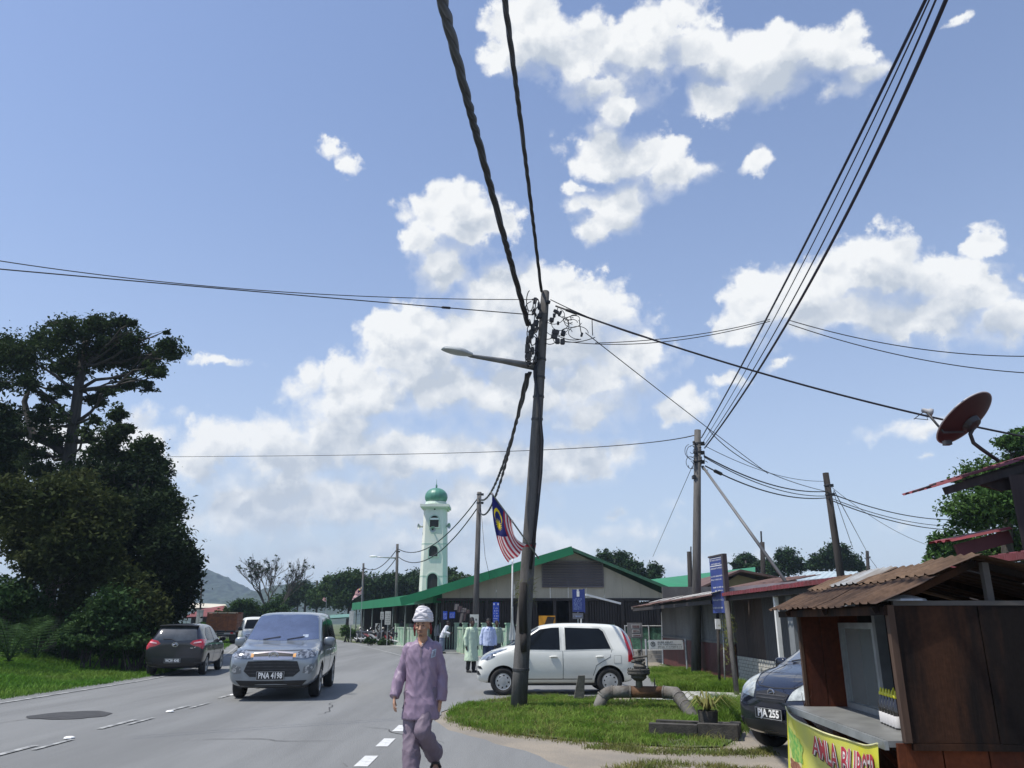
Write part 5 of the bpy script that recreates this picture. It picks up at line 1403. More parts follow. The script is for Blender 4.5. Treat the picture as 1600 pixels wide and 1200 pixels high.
def blue_sign():
	Yb = 20.0; a, b = P(1110, 1000, Yb), P(1126, 1000, Yb - .9)
	x0, x1 = P(1110, 900, Yb), P(1130, 900, Yb - .8)
	Mx, L = frame_of((x0.x, x0.y, 0), (x1.x, x1.y, 0)); zt, zb = P(1118, 872, Yb).z, P(1118, 958, Yb).z
	root = thing('signboard', 'tall narrow blue signboard with rows of white text on thin posts beside the brick wall', 'sign', Mx @ Vector((L / 2, 0, 0)))
	mb = MB(); mb.box((0, 0, zb), (L, .05, zt), Mx); mb.build('board', BLUE, root)
	fm = mat('sign_frame', (.05, .04, .04), .6, var=.2)
	mb = MB(); mb.box((L, -.02, zb - .02), (L + .10, .09, zt + .04), Mx); mb.box((-.03, -.02, zt), (L, .07, zt + .04), Mx); mb.build('frame', fm, root)
	H = zt - zb; ex = (Mx.to_3x3() @ Vector((1, 0, 0))); ez = Vector((0, 0, 1)); d = Mx.to_3x3() @ Vector((0, -.004, 0))
	mb = MB(); rows = [(.95, .05, .05, .9), (.88, .05, .12, .76), (.80, .05, .03, .94), (.66, .05, .05, .9), (.60, .045, .05, .8), (.46, .05, .1, .85), (.40, .05, .3, .6), (.24, .05, .05, .85), (.10, .05, .05, .75)]
	for i, (t, h, f0, w) in enumerate(rows): glyphs(mb, Mx @ Vector((L * f0, 0, zb + H * t - .03)), ex, ez, L * w, h * H * .5, i + 2, d=d)
	for q in ((.05, .97, .9, .012), (.05, .83, .9, .012)): mb.add([Mx @ Vector((L * q[0], -.004, zb + H * q[1])), Mx @ Vector((L * (q[0] + q[2]), -.004, zb + H * q[1])), Mx @ Vector((L * (q[0] + q[2]), -.004, zb + H * (q[1] + q[3]))), Mx @ Vector((L * q[0], -.004, zb + H * (q[1] + q[3])))], [(0, 1, 2, 3)])
	mb.build('lettering', M['white'], root)
	# posts: two thin and one thick leaning
	for (u0, v0, u1, v1, y, rr_, m, n) in [(1124, 1072, 1121, 955, 19.9, .035, M['dpole'], 'post'), (1132, 1060, 1129, 950, 20.6, .02, M['steel'], 'post'), (1152, 1090, 1135, 940, 18.3, .06, M['pole'], 'post')]:
		p = P(u0, v0, y); p.z = 0; mb = MB(); mb.tube([p, P(u1, v1, y + .6)], rr_, 8); mb.build(n, m, root, smooth=True)
	mb = MB(); p = P(1124, 975, 19.85); mb.box(p + Vector((-.1, -.04, -.12)), p + Vector((.02, .02, .12))); mb.build('meter_box', M['white'], root)
	# dry creeper wound on the posts
	r = random.Random(5); mb = MB()
	for i in range(420):
		p = P(1138 + r.gauss(0, 5), 960 + abs(r.gauss(0, 36)), 19.2 + r.uniform(-.3, .3)); dd = Vector((r.uniform(-1, 1), r.uniform(-.6, .6), r.uniform(-1.2, .4))) * r.uniform(.05, .17); s = Vector((.006, 0, .006))
		mb.add([p - s, p + s, p + dd], [(0, 1, 2)])
	tag(mb.build('dry_creeper', M['drygrass'], root), kind='stuff')
blue_sign()
def hall_sign():
	Yb = 36; root = thing('notice_sign', 'blue upright notice with white figure on a post in front of the hall louvre', 'sign', gpt(903, Yb, 0))
	a, b = P(895, 960, Yb), P(911, 921, Yb)
	mb = MB(); mb.box((a.x, Yb - .03, P(903, 956, Yb).z), (b.x, Yb + .03, b.z)); mb.build('board', BLUE, root)
	mb = MB(); mb.box((b.x, Yb - .05, P(903, 957, Yb).z), (b.x + .07, Yb + .05, b.z + .03)); mb.build('frame', BLUE, root)
	c0 = P(901, 928, Yb); mb = MB(); mb.box((c0.x, Yb - .036, c0.z - .12), (c0.x + .12, Yb - .031, c0.z + .12)); mb.box((c0.x + .01, Yb - .036, c0.z + .14), (c0.x + .1, Yb - .031, c0.z + .19)); mb.build('emblem', M['white'], root)
	lm = mat('faint_lettering', (.30, .38, .62), .6, var=.2); mb = MB()
	for i in range(6): glyphs(mb, Vector((a.x + .05, Yb - .034, P(903, 937 + 3.1 * i, Yb).z)), Vector((1, 0, 0)), Vector((0, 0, 1)), .38, .055, i + 30)
	mb.build('lettering', lm, root)
	g1, g2 = P(895, 967, Yb), P(911, 958, Yb); mb = MB(); mb.box((g1.x, Yb - .025, g1.z), (g2.x, Yb + .025, g2.z)); gp = mb.build('lower_plate', mat('grey_plate', (.13, .13, .15), .6, var=.2), root)
	mb = MB(); glyphs(mb, Vector((g1.x + .03, Yb - .03, g1.z + .08)), Vector((1, 0, 0)), Vector((0, 0, 1)), .4, .06, 44); mb.build('lettering', lm, gp)
	mb = MB(); mb.tube([gpt(903, Yb, 0) + Vector((0, .06, 0)), P(903, 925, Yb) + Vector((0, .06, 0))], .035, 8); mb.build('post', M['steel'], root)
	for u in (908,): mb = MB(); mb.tube([P(u, 980, Yb), P(u, 966, Yb)], .03, 6); mb.build('stub', M['white'], root)
hall_sign()
def hanging_banner(label, u0, v0, u1, v1, Yb, seed, top=True, txt=(.55, .58, .75)):
	a, b = P(u0, v1, Yb), P(u1, v0, Yb); root = thing('banner', label, 'banner', P((u0 + u1) / 2, v1, Yb))
	mb = MB(); rows = [[Vector((a.x + (b.x - a.x) * s, Yb + .02 * math.sin(5 * s + 3 * t), a.z + (b.z - a.z) * t)) for s in np.linspace(0, 1, 7)] for t in np.linspace(0, 1, 9)]
	mb.grid(rows); mb.build('sheet', mat('bright_blue_sheet', (.02, .07, .42), .6, var=.15, scale=2), root, smooth=True)
	mb = MB(); w = b.x - a.x; H = b.z - a.z
	for i in range(6): glyphs(mb, Vector((a.x + w * .1, Yb - .03, a.z + H * (.08 + .12 * i))), Vector((1, 0, 0)), Vector((0, 0, 1)), w * .8, H * .055, seed + i)
	if top: 
		for s in (.08, .72): mb.box((a.x + w * s, Yb - .034, a.z + H * .86), (a.x + w * (s + .2), Yb - .028, a.z + H * .95))
	mb.build('lettering', mat('pale_lettering', txt, .6, var=.1), root)
hanging_banner('narrow bright blue banner with pale text above the man in the pale blue shirt', 770, 941, 780, 974, 40.5, 50)
hanging_banner('small blue banner hanging under the hall eave, left one of two', 692, 955, 699, 968, 43, 60, False)
hanging_banner('small faded blue banner hanging under the hall eave, right one of two', 702, 956, 711, 966, 43, 64, False)
def bunting():
	root = thing('bunting', 'string of pale striped cloths drooping under the hall eave', 'bunting', P(725, 945, 43.2))
	pts = catenary(P(710, 942, 43.2), P(733, 953, 43), .12, 10); mb = MB(); mb.tube(pts, .012, 5); mb.build('string', M['cable'], root)
	for i, (u, v, w, h) in enumerate([(714, 944, .22, .30), (719, 947, .24, .32), (725, 950, .26, .22), (731, 953, .2, .18), (722, 958, .16, .5), (727, 958, .12, .4)]):
		c0 = P(u, v, 43.1); mb = MB(); mb.grid([[c0 + Vector((w * (s - .5) - .25 * h * t * .6, .03 * math.sin(8 * s), -h * t)) for s in np.linspace(0, 1, 5)] for t in np.linspace(0, 1, 4)])
		mb.build('cloth', cloth('striped_cloth_%d' % (i % 2), ((.30, .26, .25), (.16, .11, .11))[i % 2]), root, smooth=True)
bunting()
def chevron_board():
	Yb = 30.0; a, b = P(842, 985, Yb), P(867.5, 962, Yb); root = thing('warning_sign', 'orange and black diagonal warning board behind the roof of the white hatchback', 'sign', gpt(855, Yb, 0))
	W, H = b.x - a.x, b.z - a.z
	def sh(pts, name, m, o=0): mb = MB(); mb.prism([Vector((a.x + W * x, Yb - .02 - o, a.z + H * z)) for x, z in pts], (0, 0, 0), (0, .02, 0)); mb.build(name, m, root)
	om, km = mat('sign_orange', (.62, .27, .01), .5, var=.1), mat('sign_black', (.03, .02, .012), .5)
	sh([(0, 0), (1, 0), (1, 1), (0, 1)], 'board', om); sh([(.20, .0), (.52, .92), (.98, .92), (.72, 0)], 'stripe', km, .023)
	for u in (846, 864): mb = MB(); p = gpt(u, Yb + .06, 0); mb.tube([p, Vector((p.x, p.y, b.z))], .03, 6); mb.build('post', M['steel'], root)
chevron_board()
def white_board(label, u0, v0, u1, v1, Yb, seed, post=True, name='notice_board', lines=5):
	a, b = P(u0, v1, Yb), P(u1, v0, Yb); root = thing(name, label, 'sign', gpt((u0 + u1) / 2, Yb, 0))
	mb = MB(); mb.box((a.x, Yb - .02, a.z), (b.x, Yb + .02, b.z)); mb.build('board', mat('weathered_white_board', (.52, .53, .49), .7, var=.12), root)
	mb = MB(); W, H = b.x - a.x, b.z - a.z
	for i in range(lines): glyphs(mb, Vector((a.x + W * .12, Yb - .026, a.z + H * (.1 + .8 * i / lines))), Vector((1, 0, 0)), Vector((0, 0, 1)), W * .76, H * .35 / lines, seed + i)
	mb.build('lettering', mat('dark_lettering', (.06, .07, .06), .7), root)
	if post:
		mb = MB(); x = (a.x + b.x) / 2; mb.tube([(x, Yb + .05, 0), (x, Yb + .05, b.z)], .03, 6); mb.build('post', M['steel'], root)
white_board('tall white notice with dark text under the green canopy', 601, 955, 611, 976, 56, 70)
white_board('small pale notice left of the tall one under the green canopy', 594, 956, 600, 968, 57, 80, lines=3)
white_board('blank pale upright board at the left end of the green canopy', 545, 955, 553, 976, 64, 90, lines=1)
white_board('cream board behind the head of the man in the green robe', 734, 960, 748, 980, 41.0, 95, lines=2)
def dark_chevron():
	Yb = 58; root = thing('chevron_sign', 'white road bend sign with a black left-pointing chevron below the canopy', 'sign', gpt(590, Yb, 0))
	a, b = P(586, 988, Yb), P(594, 974, Yb); W, H = b.x - a.x, b.z - a.z
	mb = MB(); mb.box((a.x, Yb - .015, a.z), (b.x, Yb + .015, b.z)); mb.build('board', mat('weathered_white_board', (.5, .5, .5)), root)
	mb = MB(); mb.prism([Vector((a.x + W * x, Yb - .03, a.z + H * z)) for x, z in ((.05, .5), (.55, .97), (.95, .97), (.45, .5), (.95, .03), (.55, .03))], (0, 0, 0), (0, .012, 0)); mb.build('chevron', mat('sign_black', (.02, .02, .02)), root)
	mb = MB(); x = (a.x + b.x) / 2; mb.tube([(x, Yb + .04, 0), (x, Yb + .04, b.z)], .035, 6); mb.build('post', M['steel'], root)
dark_chevron()
def clinic_sign():
	Yb = 25.8; a, b = P(1014, 1015, Yb), P(1067, 1000, Yb); z0, z1 = P(1040, 1015, Yb).z, P(1040, 1000, Yb).z
	root = thing('signboard', 'low wide white signboard with a round dark emblem on two posts beside the street pole', 'sign', (P(1040, 1000, Yb).x, Yb, 0))
	mb = MB(); mb.box((a.x, Yb - .02, z0), (b.x, Yb + .02, z1)); mb.build('board', mat('white_sign_board', (.62, .63, .62), .6, var=.06), root)
	dm = mat('sign_dark_print', (.05, .055, .06), .6); W, H = b.x - a.x, z1 - z0
	c0 = Vector((a.x + .13, Yb - .024, z0 + H * .58)); mb = MB(); n = 20
	mb.add([c0 + Vector((math.cos(2 * math.pi * i / n), 0, math.sin(2 * math.pi * i / n))) * .075 for i in range(n)] + [c0 + Vector((math.cos(2 * math.pi * i / n), 0, math.sin(2 * math.pi * i / n))) * .052 for i in range(n)], [(i, (i + 1) % n, n + (i + 1) % n, n + i) for i in range(n)])
	mb.add([c0 + Vector((x, -.001, z)) for x, z in ((-.03, .035), (.03, .035), (.02, -.005), (0, -.04), (-.02, -.005))], [(0, 1, 2, 3, 4)]); mb.build('emblem', dm, root)
	me = text_mesh('KUPA KELAT', .085, .001, 'LEFT'); me.materials.append(dm)
	o = link_mesh('lettering', me, root); o.rotation_euler = (math.pi / 2, 0, 0); o.location = Vector((a.x + .28, Yb - .024, z0 + H * .76)) - root.location
	mb = MB()
	for i, t in enumerate((.46, .22)): glyphs(mb, Vector((a.x + .28, Yb - .024, z0 + H * t)), Vector((1, 0, 0)), Vector((0, 0, 1)), W * .70, H * .14, i + 5)
	glyphs(mb, Vector((a.x + .05, Yb - .024, z0 + H * .06)), Vector((1, 0, 0)), Vector((0, 0, 1)), W * .9, H * .07, 9); mb.build('small_print', dm, root)
	for u in (1009, 1071): p = P(u, 1000, Yb + .05); mb = MB(); mb.tube([(p.x, p.y, 0), (p.x, p.y, z1 + .03)], .035, 8); mb.build('post', M['steel'], root)
	mb = MB(); mb.bar((P(1009, 1, 1).x if False else a.x - .1, Yb + .04, z1 - .05), (b.x + .1, Yb + .04, z1 - .05), .03, .03); mb.build('rail', M['steel'], root)
clinic_sign()
def notice_stand():
	Yb = 30; root = thing('notice_stand', 'grey wooden notice stand with framed sheets behind the rear of the white hatchback', 'notice stand', gpt(992, Yb, 0))
	a, b = P(981, 997, Yb), P(1003, 973, Yb); gm = mat('grey_wood', (.17, .165, .16), .8, var=.2, scale=4)
	mb = MB(); mb.box((a.x, Yb - .03, a.z), (b.x, Yb + .03, b.z)); mb.build('board', gm, root)
	W, H = b.x - a.x, b.z - a.z
	for (x, z, w, h) in ((.25, .62, .6, .26), (.30, .34, .5, .22), (.28, .08, .62, .18)):
		mb = MB(); mb.box((a.x + W * x, Yb - .045, a.z + H * z), (a.x + W * (x + w), Yb - .032, a.z + H * (z + h))); f = mb.build('sheet', M['concrete'], root)
		mb = MB(); mb.box((a.x + W * (x + .06), Yb - .05, a.z + H * (z + .04)), (a.x + W * (x + w - .06), Yb - .047, a.z + H * (z + h - .05))); mb.build('print', mat('dark_red_print', (.10, .03, .03), .7, col2=(.2, .19, .18), scale=7), f)
	for u in (983, 1001): mb = MB(); p = P(u, 980, Yb + .05); mb.tube([(p.x, p.y, 0), (p.x, p.y, b.z)], .03, 6); mb.build('post', gm, root)
notice_stand()
# ================================================================== satellite dish
def dish():
	Yd = 10.0; c0 = P(1511, 657, Yd); n = Vector((-.40, .49, .775)).normalized(); Rr = .44
	foot = P(1560, 720, Yd + .1)
	root = thing('satellite_dish', 'dark red satellite dish on a bent pipe over the raised red roof', 'satellite dish', foot)
	q = Vector((0, 0, 1)).rotation_difference(n)
	rows, rows2 = [], []
	for i in range(13):
		r = Rr * i / 12; z = .22 * (r * r) / Rr - .04
		rows.append([c0 + q @ Vector((max(r, .001) * math.cos(a), max(r, .001) * math.sin(a), z)) for a in np.linspace(0, 2 * math.pi, 41)])
	for i in range(13):
		r = Rr * (12 - i) / 12; z = .22 * (r * r) / Rr - .052
		rows2.append([c0 + q @ Vector((max(r, .001) * math.cos(a), max(r, .001) * math.sin(a), z)) for a in np.linspace(0, 2 * math.pi, 41)])
	mb = MB(); mb.grid(rows + rows2); mb.build('reflector', mat('dark_red_dish', (.040, .011, .012), .7, var=.15, scale=3), root, smooth=True)
	mb = MB(); ring = [c0 + q @ Vector((Rr * math.cos(a), Rr * math.sin(a), .22 * Rr - .046)) for a in np.linspace(0, 2 * math.pi, 49)]; mb.tube(ring, .011, 6, cap=False); mb.build('rim', mat('pale_rim', (.4, .38, .38), .5), root, smooth=True)
	bk = c0 - n * .08; mb = MB(); mb.lathe([(.05, -.06), (.11, -.04), (.13, .03), (.10, .05)], bk, 12, n); mb.build('back_bracket', M['dsteel'], root)
	mb = MB(); mb.tube([bk - n * .04, P(1516, 678, Yd), P(1521, 692, Yd), P(1534, 702, Yd + .03), foot], .026, 10); mb.build('mast', M['dsteel'], root, smooth=True)
	l0 = P(1475, 676, Yd - .05); l1 = P(1446, 642, Yd + .12)
	mb = MB(); mb.tube([c0 - n * .06 + Vector((-.12, 0, -.12)), l0, l1], .017, 8); arm = mb.build('feed_arm', M['dsteel'], root, smooth=True)
	mb = MB(); d = (c0 - l1).normalized(); mb.lathe([(.02, -.05), (.03, -.03), (.035, .03), (.05, .05), (.05, .09), (.01, .1)], l1, 12, d); mb.build('receiver', mat('grey_plastic', (.4, .4, .4), .5), arm, smooth=True)
	mb = MB(); mb.tube([l1, P(1437, 648, Yd + .1), P(1428, 655, Yd + .1)], .006, 5); mb.tube([l1 - Vector((0, 0, .05)), P(1450, 656, Yd + .1), P(1430, 654, Yd + .1)], .005, 5); mb.build('stray_wire', M['cable'], arm)
	mb = MB(); mb.box(-Vector((.045, .04, .03)), Vector((.045, .04, .03)), Matrix.Translation(P(1480, 692, Yd))); mb.build('hinge_block', M['dsteel'], root)
dish()
# ================================================================== pipe, stub, trough
def pipe():
	a = G(926, 1099); e = G(1082, 1128)
	Yp = 15.5
	pts = [Vector((P(930, 1100, Yp).x, Yp, -.08)), P(942, 1088, Yp), P(956, 1081, Yp), P(1030, 1081, Yp - .15), P(1056, 1083, Yp - .3), P(1072, 1104, Yp - .8), Vector((P(1088, 1128, 14.0).x, 14.0, -.05))]
	root = thing('water_pipe', 'rusty above-ground water pipe arching over the grass with a valve', 'pipe', Vector((P(1005, 1090, Yp).x, Yp, 0)))
	gp = mat('grey_pipe_wrap', (.17, .165, .15), .8, col2=(.10, .085, .07), scale=5, bump=.4, bscale=30, fine=.15)
	rp = mat('rusty_pipe', (.14, .065, .025), .85, col2=(.055, .032, .02), scale=3.5, bump=.4, bscale=30, fine=.2)
	R0 = .108
	mb = MB(); mb.tube([pts[0], pts[1]], R0, 16); mb.build('pipe_end', gp, root, smooth=True)
	mb = MB(); mb.tube([pts[1], pts[1].lerp(pts[2], .5) + Vector((0, 0, .015)), pts[2]], R0 * 1.02, 16); mb.build('elbow', gp, root, smooth=True)
	m1 = P(985, 1081, Yp - .1)
	mb = MB(); mb.tube([pts[2], m1], R0, 16); mb.build('pipe_sleeve', gp, root, smooth=True)
	mb = MB(); mb.tube([m1, pts[3].lerp(pts[4], .3)], R0 * .96, 16); mb.build('pipe_length', rp, root, smooth=True)
	mb = MB(); mb.tube([pts[3].lerp(pts[4], .3), pts[4], pts[4].lerp(pts[5], .35)], R0 * 1.02, 16); mb.build('elbow', gp, root, smooth=True)
	mb = MB(); mb.tube([pts[4].lerp(pts[5], .35), pts[5], pts[6]], R0, 16); mb.build('pipe_end', mat('dark_pipe', (.085, .08, .072), .85, var=.35, scale=4, bump=.4, bscale=30), root, smooth=True)
	for p, d in ((pts[1], pts[2] - pts[0]), (pts[2], pts[3] - pts[2]), (m1, pts[3] - pts[2]), (pts[3].lerp(pts[4], .3), pts[4] - pts[3]), (pts[4].lerp(pts[5], .35), pts[5] - pts[4]), (pts[5], pts[6] - pts[5])):
		mb = MB(); mb.lathe([(R0 + .002, -.015), (R0 + .012, -.012), (R0 + .012, .012), (R0 + .002, .015)], p, 16, d); mb.build('weld_ring', gp, root)
	v = P(999, 1076, Yp - .13); iron = mat('dark_cast_iron', (.075, .07, .06), .8, var=.4, scale=8, bump=.3, bscale=40)
	vz = P(1000, 1060, Yp - .13); up = vz.z - v.z
	val = MB(); val.lathe([(.075, -.05), (.065, .08), (.06, up * .9)], v, 14); vv = val.build('valve_neck', mat('mossy_iron', (.13, .12, .08), .9, col2=(.06, .05, .035), scale=7), root, smooth=True)
	mb = MB(); mb.lathe([(.08, 0), (.12, .03), (.145, .05), (.145, .09), (.17, .10), (.17, .12), (.215, .125), (.215, .155), (.20, .16), (.20, .17), (.215, .175), (.215, .20), (.10, .205)], Vector((v.x, v.y, v.z + up * .78)), 20); fl = mb.build('valve_flange', iron, root)
	b8 = None
	for i in range(8):
		a_ = 2 * math.pi * i / 8; mb = MB(); mb.lathe([(.013, .10), (.013, .225)], Vector((v.x + .185 * math.cos(a_), v.y + .185 * math.sin(a_), v.z + up * .78)), 6); mb.build('bolt', iron, fl)
	mb = MB(); zt = v.z + up * .78 + .205; mb.lathe([(.11, 0), (.13, .05), (.07, .09), (.05, .13), (.10, .15), (.10, .18), (.03, .19), (.025, .30), (.035, .31), (.035, .34), (.02, .35)], Vector((v.x + .03, v.y, zt)), 12); mb.build('spindle', iron, root)
	mb = MB(); mb.tube([Vector((v.x - .10, v.y, zt + .20)), Vector((v.x + .16, v.y - .05, zt + .23))], .022, 8); mb.tube([Vector((v.x + .1, v.y - .1, zt + .10)), Vector((v.x - .1, v.y + .1, zt + .13))], .03, 8); mb.build('handle', iron, root)
	mb = MB(); p = P(1023, 1072, Yp - .2); mb.tube([p - Vector((0, 0, .05)), p + Vector((0, 0, .13))], .012, 6); mb.build('bleed_pin', iron, root)
pipe()
def stub():
	b = Vector((G(905, 1097).x, 17.1, 0)); root = None
	mb = MB(); Mx = Matrix.Translation(b) @ Matrix.Rotation(.10, 4, 'Y')
	mb.add([Mx @ Vector(p) for p in ((-.12, -.09, -.05), (.10, -.09, -.05), (.10, .09, -.05), (-.12, .09, -.05), (-.05, -.07, .5), (.085, -.07, .52), (.085, .06, .52), (-.05, .06, .5))], [(0, 3, 2, 1), (4, 5, 6, 7), (0, 1, 5, 4), (1, 2, 6, 5), (2, 3, 7, 6), (3, 0, 4, 7)])
	tag(mb.build('marker_stub', mat('mossy_concrete', (.10, .10, .085), .9, col2=(.05, .05, .04), scale=6, bump=.4, bscale=30)), 'short dark tapering concrete stub in the grass beside the pipe end', 'stub post')
stub()
def trough():
	a, b = G(1010, 1150), G(1152, 1156); a = Vector((1.95, 11.9, 0)); b = Vector((3.1, 11.5, 0))
	Mx, L = frame_of(a, b); root = thing('concrete_trough', 'low dark concrete drain kerb at the foot of the pipe', 'drain kerb', a)
	mb = MB(); mb.box((0, 0, -.05), (L * .55, .14, .19), Mx); mb.build('kerb_block', M['dconcrete'], root)
	mb = MB(); mb.box((L * .556, .01, -.05), (L, .16, .21), Mx); mb.build('kerb_block', M['dconcrete'], root)
	mb = MB(); mb.box((-.02, .75, -.05), (L, .9, .15), Mx); mb.box((L - .14, .17, -.05), (L, .74, .18), Mx); mb.build('rear_wall', M['dconcrete'], root)
	mb = MB(); p = Vector((2.85, 12.1, 0)); mb.lathe([(.12, .0), (.15, .34), (.135, .34), (.11, .18)], p, 14); pot = thing('flower_pot', 'grey pot with drooping dry leaves on the drain kerb', 'plant pot', p); mb.build('pot', M['dconcrete'], pot)
	r = random.Random(4); mb = MB()
	for i in range(60):
		a_ = r.uniform(0, 6.28); q = p + Vector((0, 0, .32)); l = r.uniform(.25, .6); o = Vector((math.cos(a_), math.sin(a_), 0)); s = Vector((-o.y, o.x, 0)) * .012
		pts = [q, q + o * l * .5 + Vector((0, 0, l * .45)), q + o * l + Vector((0, 0, l * .1))]
		mb.add([pts[0] - s, pts[0] + s, pts[1] + s, pts[1] - s, pts[2]], [(0, 1, 2, 3), (3, 2, 4)])
	tag(mb.build('leaves', M['drygrass'], pot), kind='stuff')
trough()
# ================================================================== vehicles
# every body is a closed lofted shell with cut wheel arches; windows, lamps, grilles and plates are skins laid on it
def loft(stations):
	"""stations: (x, zbottom, zbelt, ztop, half width bottom, belt, top[, crown]) from the tail (-x) to the nose (+x)."""
	mb = MB(); rows = []
	for st in stations:
		x, zb, zs, zt, wb, ws, wt = st[:7]; cr = st[7] if len(st) > 7 else .05
		half = [(0, zb), (wb * .75, zb), (wb, zb + .05), (ws, zb + (zs - zb) * .42), (ws * .995, zb + (zs - zb) * .80), (ws * .965, zs), (wt + (ws * .965 - wt) * .42, zs + (zt - cr - zs) * .55), (wt, zt - cr), (wt * .82, zt - cr * .40), (wt * .45, zt - cr * .08), (0, zt)]
		ring = [(x, y, z) for y, z in half] + [(x, -y, z) for y, z in reversed(half[1:-1])]
		rows.append(ring)
	n = len(rows[0]); vs = [p for r in rows for p in r]; fs = []
	for i in range(len(rows) - 1):
		for j in range(n): fs.append((i * n + j, i * n + (j + 1) % n, (i + 1) * n + (j + 1) % n, (i + 1) * n + j))
	m = n // 2
	for base in (0, (len(rows) - 1) * n):            # caps as strips of quads
		for j in range(m):
			q = [base + j, base + j + 1, base + (n - j - 1) % n, base + (n - j) % n]
			q = list(dict.fromkeys(q))
			if len(q) >= 3: fs.append(tuple(q))
	mb.add(vs, fs); return mb
class Car:
	def __init__(self, name, label, cat, loc, yaw, paint, stations, wheels, wheel_r, arch_r, group=None, wheel_w=.19):
		self.root = thing(name, label, cat, loc, group, yaw)
		self.paint = paint
		me = loft(stations).mesh('body', paint)
		me = evaluated(me, [('SUBSURF', dict(levels=3, render_levels=3))])
		# wheel arches
		cut = MB()
		for (x, y) in wheels:
			if arch_r: cut.lathe([(arch_r, -.34), (arch_r, .40)], (x, y - (.02 if y > 0 else -.02), wheel_r), 36, (0, 1 if y > 0 else -1, 0))
		if arch_r:
			co = bpy.data.objects.new('cutter', cut.mesh('cutter', M['blackplastic'])); C.objects.link(co)
			me.materials.append(M['blackplastic'])
			for i in range(len(co.data.polygons)): pass
			me2 = evaluated(me, [('BOOLEAN', dict(operation='DIFFERENCE', object=co, solver='EXACT', material_mode='TRANSFER'))])
			cm = co.data; bpy.data.objects.remove(co); bpy.data.meshes.remove(cm); me = me2
		smooth(me)
		try: me.set_sharp_from_angle(angle=R(38))
		except Exception: pass
		me.name = 'body'
		self.body = link_mesh('body', me, self.root)
		bm = bmesh.new(); bm.from_mesh(me); self.bvh = BVHTree.FromBMesh(bm); bm.free()
		self.wr = wheel_r
	def skin(self, name, poly, m, proj='left', off=.006, parent=None, res=.05, thick=0.0, zone=None):
		"""Lay the outline (side: x,z; front/rear: y,z; top: x,y) on the body."""
		D = {'left': ((0, -1, 0), lambda a, b: (a, 3, b)), 'right': ((0, 1, 0), lambda a, b: (a, -3, b)), 'front': ((-1, 0, 0), lambda a, b: (6, a, b)), 'rear': ((1, 0, 0), lambda a, b: (-6, a, b)), 'top': ((0, 0, -1), lambda a, b: (a, b, 5))}[proj]
		d, mk = Vector(D[0]), D[1]
		pts = []; n = len(poly)
		for i in range(n):
			a, b = Vector(poly[i]), Vector(poly[(i + 1) % n]); k = max(1, int((b - a).length / res))
			for j in range(k): pts.append(a.lerp(b, j / k))
		nb = len(pts); ed = [(i, (i + 1) % nb) for i in range(nb)]
		lo = [min(p[i] for p in pts) for i in (0, 1)]; hi = [max(p[i] for p in pts) for i in (0, 1)]
		def ins(x, y):
			c = False
			for i in range(nb):
				(x1, y1), (x2, y2) = pts[i], pts[(i + 1) % nb]
				if (y1 > y) != (y2 > y) and x < (x2 - x1) * (y - y1) / (y2 - y1) + x1: c = not c
			return c
		x = lo[0] + res
		while x < hi[0]:
			y = lo[1] + res
			while y < hi[1]:
				if ins(x, y) and min((Vector((x, y)) - p).length for p in pts) > res * .45: pts.append(Vector((x, y)))
				y += res
			x += res
		V, E, F, *_ = delaunay_2d_cdt([Vector((p[0], p[1])) for p in pts], ed, [], 1, 1e-6)
		vs = []; ok = []
		for p in V:
			h = self.bvh.ray_cast(Vector(mk(p.x, p.y)), d, 12)
			if h[0] is None: vs.append(None)
			else:
				nrm = h[1] if h[1].dot(d) < 0 else -h[1]
				vs.append((h[0] + nrm * off, nrm))
		mb = MB(); idx = {}
		good = [f for f in F if all(vs[i] is not None for i in f)]
		for f in good:
			for i in f:
				if i not in idx: idx[i] = len(mb.v); mb.v.append(tuple(vs[i][0]))
		for f in good: mb.f.append(tuple(idx[i] for i in f)); mb.mi.append(0)
		# rim turned down to the body
		cnt = {}
		for f in mb.f:
			for i in range(len(f)):
				e = (f[i], f[(i + 1) % len(f)]); cnt[tuple(sorted(e))] = cnt.get(tuple(sorted(e)), 0) + 1
		inv = {v: k for k, v in idx.items()}
		rim = {}
		for e, c in list(cnt.items()):
			if c == 1:
				for i in e:
					if i not in rim: p, nrm = vs[inv[i]]; rim[i] = len(mb.v); mb.v.append(tuple(p - nrm * (off + .004)))
				mb.f.append((e[0], e[1], rim[e[1]], rim[e[0]])); mb.mi.append(0)
		if not mb.f: return None
		me = mb.mesh(name, m); 
		smooth(me)
		try: me.set_sharp_from_angle(angle=R(50))
		except Exception: pass
		return link_mesh(name, me, parent or self.root)
	def both(self, name, poly, m, **k):
		return [self.skin(name, poly, m, 'left', **k), self.skin(name, poly, m, 'right', **k)]
	def mirror(self, name, poly, m, proj, **k):
		return [self.skin(name, poly, m, proj, **k), self.skin(name, [(-a, b) for a, b in reversed(poly)], m, proj, **k)]
	def line(self, name, pts, w, m, proj='left', **k):
		"""A thin seam along a polyline."""
		L, Rr = [], []
		for i, p in enumerate(pts):
			a = Vector(pts[max(i - 1, 0)]); b = Vector(pts[min(i + 1, len(pts) - 1)]); d = (b - a).normalized(); s = Vector((-d.y, d.x)) * w / 2
			L.append(tuple(Vector(p) + s)); Rr.append(tuple(Vector(p) - s))
		return self.skin(name, L + Rr[::-1], m, proj, off=.0035, res=.08, **k)
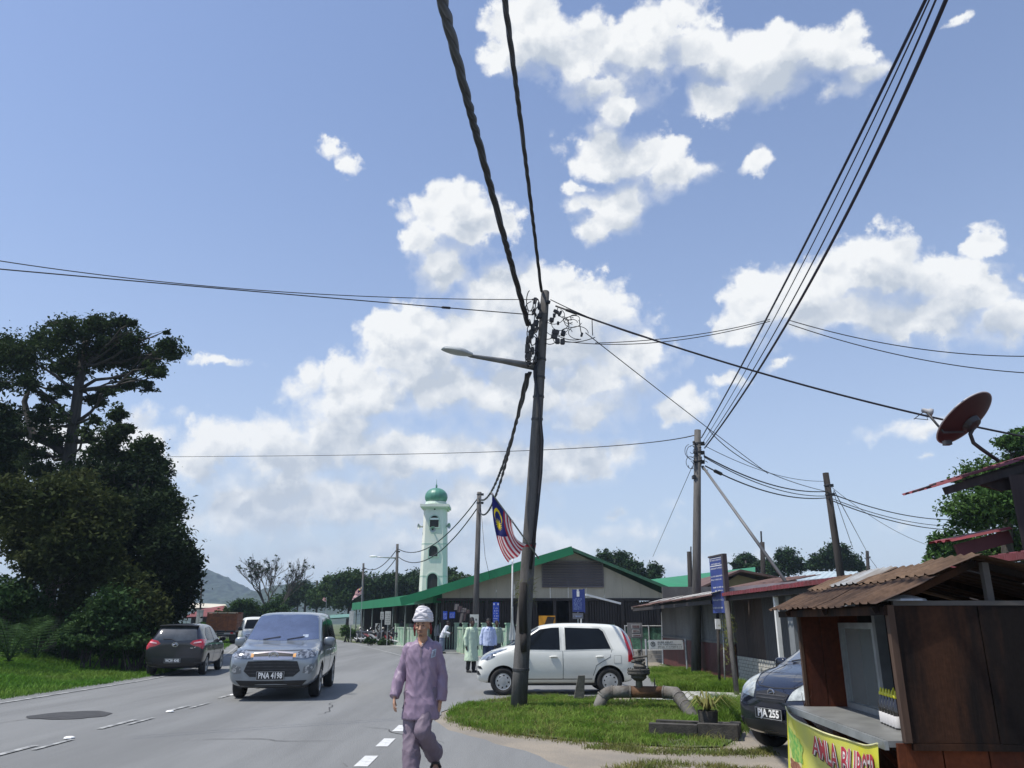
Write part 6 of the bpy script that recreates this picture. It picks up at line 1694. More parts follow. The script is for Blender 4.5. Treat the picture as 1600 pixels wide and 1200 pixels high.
	def wheels(self, pos, tyre_w=.18, rim_r=.20, style='cover', rim_m=None):
		rim_m = rim_m or mat('alloy', (.36, .37, .38), .4, .5, var=.15, scale=8)
		r = self.wr
		T = MB(); T.lathe([(rim_r, -tyre_w / 2), (r * .90, -tyre_w / 2 - .005), (r * .985, -tyre_w * .40), (r, -tyre_w * .25), (r, tyre_w * .25), (r * .985, tyre_w * .40), (r * .90, tyre_w / 2 + .005), (rim_r, tyre_w / 2), (rim_r * .97, tyre_w * .3), (rim_r * .97, -tyre_w * .3), (rim_r, -tyre_w / 2)], (0, 0, 0), 36, (0, 1, 0), cap=False)
		tyre = T.mesh('tyre', M['rubber'], True)
		Dk = MB(); Dk.lathe([(.0, tyre_w * .18), (rim_r * .98, tyre_w * .18), (rim_r * .98, tyre_w * .12), (.0, tyre_w * .12)], (0, 0, 0), 24, (0, 1, 0), cap=False); disc = Dk.mesh('disc', M['dsteel'], True)
		Rm = MB(); Rm.lathe([(rim_r * .86, tyre_w * .40), (rim_r * .90, tyre_w * .47), (rim_r * 1.0, tyre_w * .50), (rim_r * 1.02, tyre_w * .44), (rim_r * .88, tyre_w * .2)], (0, 0, 0), 32, (0, 1, 0), cap=False)
		if style == 'cover':
			# steel wheel cover with round-cornered slots near the rim
			ns = 8; rows = []
			for i in range(ns * 6):
				a0, a1 = 2 * math.pi * i / (ns * 6), 2 * math.pi * (i + 1) / (ns * 6)
				def ringp(rr, yy, a): return (rr * math.cos(a), yy, rr * math.sin(a))
				y0, y1, y2 = tyre_w * .52, tyre_w * .50, tyre_w * .44
				q = [(0.02, y0), (rim_r * .55, y0), (rim_r * .62, y1), (rim_r * .80, y1), (rim_r * .88, y2)]
				for k in range(4):
					if k == 2 and i % 6 in (0, 1): continue
					Rm.add([ringp(q[k][0], q[k][1], a0), ringp(q[k][0], q[k][1], a1), ringp(q[k + 1][0], q[k + 1][1], a1), ringp(q[k + 1][0], q[k + 1][1], a0)], [(0, 1, 2, 3)])
		else:
			ns = 5 if style == 'five' else 10
			Rm.lathe([(.0, tyre_w * .46), (rim_r * .2, tyre_w * .45), (rim_r * .24, tyre_w * .36)], (0, 0, 0), 20, (0, 1, 0), cap=False)
			for i in range(ns):
				a = 2 * math.pi * i / ns; wv = .05 if ns == 5 else .026
				d = Vector((math.cos(a), 0, math.sin(a))); s = Vector((-d.z, 0, d.x)); Y0 = Vector((0, tyre_w * .44, 0)); Y1 = Vector((0, tyre_w * .30, 0))
				p = [d * rim_r * .15 - s * wv * .8 + Y0, d * rim_r * .15 + s * wv * .8 + Y0, d * rim_r * .9 + s * wv * 1.1 + Y0, d * rim_r * .9 - s * wv * 1.1 + Y0]
				Rm.add(p + [x - (Y0 - Y1) for x in p], [(0, 1, 2, 3), (0, 4, 5, 1), (1, 5, 6, 2), (2, 6, 7, 3), (3, 7, 4, 0)])
		rim = Rm.mesh('rim', rim_m, False)
		hb = MB(); hb.lathe([(.012, tyre_w * .50), (.05, tyre_w * .52), (.05, tyre_w * .56), (.001, tyre_w * .57)], (0, 0, 0), 14, (0, 1, 0), cap=False); hub = hb.mesh('hub_cap', M['dsteel'] if style != 'cover' else rim_m)
		for (x, y) in pos:
			w = link_mesh('wheel', tyre, self.root); w.location = (x, y, r); w.rotation_euler = (0, 0, 0 if y > 0 else math.pi)
			for nm, me in (('disc', disc), ('rim', rim), ('hub_cap', hub)): link_mesh(nm, me, w)
	def part(self, name, mb, m, parent=None, sm=True):
		o = link_mesh(name, mb.mesh(name, m, False), parent or self.root)
		if sm:
			smooth(o.data)
			try: o.data.set_sharp_from_angle(angle=R(40))
			except Exception: pass
		return o
	def side_mirrors(self, x, y, z, m, w=.22, h=.14, d=.10):
		for s in (1, -1):
			mb = MB(); mb.ball((x, s * (y + w * .40), z), (d * .62, w * .50, h * .50), 16, e=.62); o = self.part('side_mirror', mb, m)
			g = MB(); g.lathe([(.0, 0), (.5, 0)], (0, 0, 0), 14, (-1, 0, 0), cap=False)
			g.v = [(x - d * .63, s * (y + w * .40) + p[1] * w * .75, z + p[2] * h * .8) for p in g.v]; self.part('mirror_glass', g, M['glass'], o)
			b = MB(); b.bar((x, s * (y - .06), z - h * .35), (x, s * (y + w * .3), z - h * .25), .07, .05); self.part('mirror_foot', b, M['blackplastic'], o)
	def plate(self, txt, x, y, z, w, h, rear=False, tilt=0.0, light=False):
		s = -1 if rear else 1
		mb = MB(); mb.cbox((0, 0, 0), (.016, w, h)); p = self.part('number_plate', mb, M['blackplastic'], None, False); p.location = (x, y, z); p.rotation_euler = (0, tilt, 0)
		fm = MB()
		for (a, b, c_, d) in ((-w / 2, -h / 2, w / 2, -h / 2 + .006), (-w / 2, h / 2 - .006, w / 2, h / 2), (-w / 2, -h / 2 + .0061, -w / 2 + .006, h / 2 - .0061), (w / 2 - .006, -h / 2 + .0061, w / 2, h / 2 - .0061)): fm.box((.006 if s > 0 else -.012, a, b), (.012 if s > 0 else -.006, c_, d))
		self.part('plate_frame', fm, M['steel'], p, False)
		me = text_mesh(txt, h * .98, .001, bold=.004); me.materials.append(M['white'])
		xs = [v.co.x for v in me.vertices]; k = min(1, w * .86 / (max(xs) - min(xs)))
		t = link_mesh('plate_text', me, p); t.location = (s * .0105, 0, 0); t.rotation_euler = (math.pi / 2, 0, s * math.pi / 2); t.scale = (k, 1, 1)
		return p
def paint(name, c, flake=True, rough=.3, metal=.55, dust=.10):
	return mat(name, c, rough, metal if flake else 0.0, var=dust, scale=1.5, coat=.9, fine=.04, fscale=300)
SEAM = M['blackplastic']
# ---------------------------------------------------------------- silver people carrier, coming towards us
def silver_mpv():
	pm = paint('silver_grey_paint', (.235, .262, .285), metal=.5, rough=.3)
	st = [(-2.355, .42, .95, 1.05, .60, .70, .60), (-2.33, .34, 1.0, 1.42, .70, .82, .62), (-2.22, .27, 1.03, 1.70, .80, .885, .63), (-1.95, .26, 1.04, 1.775, .82, .905, .69), (-1.2, .25, 1.04, 1.795, .84, .915, .71), (-.2, .25, 1.03, 1.795, .85, .915, .72), (.42, .25, 1.02, 1.765, .85, .915, .71), (.60, .25, 1.02, 1.70, .85, .915, .71), (1.27, .25, 1.03, 1.20, .85, .915, .80, .05), (1.38, .25, 1.02, 1.135, .85, .915, .82, .05), (1.75, .25, .98, 1.085, .845, .915, .82, .05), (2.05, .26, .94, 1.04, .84, .915, .81, .05), (2.20, .26, .90, 1.0, .83, .905, .79, .05), (2.31, .27, .80, .92, .79, .85, .70, .06), (2.36, .32, .70, .80, .70, .76, .62, .05)]
	W = [(1.42, .79), (1.42, -.79), (-1.33, .79), (-1.33, -.79)]
	b = Vector((-5.27, 19.35, 0)); yaw = math.atan2(-1, .12)
	c = Car('people_carrier', 'silver grey people carrier coming towards us, plate PNA 4198', 'car', (*b.xy, .018), yaw, pm, st, W, .345, .40)
	c.wheels(W, .21, .225, 'five')
	G_ = M['glass']
	c.skin('windscreen', [(-.655, 1.685), (-.48, 1.712), (0, 1.722), (.48, 1.712), (.655, 1.685), (.775, 1.19), (.5, 1.165), (0, 1.155), (-.5, 1.165), (-.775, 1.19)], mat('sky_reflection_glass', (.20, .24, .33), .06, .75, coat=.5, var=.12), 'front', off=.004)  # blue metallic base colour stands in for a brighter sky reflection
	c.both('window', [(.98, 1.10), (.50, 1.50), (.36, 1.61), (-.18, 1.635), (-.18, 1.08)], G_)
	c.both('window', [(-.28, 1.08), (-.28, 1.635), (-1.18, 1.625), (-1.18, 1.07)], G_)
	c.both('window', [(-1.28, 1.07), (-1.28, 1.615), (-1.95, 1.56), (-2.02, 1.20), (-1.9, 1.09)], G_)
	for x in (-.23, -1.23, 1.05):
		for s in ('left', 'right'):
			c.line('door_seam', [(x, .34), (x + (.03 if x > 0 else 0), 1.04)], .012, SEAM, s)
	for s in ('left', 'right'): c.line('sill_seam', [(-.95, .34), (1.02, .34)], .014, SEAM, s)
	for x in (.05, -.98):
		for s in (1, -1): mb = MB(); mb.ball((x, s * .925, .93), (.11, .025, .018), 10); c.part('door_handle', mb, M['chrome'])
	c.side_mirrors(.92, .88, 1.13, pm, .25, .20, .12)
	# face: headlamps, chrome bar, upper grille, wide lower grille, fog lamps
	c.mirror('headlight', [(.40, .83), (.42, .915), (.60, .985), (.83, 1.015), (.875, .98), (.85, .86), (.66, .825)], M['clear_lens'], 'front', off=.010, res=.03)
	c.mirror('indicator', [(.40, .845), (.40, .905), (.455, .92), (.46, .845)], mat('amber_lens', (.75, .40, .14), .2, var=.1, coat=1), 'front', off=.016, res=.03)
	c.skin('upper_grille', [(-.39, .855), (-.39, .90), (0, .93), (.39, .90), (.39, .855), (0, .865)], M['blackplastic'], 'front', off=.010, res=.03)
	ch = mat('pinkish_chrome', (.66, .60, .58), .22, .9, var=.05)
	c.skin('chrome_bar', [(-.40, .80), (-.40, .852), (0, .862), (.40, .852), (.40, .80), (0, .795)], ch, 'front', off=.020, res=.03)
	c.skin('chrome_bar', [(-.40, .905), (0, .936), (.40, .905), (.40, .93), (0, .962), (-.40, .93)], ch, 'front', off=.018, res=.03)
	lg = c.skin('lower_grille', [(-.57, .58), (-.50, .77), (0, .785), (.50, .77), (.57, .58), (.44, .47), (0, .455), (-.44, .47)], M['blackplastic'], 'front', off=.008, res=.03)
	for z, w in ((.72, .49), (.655, .52), (.59, .54), (.525, .47)):
		c.skin('grille_bar', [(-w, z), (-w, z + .016), (0, z + .024), (w, z + .016), (w, z), (0, z + .008)], M['dsteel'], 'front', off=.016, res=.04, parent=lg)
	c.mirror('fog_lamp', [(.62, .54), (.64, .66), (.80, .72), (.84, .60), (.76, .52)], mat('fog_lamp_bezel', (.14, .15, .16), .3, .4, col2=(.45, .46, .47), scale=16, thr=(.5, .6)), 'front', off=.010, res=.03)
	c.skin('bumper_lip', [(-.62, .30), (-.72, .40), (0, .385), (.72, .40), (.62, .30), (0, .29)], M['blackplastic'], 'front', off=.008, res=.05)
	c.line('bonnet_seam', [(-.78, 1.0), (-.55, .985), (-.3, .975), (0, .972), (.3, .975), (.55, .985), (.78, 1.0)], .012, SEAM, 'front')
	for s in (1, -1): c.line('bonnet_crease', [(1.30, s * .52), (1.8, s * .46), (2.15, s * .38)], .018, pm, 'top')
	# emblem: three crossed ovals
	h = c.bvh.ray_cast(Vector((6, 0, .885)), Vector((-1, 0, 0)), 12)[0]; ex = h.x + .03
	def oval(mb, cy, cz, ry, rz, t): mb.tube([(ex + .004, cy + ry * math.cos(a), cz + rz * math.sin(a)) for a in np.linspace(0, 2 * math.pi, 25)], t, 6, cap=False)
	mb = MB(); oval(mb, 0, .885, .095, .066, .012); oval(mb, 0, .885, .034, .060, .010); oval(mb, 0, .908, .070, .026, .010); c.part('emblem', mb, M['chrome'])
	c.plate('PNA 4198', c.bvh.ray_cast(Vector((6, 0, .50)), Vector((-1, 0, 0)), 12)[0].x + .035, -.02, .49, .56, .165)
	for s in (.12, -.40):
		pts = []
		for k in range(7):
			y = s + k * .06 - .02; hh = c.bvh.ray_cast(Vector((6, y, 1.175 + .01 * k)), Vector((-1, 0, 0)), 12)[0]; pts.append(hh + Vector((.014, 0, .012)))
		mb = MB(); mb.tube(pts, .009, 5); c.part('wiper', mb, M['blackplastic'])
	c.skin('inspection_sticker', [(.42, 1.22), (.42, 1.28), (.54, 1.28), (.54, 1.22)], mat('sticker', (.30, .36, .45), .4, var=.2, scale=20), 'front', off=.008)
	mb = MB(); mb.cbox((.2, 0, .30), (3.9, 1.4, .12)); c.part('underbody', mb, M['blackplastic'], sm=False)
silver_mpv()
# ---------------------------------------------------------------- dark hatchback, driving away
def dark_hatch():
	pm = paint('charcoal_paint', (.020, .020, .027), metal=.3, rough=.28)
	st = [(-1.945, .42, .80, .92, .55, .64, .56), (-1.93, .30, .88, 1.06, .68, .80, .60), (-1.86, .24, .93, 1.20, .76, .855, .58, .04), (-1.62, .22, .96, 1.46, .79, .865, .56, .05), (-1.50, .22, .96, 1.49, .79, .8675, .57, .05), (-1.0, .21, .96, 1.515, .80, .8675, .60), (-.2, .21, .95, 1.515, .80, .8675, .60), (.30, .21, .94, 1.47, .80, .8675, .59), (.50, .21, .94, 1.39, .80, .865, .60), (1.10, .21, .95, 1.04, .80, .865, .68), (1.22, .21, .93, .99, .80, .865, .70), (1.6, .22, .86, .93, .78, .85, .68), (1.82, .24, .72, .82, .70, .78, .60), (1.93, .30, .56, .66, .55, .62, .46)]
	W = [(1.27, .745), (1.27, -.745), (-1.23, .745), (-1.23, -.745)]
	c = Car('hatchback', 'charcoal hatchback driving away on the left lane, red tail lamps lit by the sun', 'car', (-10.55, 26.5, .018), math.atan2(2.4, -.42), pm, st, W, .30, .345)
	c.wheels(W, .185, .205, 'ten')
	G_ = M['glass']
	c.skin('rear_window', [(-.62, 1.03), (-.50, 1.40), (0, 1.42), (.50, 1.40), (.62, 1.03), (0, 1.0)], mat('greyish_rear_glass', (.05, .055, .055), .08, var=.3, scale=2, coat=1), 'rear', off=.004)
	c.both('window', [(.80, 1.0), (.40, 1.29), (.22, 1.38), (-.30, 1.41), (-.30, .99)], G_)
	c.both('window', [(-.38, .99), (-.38, 1.41), (-1.0, 1.38), (-1.30, 1.22), (-1.36, 1.08), (-1.25, 1.0)], G_)
	c.mirror('tail_lamp', [(.42, .925), (.50, 1.01), (.72, 1.05), (.82, 1.04), (.845, .90), (.80, .76), (.70, .83), (.56, .86)], M['red_lens'], 'rear', off=.012, res=.03)
	c.mirror('lamp_strip', [(.52, .93), (.55, .965), (.72, .99), (.74, .95)], mat('pale_lens', (.75, .45, .45), .2, coat=1, var=.2, scale=20), 'rear', off=.017, res=.03)
	c.both('tail_lamp', [(-1.86, .93), (-1.84, 1.03), (-1.66, 1.04), (-1.60, 1.0), (-1.74, .92)], M['red_lens'], off=.012, res=.03)
	mb = MB(); sp = []
	for t in np.linspace(-1, 1, 13):
		y = t * .58; sp.append([(-1.50, y, 1.492 - .03 * t * t), (-1.74 + .05 * t * t, y, 1.462 - .02 * t * t), (-1.73 + .05 * t * t, y, 1.43 - .02 * t * t), (-1.52, y, 1.45 - .03 * t * t)])
	mb.grid(sp); c.part('spoiler', mb, M['blackplastic'])
	c.skin('lower_bumper', [(-.74, .29), (-.80, .50), (-.55, .52), (0, .52), (.55, .52), (.80, .50), (.74, .29), (0, .27)], M['blackplastic'], 'rear', off=.010)
	c.mirror('reflector', [(.60, .36), (.60, .39), (.80, .40), (.80, .37)], M['dsteel'], 'rear', off=.018, res=.03)
	c.line('tailgate_seam', [(-.66, .60), (0, .585), (.66, .60)], .012, SEAM, 'rear')
	for s in ('left', 'right'):
		c.line('door_seam', [(-.34, .30), (-.34, .97)], .012, SEAM, s); c.line('door_seam', [(.72, .3), (.80, .96)], .012, SEAM, s); c.line('door_crease', [(-1.2, .78), (.9, .72)], .016, SEAM, s)
	for x in (-.12, -1.05):
		for s in (1, -1): mb = MB(); mb.ball((x, s * .875, .86), (.10, .022, .018), 10); c.part('door_handle', mb, pm)
	c.side_mirrors(.70, .83, 1.02, M['blackplastic'], .2, .14)
	xr_ = lambda z: c.bvh.ray_cast(Vector((-6, 0, z)), Vector((1, 0, 0)), 12)[0].x
	c.plate('WCW 4040', xr_(.44) - .03, .02, .44, .46, .125, rear=True)
	mb = MB(); X = xr_(.90) - .012; mb.tube([(X, .085 * math.cos(a), .90 + .058 * math.sin(a)) for a in np.linspace(0, 2 * math.pi, 21)], .011, 6, cap=False); mb.tube([(X, -.075, .875), (X, -.01, .93), (X, .02, .90), (X, .075, .91)], .014, 6); mb.tube([(X, -.05, .945), (X, .06, .87)], .010, 6); c.part('emblem', mb, M['chrome'])
	pts = [Vector((xr_(1.03) - .02, .02, 1.01)), Vector((xr_(1.06) - .02, .12, 1.055)), Vector((xr_(1.07) - .02, .36, 1.07))]
	mb = MB(); mb.tube(pts, .012, 6); c.part('wiper', mb, M['blackplastic'])
	mb = MB(); 
	for (a, b_) in (((-.45, .80), (-.53, .80)), ((-.56, .80), (-.60, .835))): mb.bar((xr_(.81) + .0, a[0], a[1]), (xr_(.81), b_[0], b_[1]), .02, .02)
	c.part('badge', mb, M['chrome'], sm=False)
	mb = MB(); mb.cbox((0, 0, .26), (3.2, 1.3, .1)); c.part('underbody', mb, M['blackplastic'], sm=False)
	mb = MB(); mb.tube([(-1.2, -.1, 1.49), (-1.35, -.1, 1.62)], .006, 5); c.part('aerial', mb, M['blackplastic'])
dark_hatch()
# ---------------------------------------------------------------- white hatchback, parked side-on
def white_hatch():
	pm = mat('white_car_paint', (.70, .71, .66), .32, var=.05, scale=1.2, coat=.6, fine=.02)
	st = [(-1.787, .46, .80, .94, .46, .54, .48), (-1.772, .32, .86, 1.10, .60, .68, .50), (-1.70, .25, .90, 1.30, .66, .73, .50), (-1.52, .23, .93, 1.47, .68, .737, .50, .05), (-1.30, .22, .93, 1.505, .69, .7375, .515), (-.7, .21, .93, 1.53, .69, .7375, .53), (-.1, .21, .92, 1.53, .69, .7375, .535), (.28, .21, .92, 1.49, .69, .7375, .53), (.45, .21, .92, 1.42, .69, .7375, .53), (1.02, .21, .94, 1.06, .69, .7375, .58), (1.14, .21, .92, 1.00, .69, .7375, .60), (1.42, .22, .86, .93, .67, .725, .58), (1.62, .23, .74, .83, .62, .68, .52), (1.74, .26, .60, .72, .54, .60, .44), (1.785, .33, .50, .60, .42, .48, .34)]
	W = [(1.20, .645), (1.20, -.645), (-1.19, .645), (-1.19, -.645)]
	c = Car('hatchback', 'white compact hatchback parked side-on behind the near street pole', 'car', (.97, 19.05, .022), math.pi + R(2.5), pm, st, W, .285, .34)
	c.wheels(W, .16, .175, 'cover', mat('silver_wheel_cover', (.45, .46, .46), .45, .4, var=.1))
	G_ = M['glass']
	ft = mat('white_frame', (.60, .61, .57), .4)
	for s in ('left', 'right'):
		c.skin('window_frame', [(1.00, .935), (.60, 1.27), (.36, 1.42), (.10, 1.46), (-.12, 1.465), (-.12, .925)], ft, s, off=.004)
		c.skin('window_frame', [(-.17, .925), (-.17, 1.465), (-1.03, 1.445), (-1.13, 1.36), (-1.30, .95)], ft, s, off=.004)
		c.skin('window', [(.93, .955), (.57, 1.25), (.35, 1.385), (.10, 1.42), (-.08, 1.425), (-.08, .95)], G_, s, off=.009)
		c.skin('window', [(-.21, .95), (-.21, 1.425), (-1.0, 1.405), (-1.09, 1.34), (-1.24, .97)], G_, s, off=.009)
		c.line('door_seam', [(-.145, .33), (-.145, .93)], .010, SEAM, s); c.line('door_seam', [(.80, .36), (.90, .60), (.93, .92)], .010, SEAM, s)
		c.line('door_seam', [(-.82, .40), (-.90, .62), (-1.22, .80), (-1.26, .94)], .010, SEAM, s); c.line('sill_seam', [(-.80, .33), (.80, .33)], .016, SEAM, s)
		c.line('door_moulding', [(.86, .30), (-.84, .30)], .05, pm, s)
		c.skin('fuel_flap_seam', [(-1.30, .66), (-1.47, .66), (-1.47, .83), (-1.30, .83)], mat('flap_joint_grey', (.30, .30, .28)), s, off=.003); c.skin('fuel_flap', [(-1.308, .668), (-1.462, .668), (-1.462, .822), (-1.308, .822)], pm, s, off=.005)  # grey outline marks the joint round the fuel flap
	c.skin('windscreen', [(-.47, 1.42), (0, 1.455), (.47, 1.42), (.62, 1.04), (0, 1.02), (-.62, 1.04)], G_, 'front', off=.004)
	c.mirror('headlight', [(.22, .74), (.26, .83), (.48, .94), (.60, .97), (.655, .90), (.62, .76), (.45, .715)], M['clear_lens'], 'front', off=.009, res=.03)
	c.both('headlight', [(1.30, .93), (1.46, .90), (1.60, .81), (1.655, .74), (1.56, .73), (1.40, .80)], M['clear_lens'], off=.009, res=.03)
	c.both('tail_lamp', [(-1.535, 1.36), (-1.60, 1.26), (-1.70, .95), (-1.755, .70), (-1.62, .69), (-1.63, .92), (-1.585, 1.13)], M['red_lens'], off=.010, res=.03)
	c.mirror('tail_lamp', [(.40, 1.24), (.46, 1.24), (.60, .92), (.62, .74), (.54, .74), (.50, .98)], M['red_lens'], 'rear', off=.010, res=.04)
	c.skin('grille', [(-.30, .50), (-.34, .58), (.34, .58), (.30, .50)], M['blackplastic'], 'front', off=.008, res=.03)
	c.both('bumper_slot', [(1.70, .42), (1.74, .50), (1.78, .50), (1.77, .42)], M['blackplastic'], off=.009, res=.02)
	c.both('bumper_slot', [(1.66, .55), (1.70, .60), (1.76, .60), (1.75, .55)], M['blackplastic'], off=.009, res=.02)
	c.skin('rear_window', [(-.45, 1.08), (-.42, 1.38), (.42, 1.38), (.45, 1.08)], G_, 'rear', off=.004)
	for x in (.06, -.98):
		for s in (1, -1): mb = MB(); mb.ball((x, s * .745, .805), (.10, .022, .020), 10); c.part('door_handle', mb, pm)
	c.side_mirrors(.80, .69, .985, pm, .19, .16)
	mb = MB(); mb.cbox((0, 0, .24), (2.9, 1.15, .1)); c.part('underbody', mb, M['blackplastic'], sm=False)
	for x in (-.3, .6): mb = MB(); mb.tube([(x, -.3, 1.525), (x - .05, -.3, 1.53)], .004, 4)
white_hatch()
# ---------------------------------------------------------------- dark blue car half hidden by the stall
def blue_car():
	pm = paint('dark_blue_paint', (.008, .010, .022), metal=.2, rough=.22)
	st = [(-1.84, .42, .80, .95, .52, .62, .55), (-1.80, .28, .90, 1.25, .70, .80, .56), (-1.55, .22, .95, 1.48, .76, .83, .56), (-1.0, .21, .95, 1.545, .78, .8325, .60), (-.2, .21, .94, 1.545, .78, .8325, .60), (.25, .21, .93, 1.50, .78, .8325, .59), (.42, .21, .93, 1.43, .78, .8325, .60), (1.02, .21, .95, 1.08, .78, .8325, .66), (1.14, .21, .93, 1.025, .78, .83, .68), (1.42, .22, .87, .965, .76, .82, .66), (1.62, .22, .78, .89, .70, .77, .60), (1.77, .24, .66, .78, .60, .67, .50), (1.845, .30, .54, .66, .48, .54, .38)]
	W = [(1.22, .735), (1.22, -.735), (-1.22, .735), (-1.22, -.735)]
	c = Car('hatchback', 'dark navy car nosing out from behind the wooden burger stall', 'car', (4.84, 10.86, .006), math.atan2(-.40, -.917), pm, st, W, .29, .335)
	c.wheels(W, .175, .19, 'ten')
	c.skin('windscreen', [(-.55, 1.44), (0, 1.475), (.55, 1.44), (.70, 1.07), (0, 1.045), (-.70, 1.07)], mat('pale_windscreen', (.10, .11, .12), .08, var=.2, coat=1), 'front', off=.004)
	c.both('window', [(.90, .98), (.40, 1.32), (.20, 1.40), (-.25, 1.42), (-.25, .97)], M['glass'])
	c.both('window', [(-.33, .97), (-.33, 1.42), (-1.1, 1.38), (-1.3, 1.0)], M['glass'])
	hl = mat('cloudy_headlight', (.52, .55, .50), .15, .2, col2=(.26, .28, .26), scale=10, thr=(.4, .65), coat=1)
	c.mirror('headlight', [(.30, .665), (.33, .76), (.46, .88), (.62, .955), (.74, .975), (.765, .90), (.72, .78), (.58, .69)], hl, 'front', off=.010, res=.03)
	c.both('headlight', [(1.22, .955), (1.40, .92), (1.58, .82), (1.50, .76), (1.36, .82)], hl, off=.010, res=.03)
	c.skin('grille', [(-.26, .645), (-.29, .73), (0, .765), (.29, .73), (.26, .645), (0, .625)], M['blackplastic'], 'front', off=.008, res=.03)
	for z in (.665, .70): c.skin('grille_bar', [(-.25, z), (-.25, z + .012), (.25, z + .012), (.25, z)], M['dsteel'], 'front', off=.013, res=.04)
	mb = MB(); X = c.bvh.ray_cast(Vector((6, 0, .735)), Vector((-1, 0, 0)), 12)[0].x + .016; mb.tube([(X, .055 * math.cos(a), .735 + .04 * math.sin(a)) for a in np.linspace(0, 2 * math.pi, 19)], .008, 6, cap=False); mb.tube([(X, -.05, .72), (X, .05, .75)], .008, 6); c.part('emblem', mb, M['chrome'])
	c.plate('PJA 255', c.bvh.ray_cast(Vector((6, 0, .50)), Vector((-1, 0, 0)), 12)[0].x + .03, .0, .50, .46, .12)
	c.skin('lower_grille', [(-.48, .30), (-.52, .40), (0, .42), (.52, .40), (.48, .30), (0, .28)], M['blackplastic'], 'front', off=.008)
	c.mirror('fog_recess', [(.58, .32), (.58, .40), (.68, .42), (.70, .36)], M['blackplastic'], 'front', off=.008, res=.03)
	c.line('bonnet_seam', [(-.72, .96), (-.45, .86), (-.3, .80), (0, .785), (.3, .80), (.45, .86), (.72, .96)], .010, SEAM, 'front')
	for s in (1, -1): c.line('bonnet_crease', [(1.1, s * .46), (1.4, s * .42), (1.7, s * .28)], .014, pm, 'top')
	c.side_mirrors(.80, .80, 1.02, pm, .2, .15)
	mb = MB(); mb.cbox((0, 0, .26), (3.0, 1.25, .1)); c.part('underbody', mb, M['blackplastic'], sm=False)
	for k, y in enumerate((.10, -.40)):
		pts = []
		for q in range(6):
			yy = y + q * .07; hh = c.bvh.ray_cast(Vector((6, yy, 1.06 + .012 * q)), Vector((-1, 0, 0)), 12)[0]; pts.append(hh + Vector((.014, 0, .012)))
		mb = MB(); mb.tube(pts, .009, 5); c.part('wiper', mb, M['blackplastic'])
blue_car()
# ---------------------------------------------------------------- white off-roader behind the people carrier
def white_suv():
	pm = mat('cream_white_paint', (.62, .63, .58), .4, var=.06, coat=.4)
	st = [(-2.0, .50, 1.0, 1.10, .60, .70, .64), (-1.98, .42, 1.05, 1.60, .72, .80, .66, .06), (-1.85, .40, 1.08, 1.80, .76, .84, .68, .06), (-.2, .40, 1.08, 1.84, .78, .85, .70, .06), (.35, .40, 1.08, 1.80, .78, .85, .70, .06), (.50, .40, 1.08, 1.72, .78, .85, .70, .06), (.85, .40, 1.10, 1.20, .78, .85, .76), (.95, .40, 1.08, 1.14, .78, .85, .78), (1.6, .42, 1.0, 1.07, .76, .83, .74), (1.85, .44, .86, .98, .72, .79, .68), (1.95, .50, .72, .84, .62, .70, .56)]
	W = [(1.25, .73), (1.25, -.73), (-1.2, .73), (-1.2, -.73)]
	c = Car('off_roader', 'cream white boxy off-roader mostly hidden behind the silver people carrier', 'car', (P(403, 972, 43).x, 43.0, .018), math.atan2(-1, .42), pm, st, W, .36, .42)
	c.wheels(W, .2, .21, 'five')
	c.skin('windscreen', [(-.62, 1.66), (0, 1.69), (.62, 1.66), (.72, 1.22), (-.72, 1.22)], M['glass'], 'front', off=.005)
	c.both('window', [(.68, 1.15), (.42, 1.62), (-.25, 1.66), (-.25, 1.15)], M['glass']); c.both('window', [(-.35, 1.15), (-.35, 1.66), (-1.1, 1.66), (-1.1, 1.15)], M['glass']); c.both('window', [(-1.2, 1.15), (-1.2, 1.66), (-1.75, 1.62), (-1.75, 1.15)], M['glass'])
	c.mirror('headlight', [(.46, .80), (.46, .96), (.68, .97), (.72, .80)], M['clear_lens'], 'front', off=.010, res=.03)
	c.skin('grille', [(-.42, .80), (-.42, .96), (.42, .96), (.42, .80)], M['blackplastic'], 'front', off=.008)
	mb = MB(); mb.cbox((1.98, 0, .62), (.12, 1.5, .2)); c.part('bumper', mb, M['blackplastic'], sm=False)
	c.side_mirrors(.62, .84, 1.22, M['blackplastic'], .2, .2)
	for s in ('left', 'right'): c.line('door_seam', [(-.3, .46), (-.3, 1.1)], .014, SEAM, s); c.line('door_seam', [(.62, .46), (.68, 1.1)], .014, SEAM, s)
	mb = MB(); mb.lathe([(.06, 0), (.05, .06), (.01, .08)], (.1, .2, 1.83), 10); c.part('roof_lamp', mb, M['white'])
white_suv()
